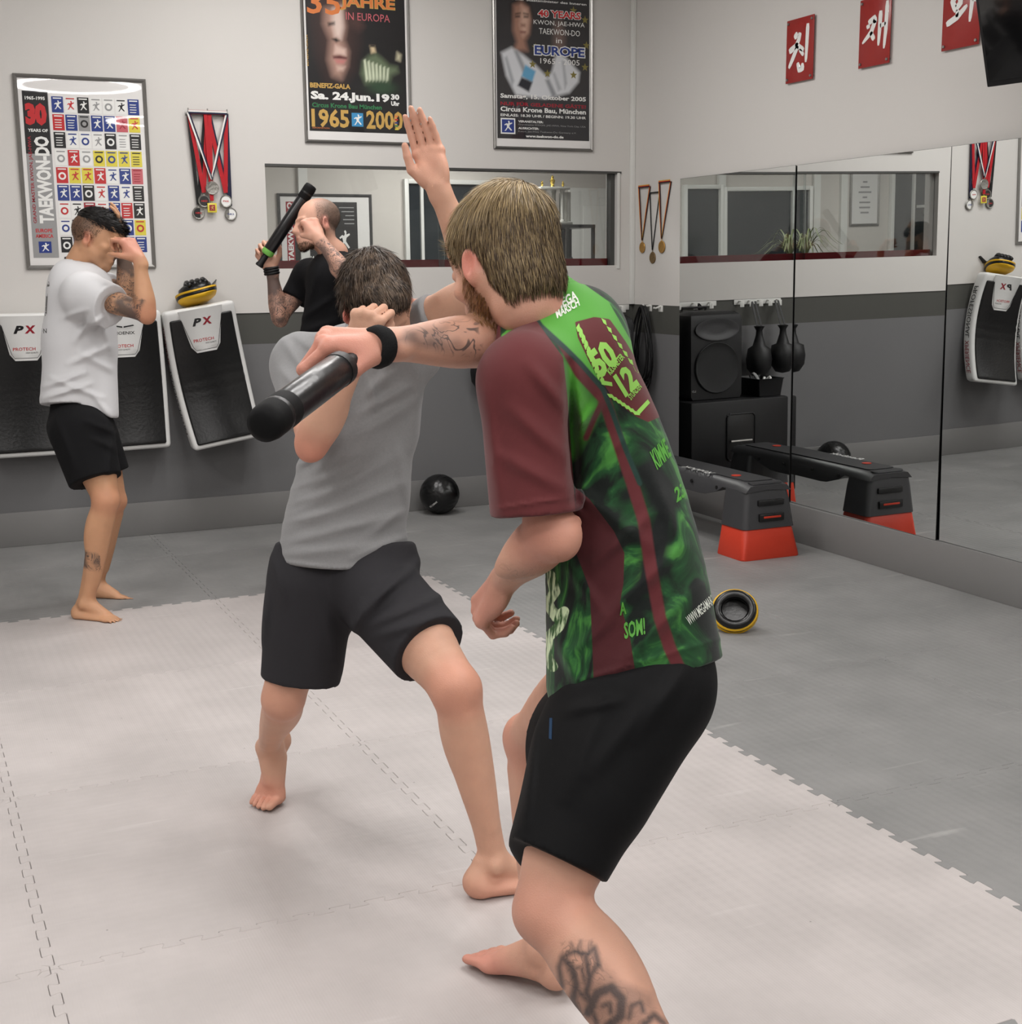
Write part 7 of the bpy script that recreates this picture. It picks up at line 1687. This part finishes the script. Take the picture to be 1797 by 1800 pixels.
    nk = unit(K['head']-K['neck']); S.cap(K['neck']-nk*.05, K['neck']+nk*.14, .062, .066, .004, None, 'cut')
    so, sP, sN, sQ = build('t_shirt', S, cloth_mat('white_jersey', srgb(206, 206, 208), var=.03, bscale=600, bump=.12), t); bv = bvh_of(sP, sQ)
    for q in ([(80, 495), (86, 492), (87, 503), (82, 505)], [(75, 545), (80, 540), (78, 560), (74, 562)], [(73, 520), (76, 515), (77, 530), (74, 534)], [(81, 520), (84, 516), (82, 552), (79, 556)]): poly_on('back_print', bv, q, I['black'], so, step=5)
    text_on('back_print', bv, 'EN', (72, 586), (1, -.05), (0, -1), 10, 8, I['black'], so)
    B = Vol(*bounds([at(75, 700, 5.9), at(215, 855, 5.75), at(150, 800, 6.2), at(150, 800, 5.6)], .08), .0075)
    B.cap(at(140, 722, 5.9), at(141, 748, 5.9), .125, .142, .03, (FW, 1.0)); a, b = at(143, 762, 5.80), at(168, 846, 5.77); B.cap(a, b, .132, .112, .05, None, 'add', True); B.hollow(a, b, .100)
    a, b = at(158, 765, 6.0), at(186, 836, 6.03); B.cap(a, b, .122, .108, .05, None, 'add', True)
    B.disp(creases([(100, 740, 130, 820, 8, 0.0144), (150, 740, 200, 760, 6, 0.0144), (160, 770, 205, 790, 6, 0.0108), (200, 760, 190, 840, 6, 0.0108)]), S_lo(B), S_hi(B))
    build('shorts', B, cloth_mat('black_cotton_shorts', srgb(16, 16, 18), var=.1, bscale=900, bump=.1), t)
    tuck(ob, [S, B], K)
    bm = nb(); c0 = K['neck']+nk*.030; x_, y_, _ = frame_of(nk); tube(bm, [c0+(x_*math.cos(q)+y_*math.sin(q))*.066 for q in np.linspace(0, 2*math.pi, 33)[:-1]], .0035, 6, closed=True); obj('collar_band', bm, M['black'], t, smooth='all', label='black neckline cord')
white_man()

# ------------------------------------------------------------------ person in the black T-shirt holding a baton upright
def black_man():
    K = J_(neck=(588, 446, 6.22), head=(558, 396, 6.18), shR=(545, 478, 6.40), elR=(492, 560, 6.36), wrR=(477, 474, 6.31), shL=(628, 478, 6.05), elL=(622, 498, 5.80), wrL=(560, 418, 5.84),
           pel=(590, 690, 6.3), hipR=(578, 705, 6.4), hipL=(602, 705, 6.2), knR=(572, 880, 6.35), anR=(575, 1030, 6.5), knL=(596, 880, 6.05), anL=(600, 1035, 6.15))
    t = thing('person', 'person in black T-shirt with tattooed forearms holding a baton upright', 'person', (*at(580, 1040, 6.3)[:2], 0), 'people sparring on the mats')
    fr = head_frame(cdir(-.90, -.10, -.42), cdir(-.10, 1, 0))
    lo, hi = bounds(list(K.values())+[at(520, 320, 6.2), at(640, 1060, 6.2), at(470, 410, 6.3)], .14); lo[2] = -.01
    hL = at(545, 385, 5.85); hR = at(472, 432, 6.3)
    V = Vol(lo, hi, .0085, [(K['head']-.12, K['head']+.12, .006), (hL-.07, hL+.07, .006), (hR-.08, hR+.08, .0055)])
    H = add_head(V, K['head'], fr, K['neck'], 1.0); add_trunk(V, K['neck'], K['pel'], K['shL'], K['shR'], K['hipL'], K['hipR'], cdir(-1, 0, -.4), .9)
    add_arm(V, K['shR'], K['elR'], K['wrR'], cdir(-1, .3, 0)); add_arm(V, K['shL'], K['elL'], K['wrL'], cdir(-1, .5, 0))
    add_hand(V, K['wrL'], unit(at(542, 386, 5.86)-K['wrL']), cdir(-.4, -.2, .9), cdir(-.8, -.3, -.4), [(75, 88, 60), (80, 90, 60), (82, 90, 60), (84, 88, 60)], 1.05, thumb=((.6, .4, .5), (.5, -.3, .8), (.2, -.7, .6)), spread=.01)
    add_hand(V, K['wrR'], cdir(-.42, .88, .1), cdir(.35, .05, -.92), cdir(.85, .45, .2), [(62, 82, 52), (64, 84, 54), (66, 84, 54), (68, 84, 50)], 1.08, thumb=((.55, .7, .35), (.8, .35, .5), (.85, -.1, .5)), spread=.03)
    add_leg(V, K['hipR'], K['knR'], K['anR'], cdir(-1, 0, -.4), np.array([*cdir(-.8, 0, -.5)[:2], -.02]), cdir(.4, 0, -.9)); add_leg(V, K['hipL'], K['knL'], K['anL'], cdir(-1, 0, -.4), np.array([*cdir(-.8, 0, -.5)[:2], -.02]), cdir(-.4, 0, .9))
    V.plane((0, 0, 0.001), (0, 0, -1), .004, lo=(lo[0], lo[1], -.02), hi=(hi[0], hi[1], .03))
    def paint(P, N):
        c = np.tile(lin(208, 160, 138), (len(P), 1)).astype(float)
        q = np.clip(soft(P, H(0, -.045, .040), (.095, .085, .088), fr)*1.7, 0, 1)*np.clip((.035-(P-K['head'])@fr[1]-.12*np.clip((P-K['head'])@fr[2]-.08, 0, 1))*60, 0, 1); c = mixc(c, lin(98, 84, 74), .85*q)
        for s_ in (-1, 1): c = mixc(c, lin(92, 62, 42), .85*soft(P, H(s_*.066, .020, -.045), (.03, .038, .050), fr)); c = mixc(c, lin(206, 130, 116), .7*soft(P, H(s_*.08, -.014, -.006), (.026, .026, .036)))
        c = mixc(c, lin(120, 84, 64), .5*soft(P, H(0, .075, -.10), (.06, .04, .03), fr)); c = mixc(c, lin(208, 146, 126), .5*soft(P, hL, (.07, .07, .07))); c = mixc(c, lin(168, 84, 78), .7*soft(P, H(0, .104, -.064), (.02, .014, .009), fr))
        return c
    tat = lambda P, N: np.clip(segsoft(P, K['elL'], K['wrL'], .07, -.1, .92)*.8+segsoft(P, K['elR'], K['wrR'], .07, -.15, .96)+segsoft(P, K['shR'], K['elR'], .075, .4, 1.1), 0, 1)*1.3
    ob, P, N, Q = build('body', V, skin_mat('skin_pale', 26), t, paint, {'tat': tat})
    p, n = sample_surface(P, N, Q, 4500, lambda c: ((((c-H(0, -.035, .045))@fr.T/np.array([.10, .090, .09]))**2).sum(1) < 1) & ((c-H(0, .02, 0))@fr[1] < 0), 6)
    strands('stubble', p, n, lambda r, n_: np.tile(-fr[2], (len(r), 1)), .0045, hair_mat('stubble_brown', srgb(70, 58, 50), srgb(96, 82, 72), 50), ob, .0006, 2, .5, 3, 0)
    p, n = sample_surface(P, N, Q, 1800, lambda c: ((((c-H(-.066, .020, -.048))@fr.T/np.array([.03, .034, .046]))**2).sum(1) < 1) | ((((c-H(0, .07, -.10))@fr.T/np.array([.055, .04, .028]))**2).sum(1) < 1), 7)
    strands('beard', p, n, lambda r, n_: np.tile(-fr[2], (len(r), 1)), .010, hair_mat('beard_dark_brown', srgb(60, 42, 30), srgb(98, 72, 50), 50), ob, .0007, 2, .5, 3, 0)
    S = Vol(*bounds([at(505, 430, 6.2), at(660, 720, 6.2), at(600, 600, 6.6), at(560, 600, 5.95)], .09), .0078)
    S.cap(at(592, 500, 6.22), at(580, 600, 6.26), .150, .142, .05, (RT, .92)); S.cap(at(583, 600, 6.26), at(590, 705, 6.3), .138, .140, .05); S.cap(at(548, 490, 6.38), at(626, 486, 6.08), .088, .090, .05); S.cap(at(588, 470, 6.24), at(590, 480, 6.24), .085, .085, .05)
    a, b = at(545, 485, 6.40), at(520, 528, 6.38); S.cap(a, b, .082, .076, .03, None, 'add', True); S.hollow(a, b, .064)
    a, b = at(630, 480, 6.05), at(628, 488, 5.92); S.cap(a, b, .080, .074, .03, None, 'add', True); S.hollow(a, b, .062)
    S.plane(at(590, 716, 6.3), (0, 0, -1)); nk = unit(K['head']-K['neck']); S.cap(K['neck']-nk*.05, K['neck']+nk*.14, .062, .066, .004, None, 'cut')
    S.disp(creases([(530, 560, 590, 520, 6, 0.0144), (540, 580, 600, 560, 6, 0.0126), (560, 470, 540, 540, 6, 0.0108), (600, 470, 590, 560, 6, 0.0090)]), S_lo(S), S_hi(S))
    build('t_shirt', S, cloth_mat('black_jersey', srgb(12, 12, 15), var=.1, bscale=700, bump=.15), t)
    B = Vol(*bounds([at(520, 680, 6.3), at(640, 860, 6.3), at(580, 700, 6.6), at(580, 700, 6.0)], .08), .009)
    B.cap(at(590, 695, 6.3), at(590, 705, 6.3), .125, .125, .03)
    for a, b in ((at(578, 715, 6.4), at(574, 850, 6.36)), (at(602, 715, 6.2), at(597, 850, 6.08))): B.cap(a, b, .105, .095, .04, None, 'add', True)
    tuck(ob, [S, B], K)
    build('shorts', B, cloth_mat('black_shorts_plain', srgb(15, 15, 17), var=.1), t)
    bm = nb(); ax = unit(K['wrR']-K['elR']); x_, y_, _ = frame_of(ax); c0 = K['wrR']-ax*.005
    for k in (-.012, .0, .012): tube(bm, [c0+ax*k+(x_*math.cos(q)+y_*math.sin(q))*.031 for q in np.linspace(0, 2*math.pi, 21)[:-1]], .0075, 6, closed=True)
    obj('wrist_loop', bm, M['black'], t, smooth='all', label='black wrist loop')
black_man()
baton('black padded training baton held upright by the person in black', at(455, 468, 6.26), at(548, 326, 6.22), .0285, .06, mat('band_green', srgb(118, 186, 84), .5))
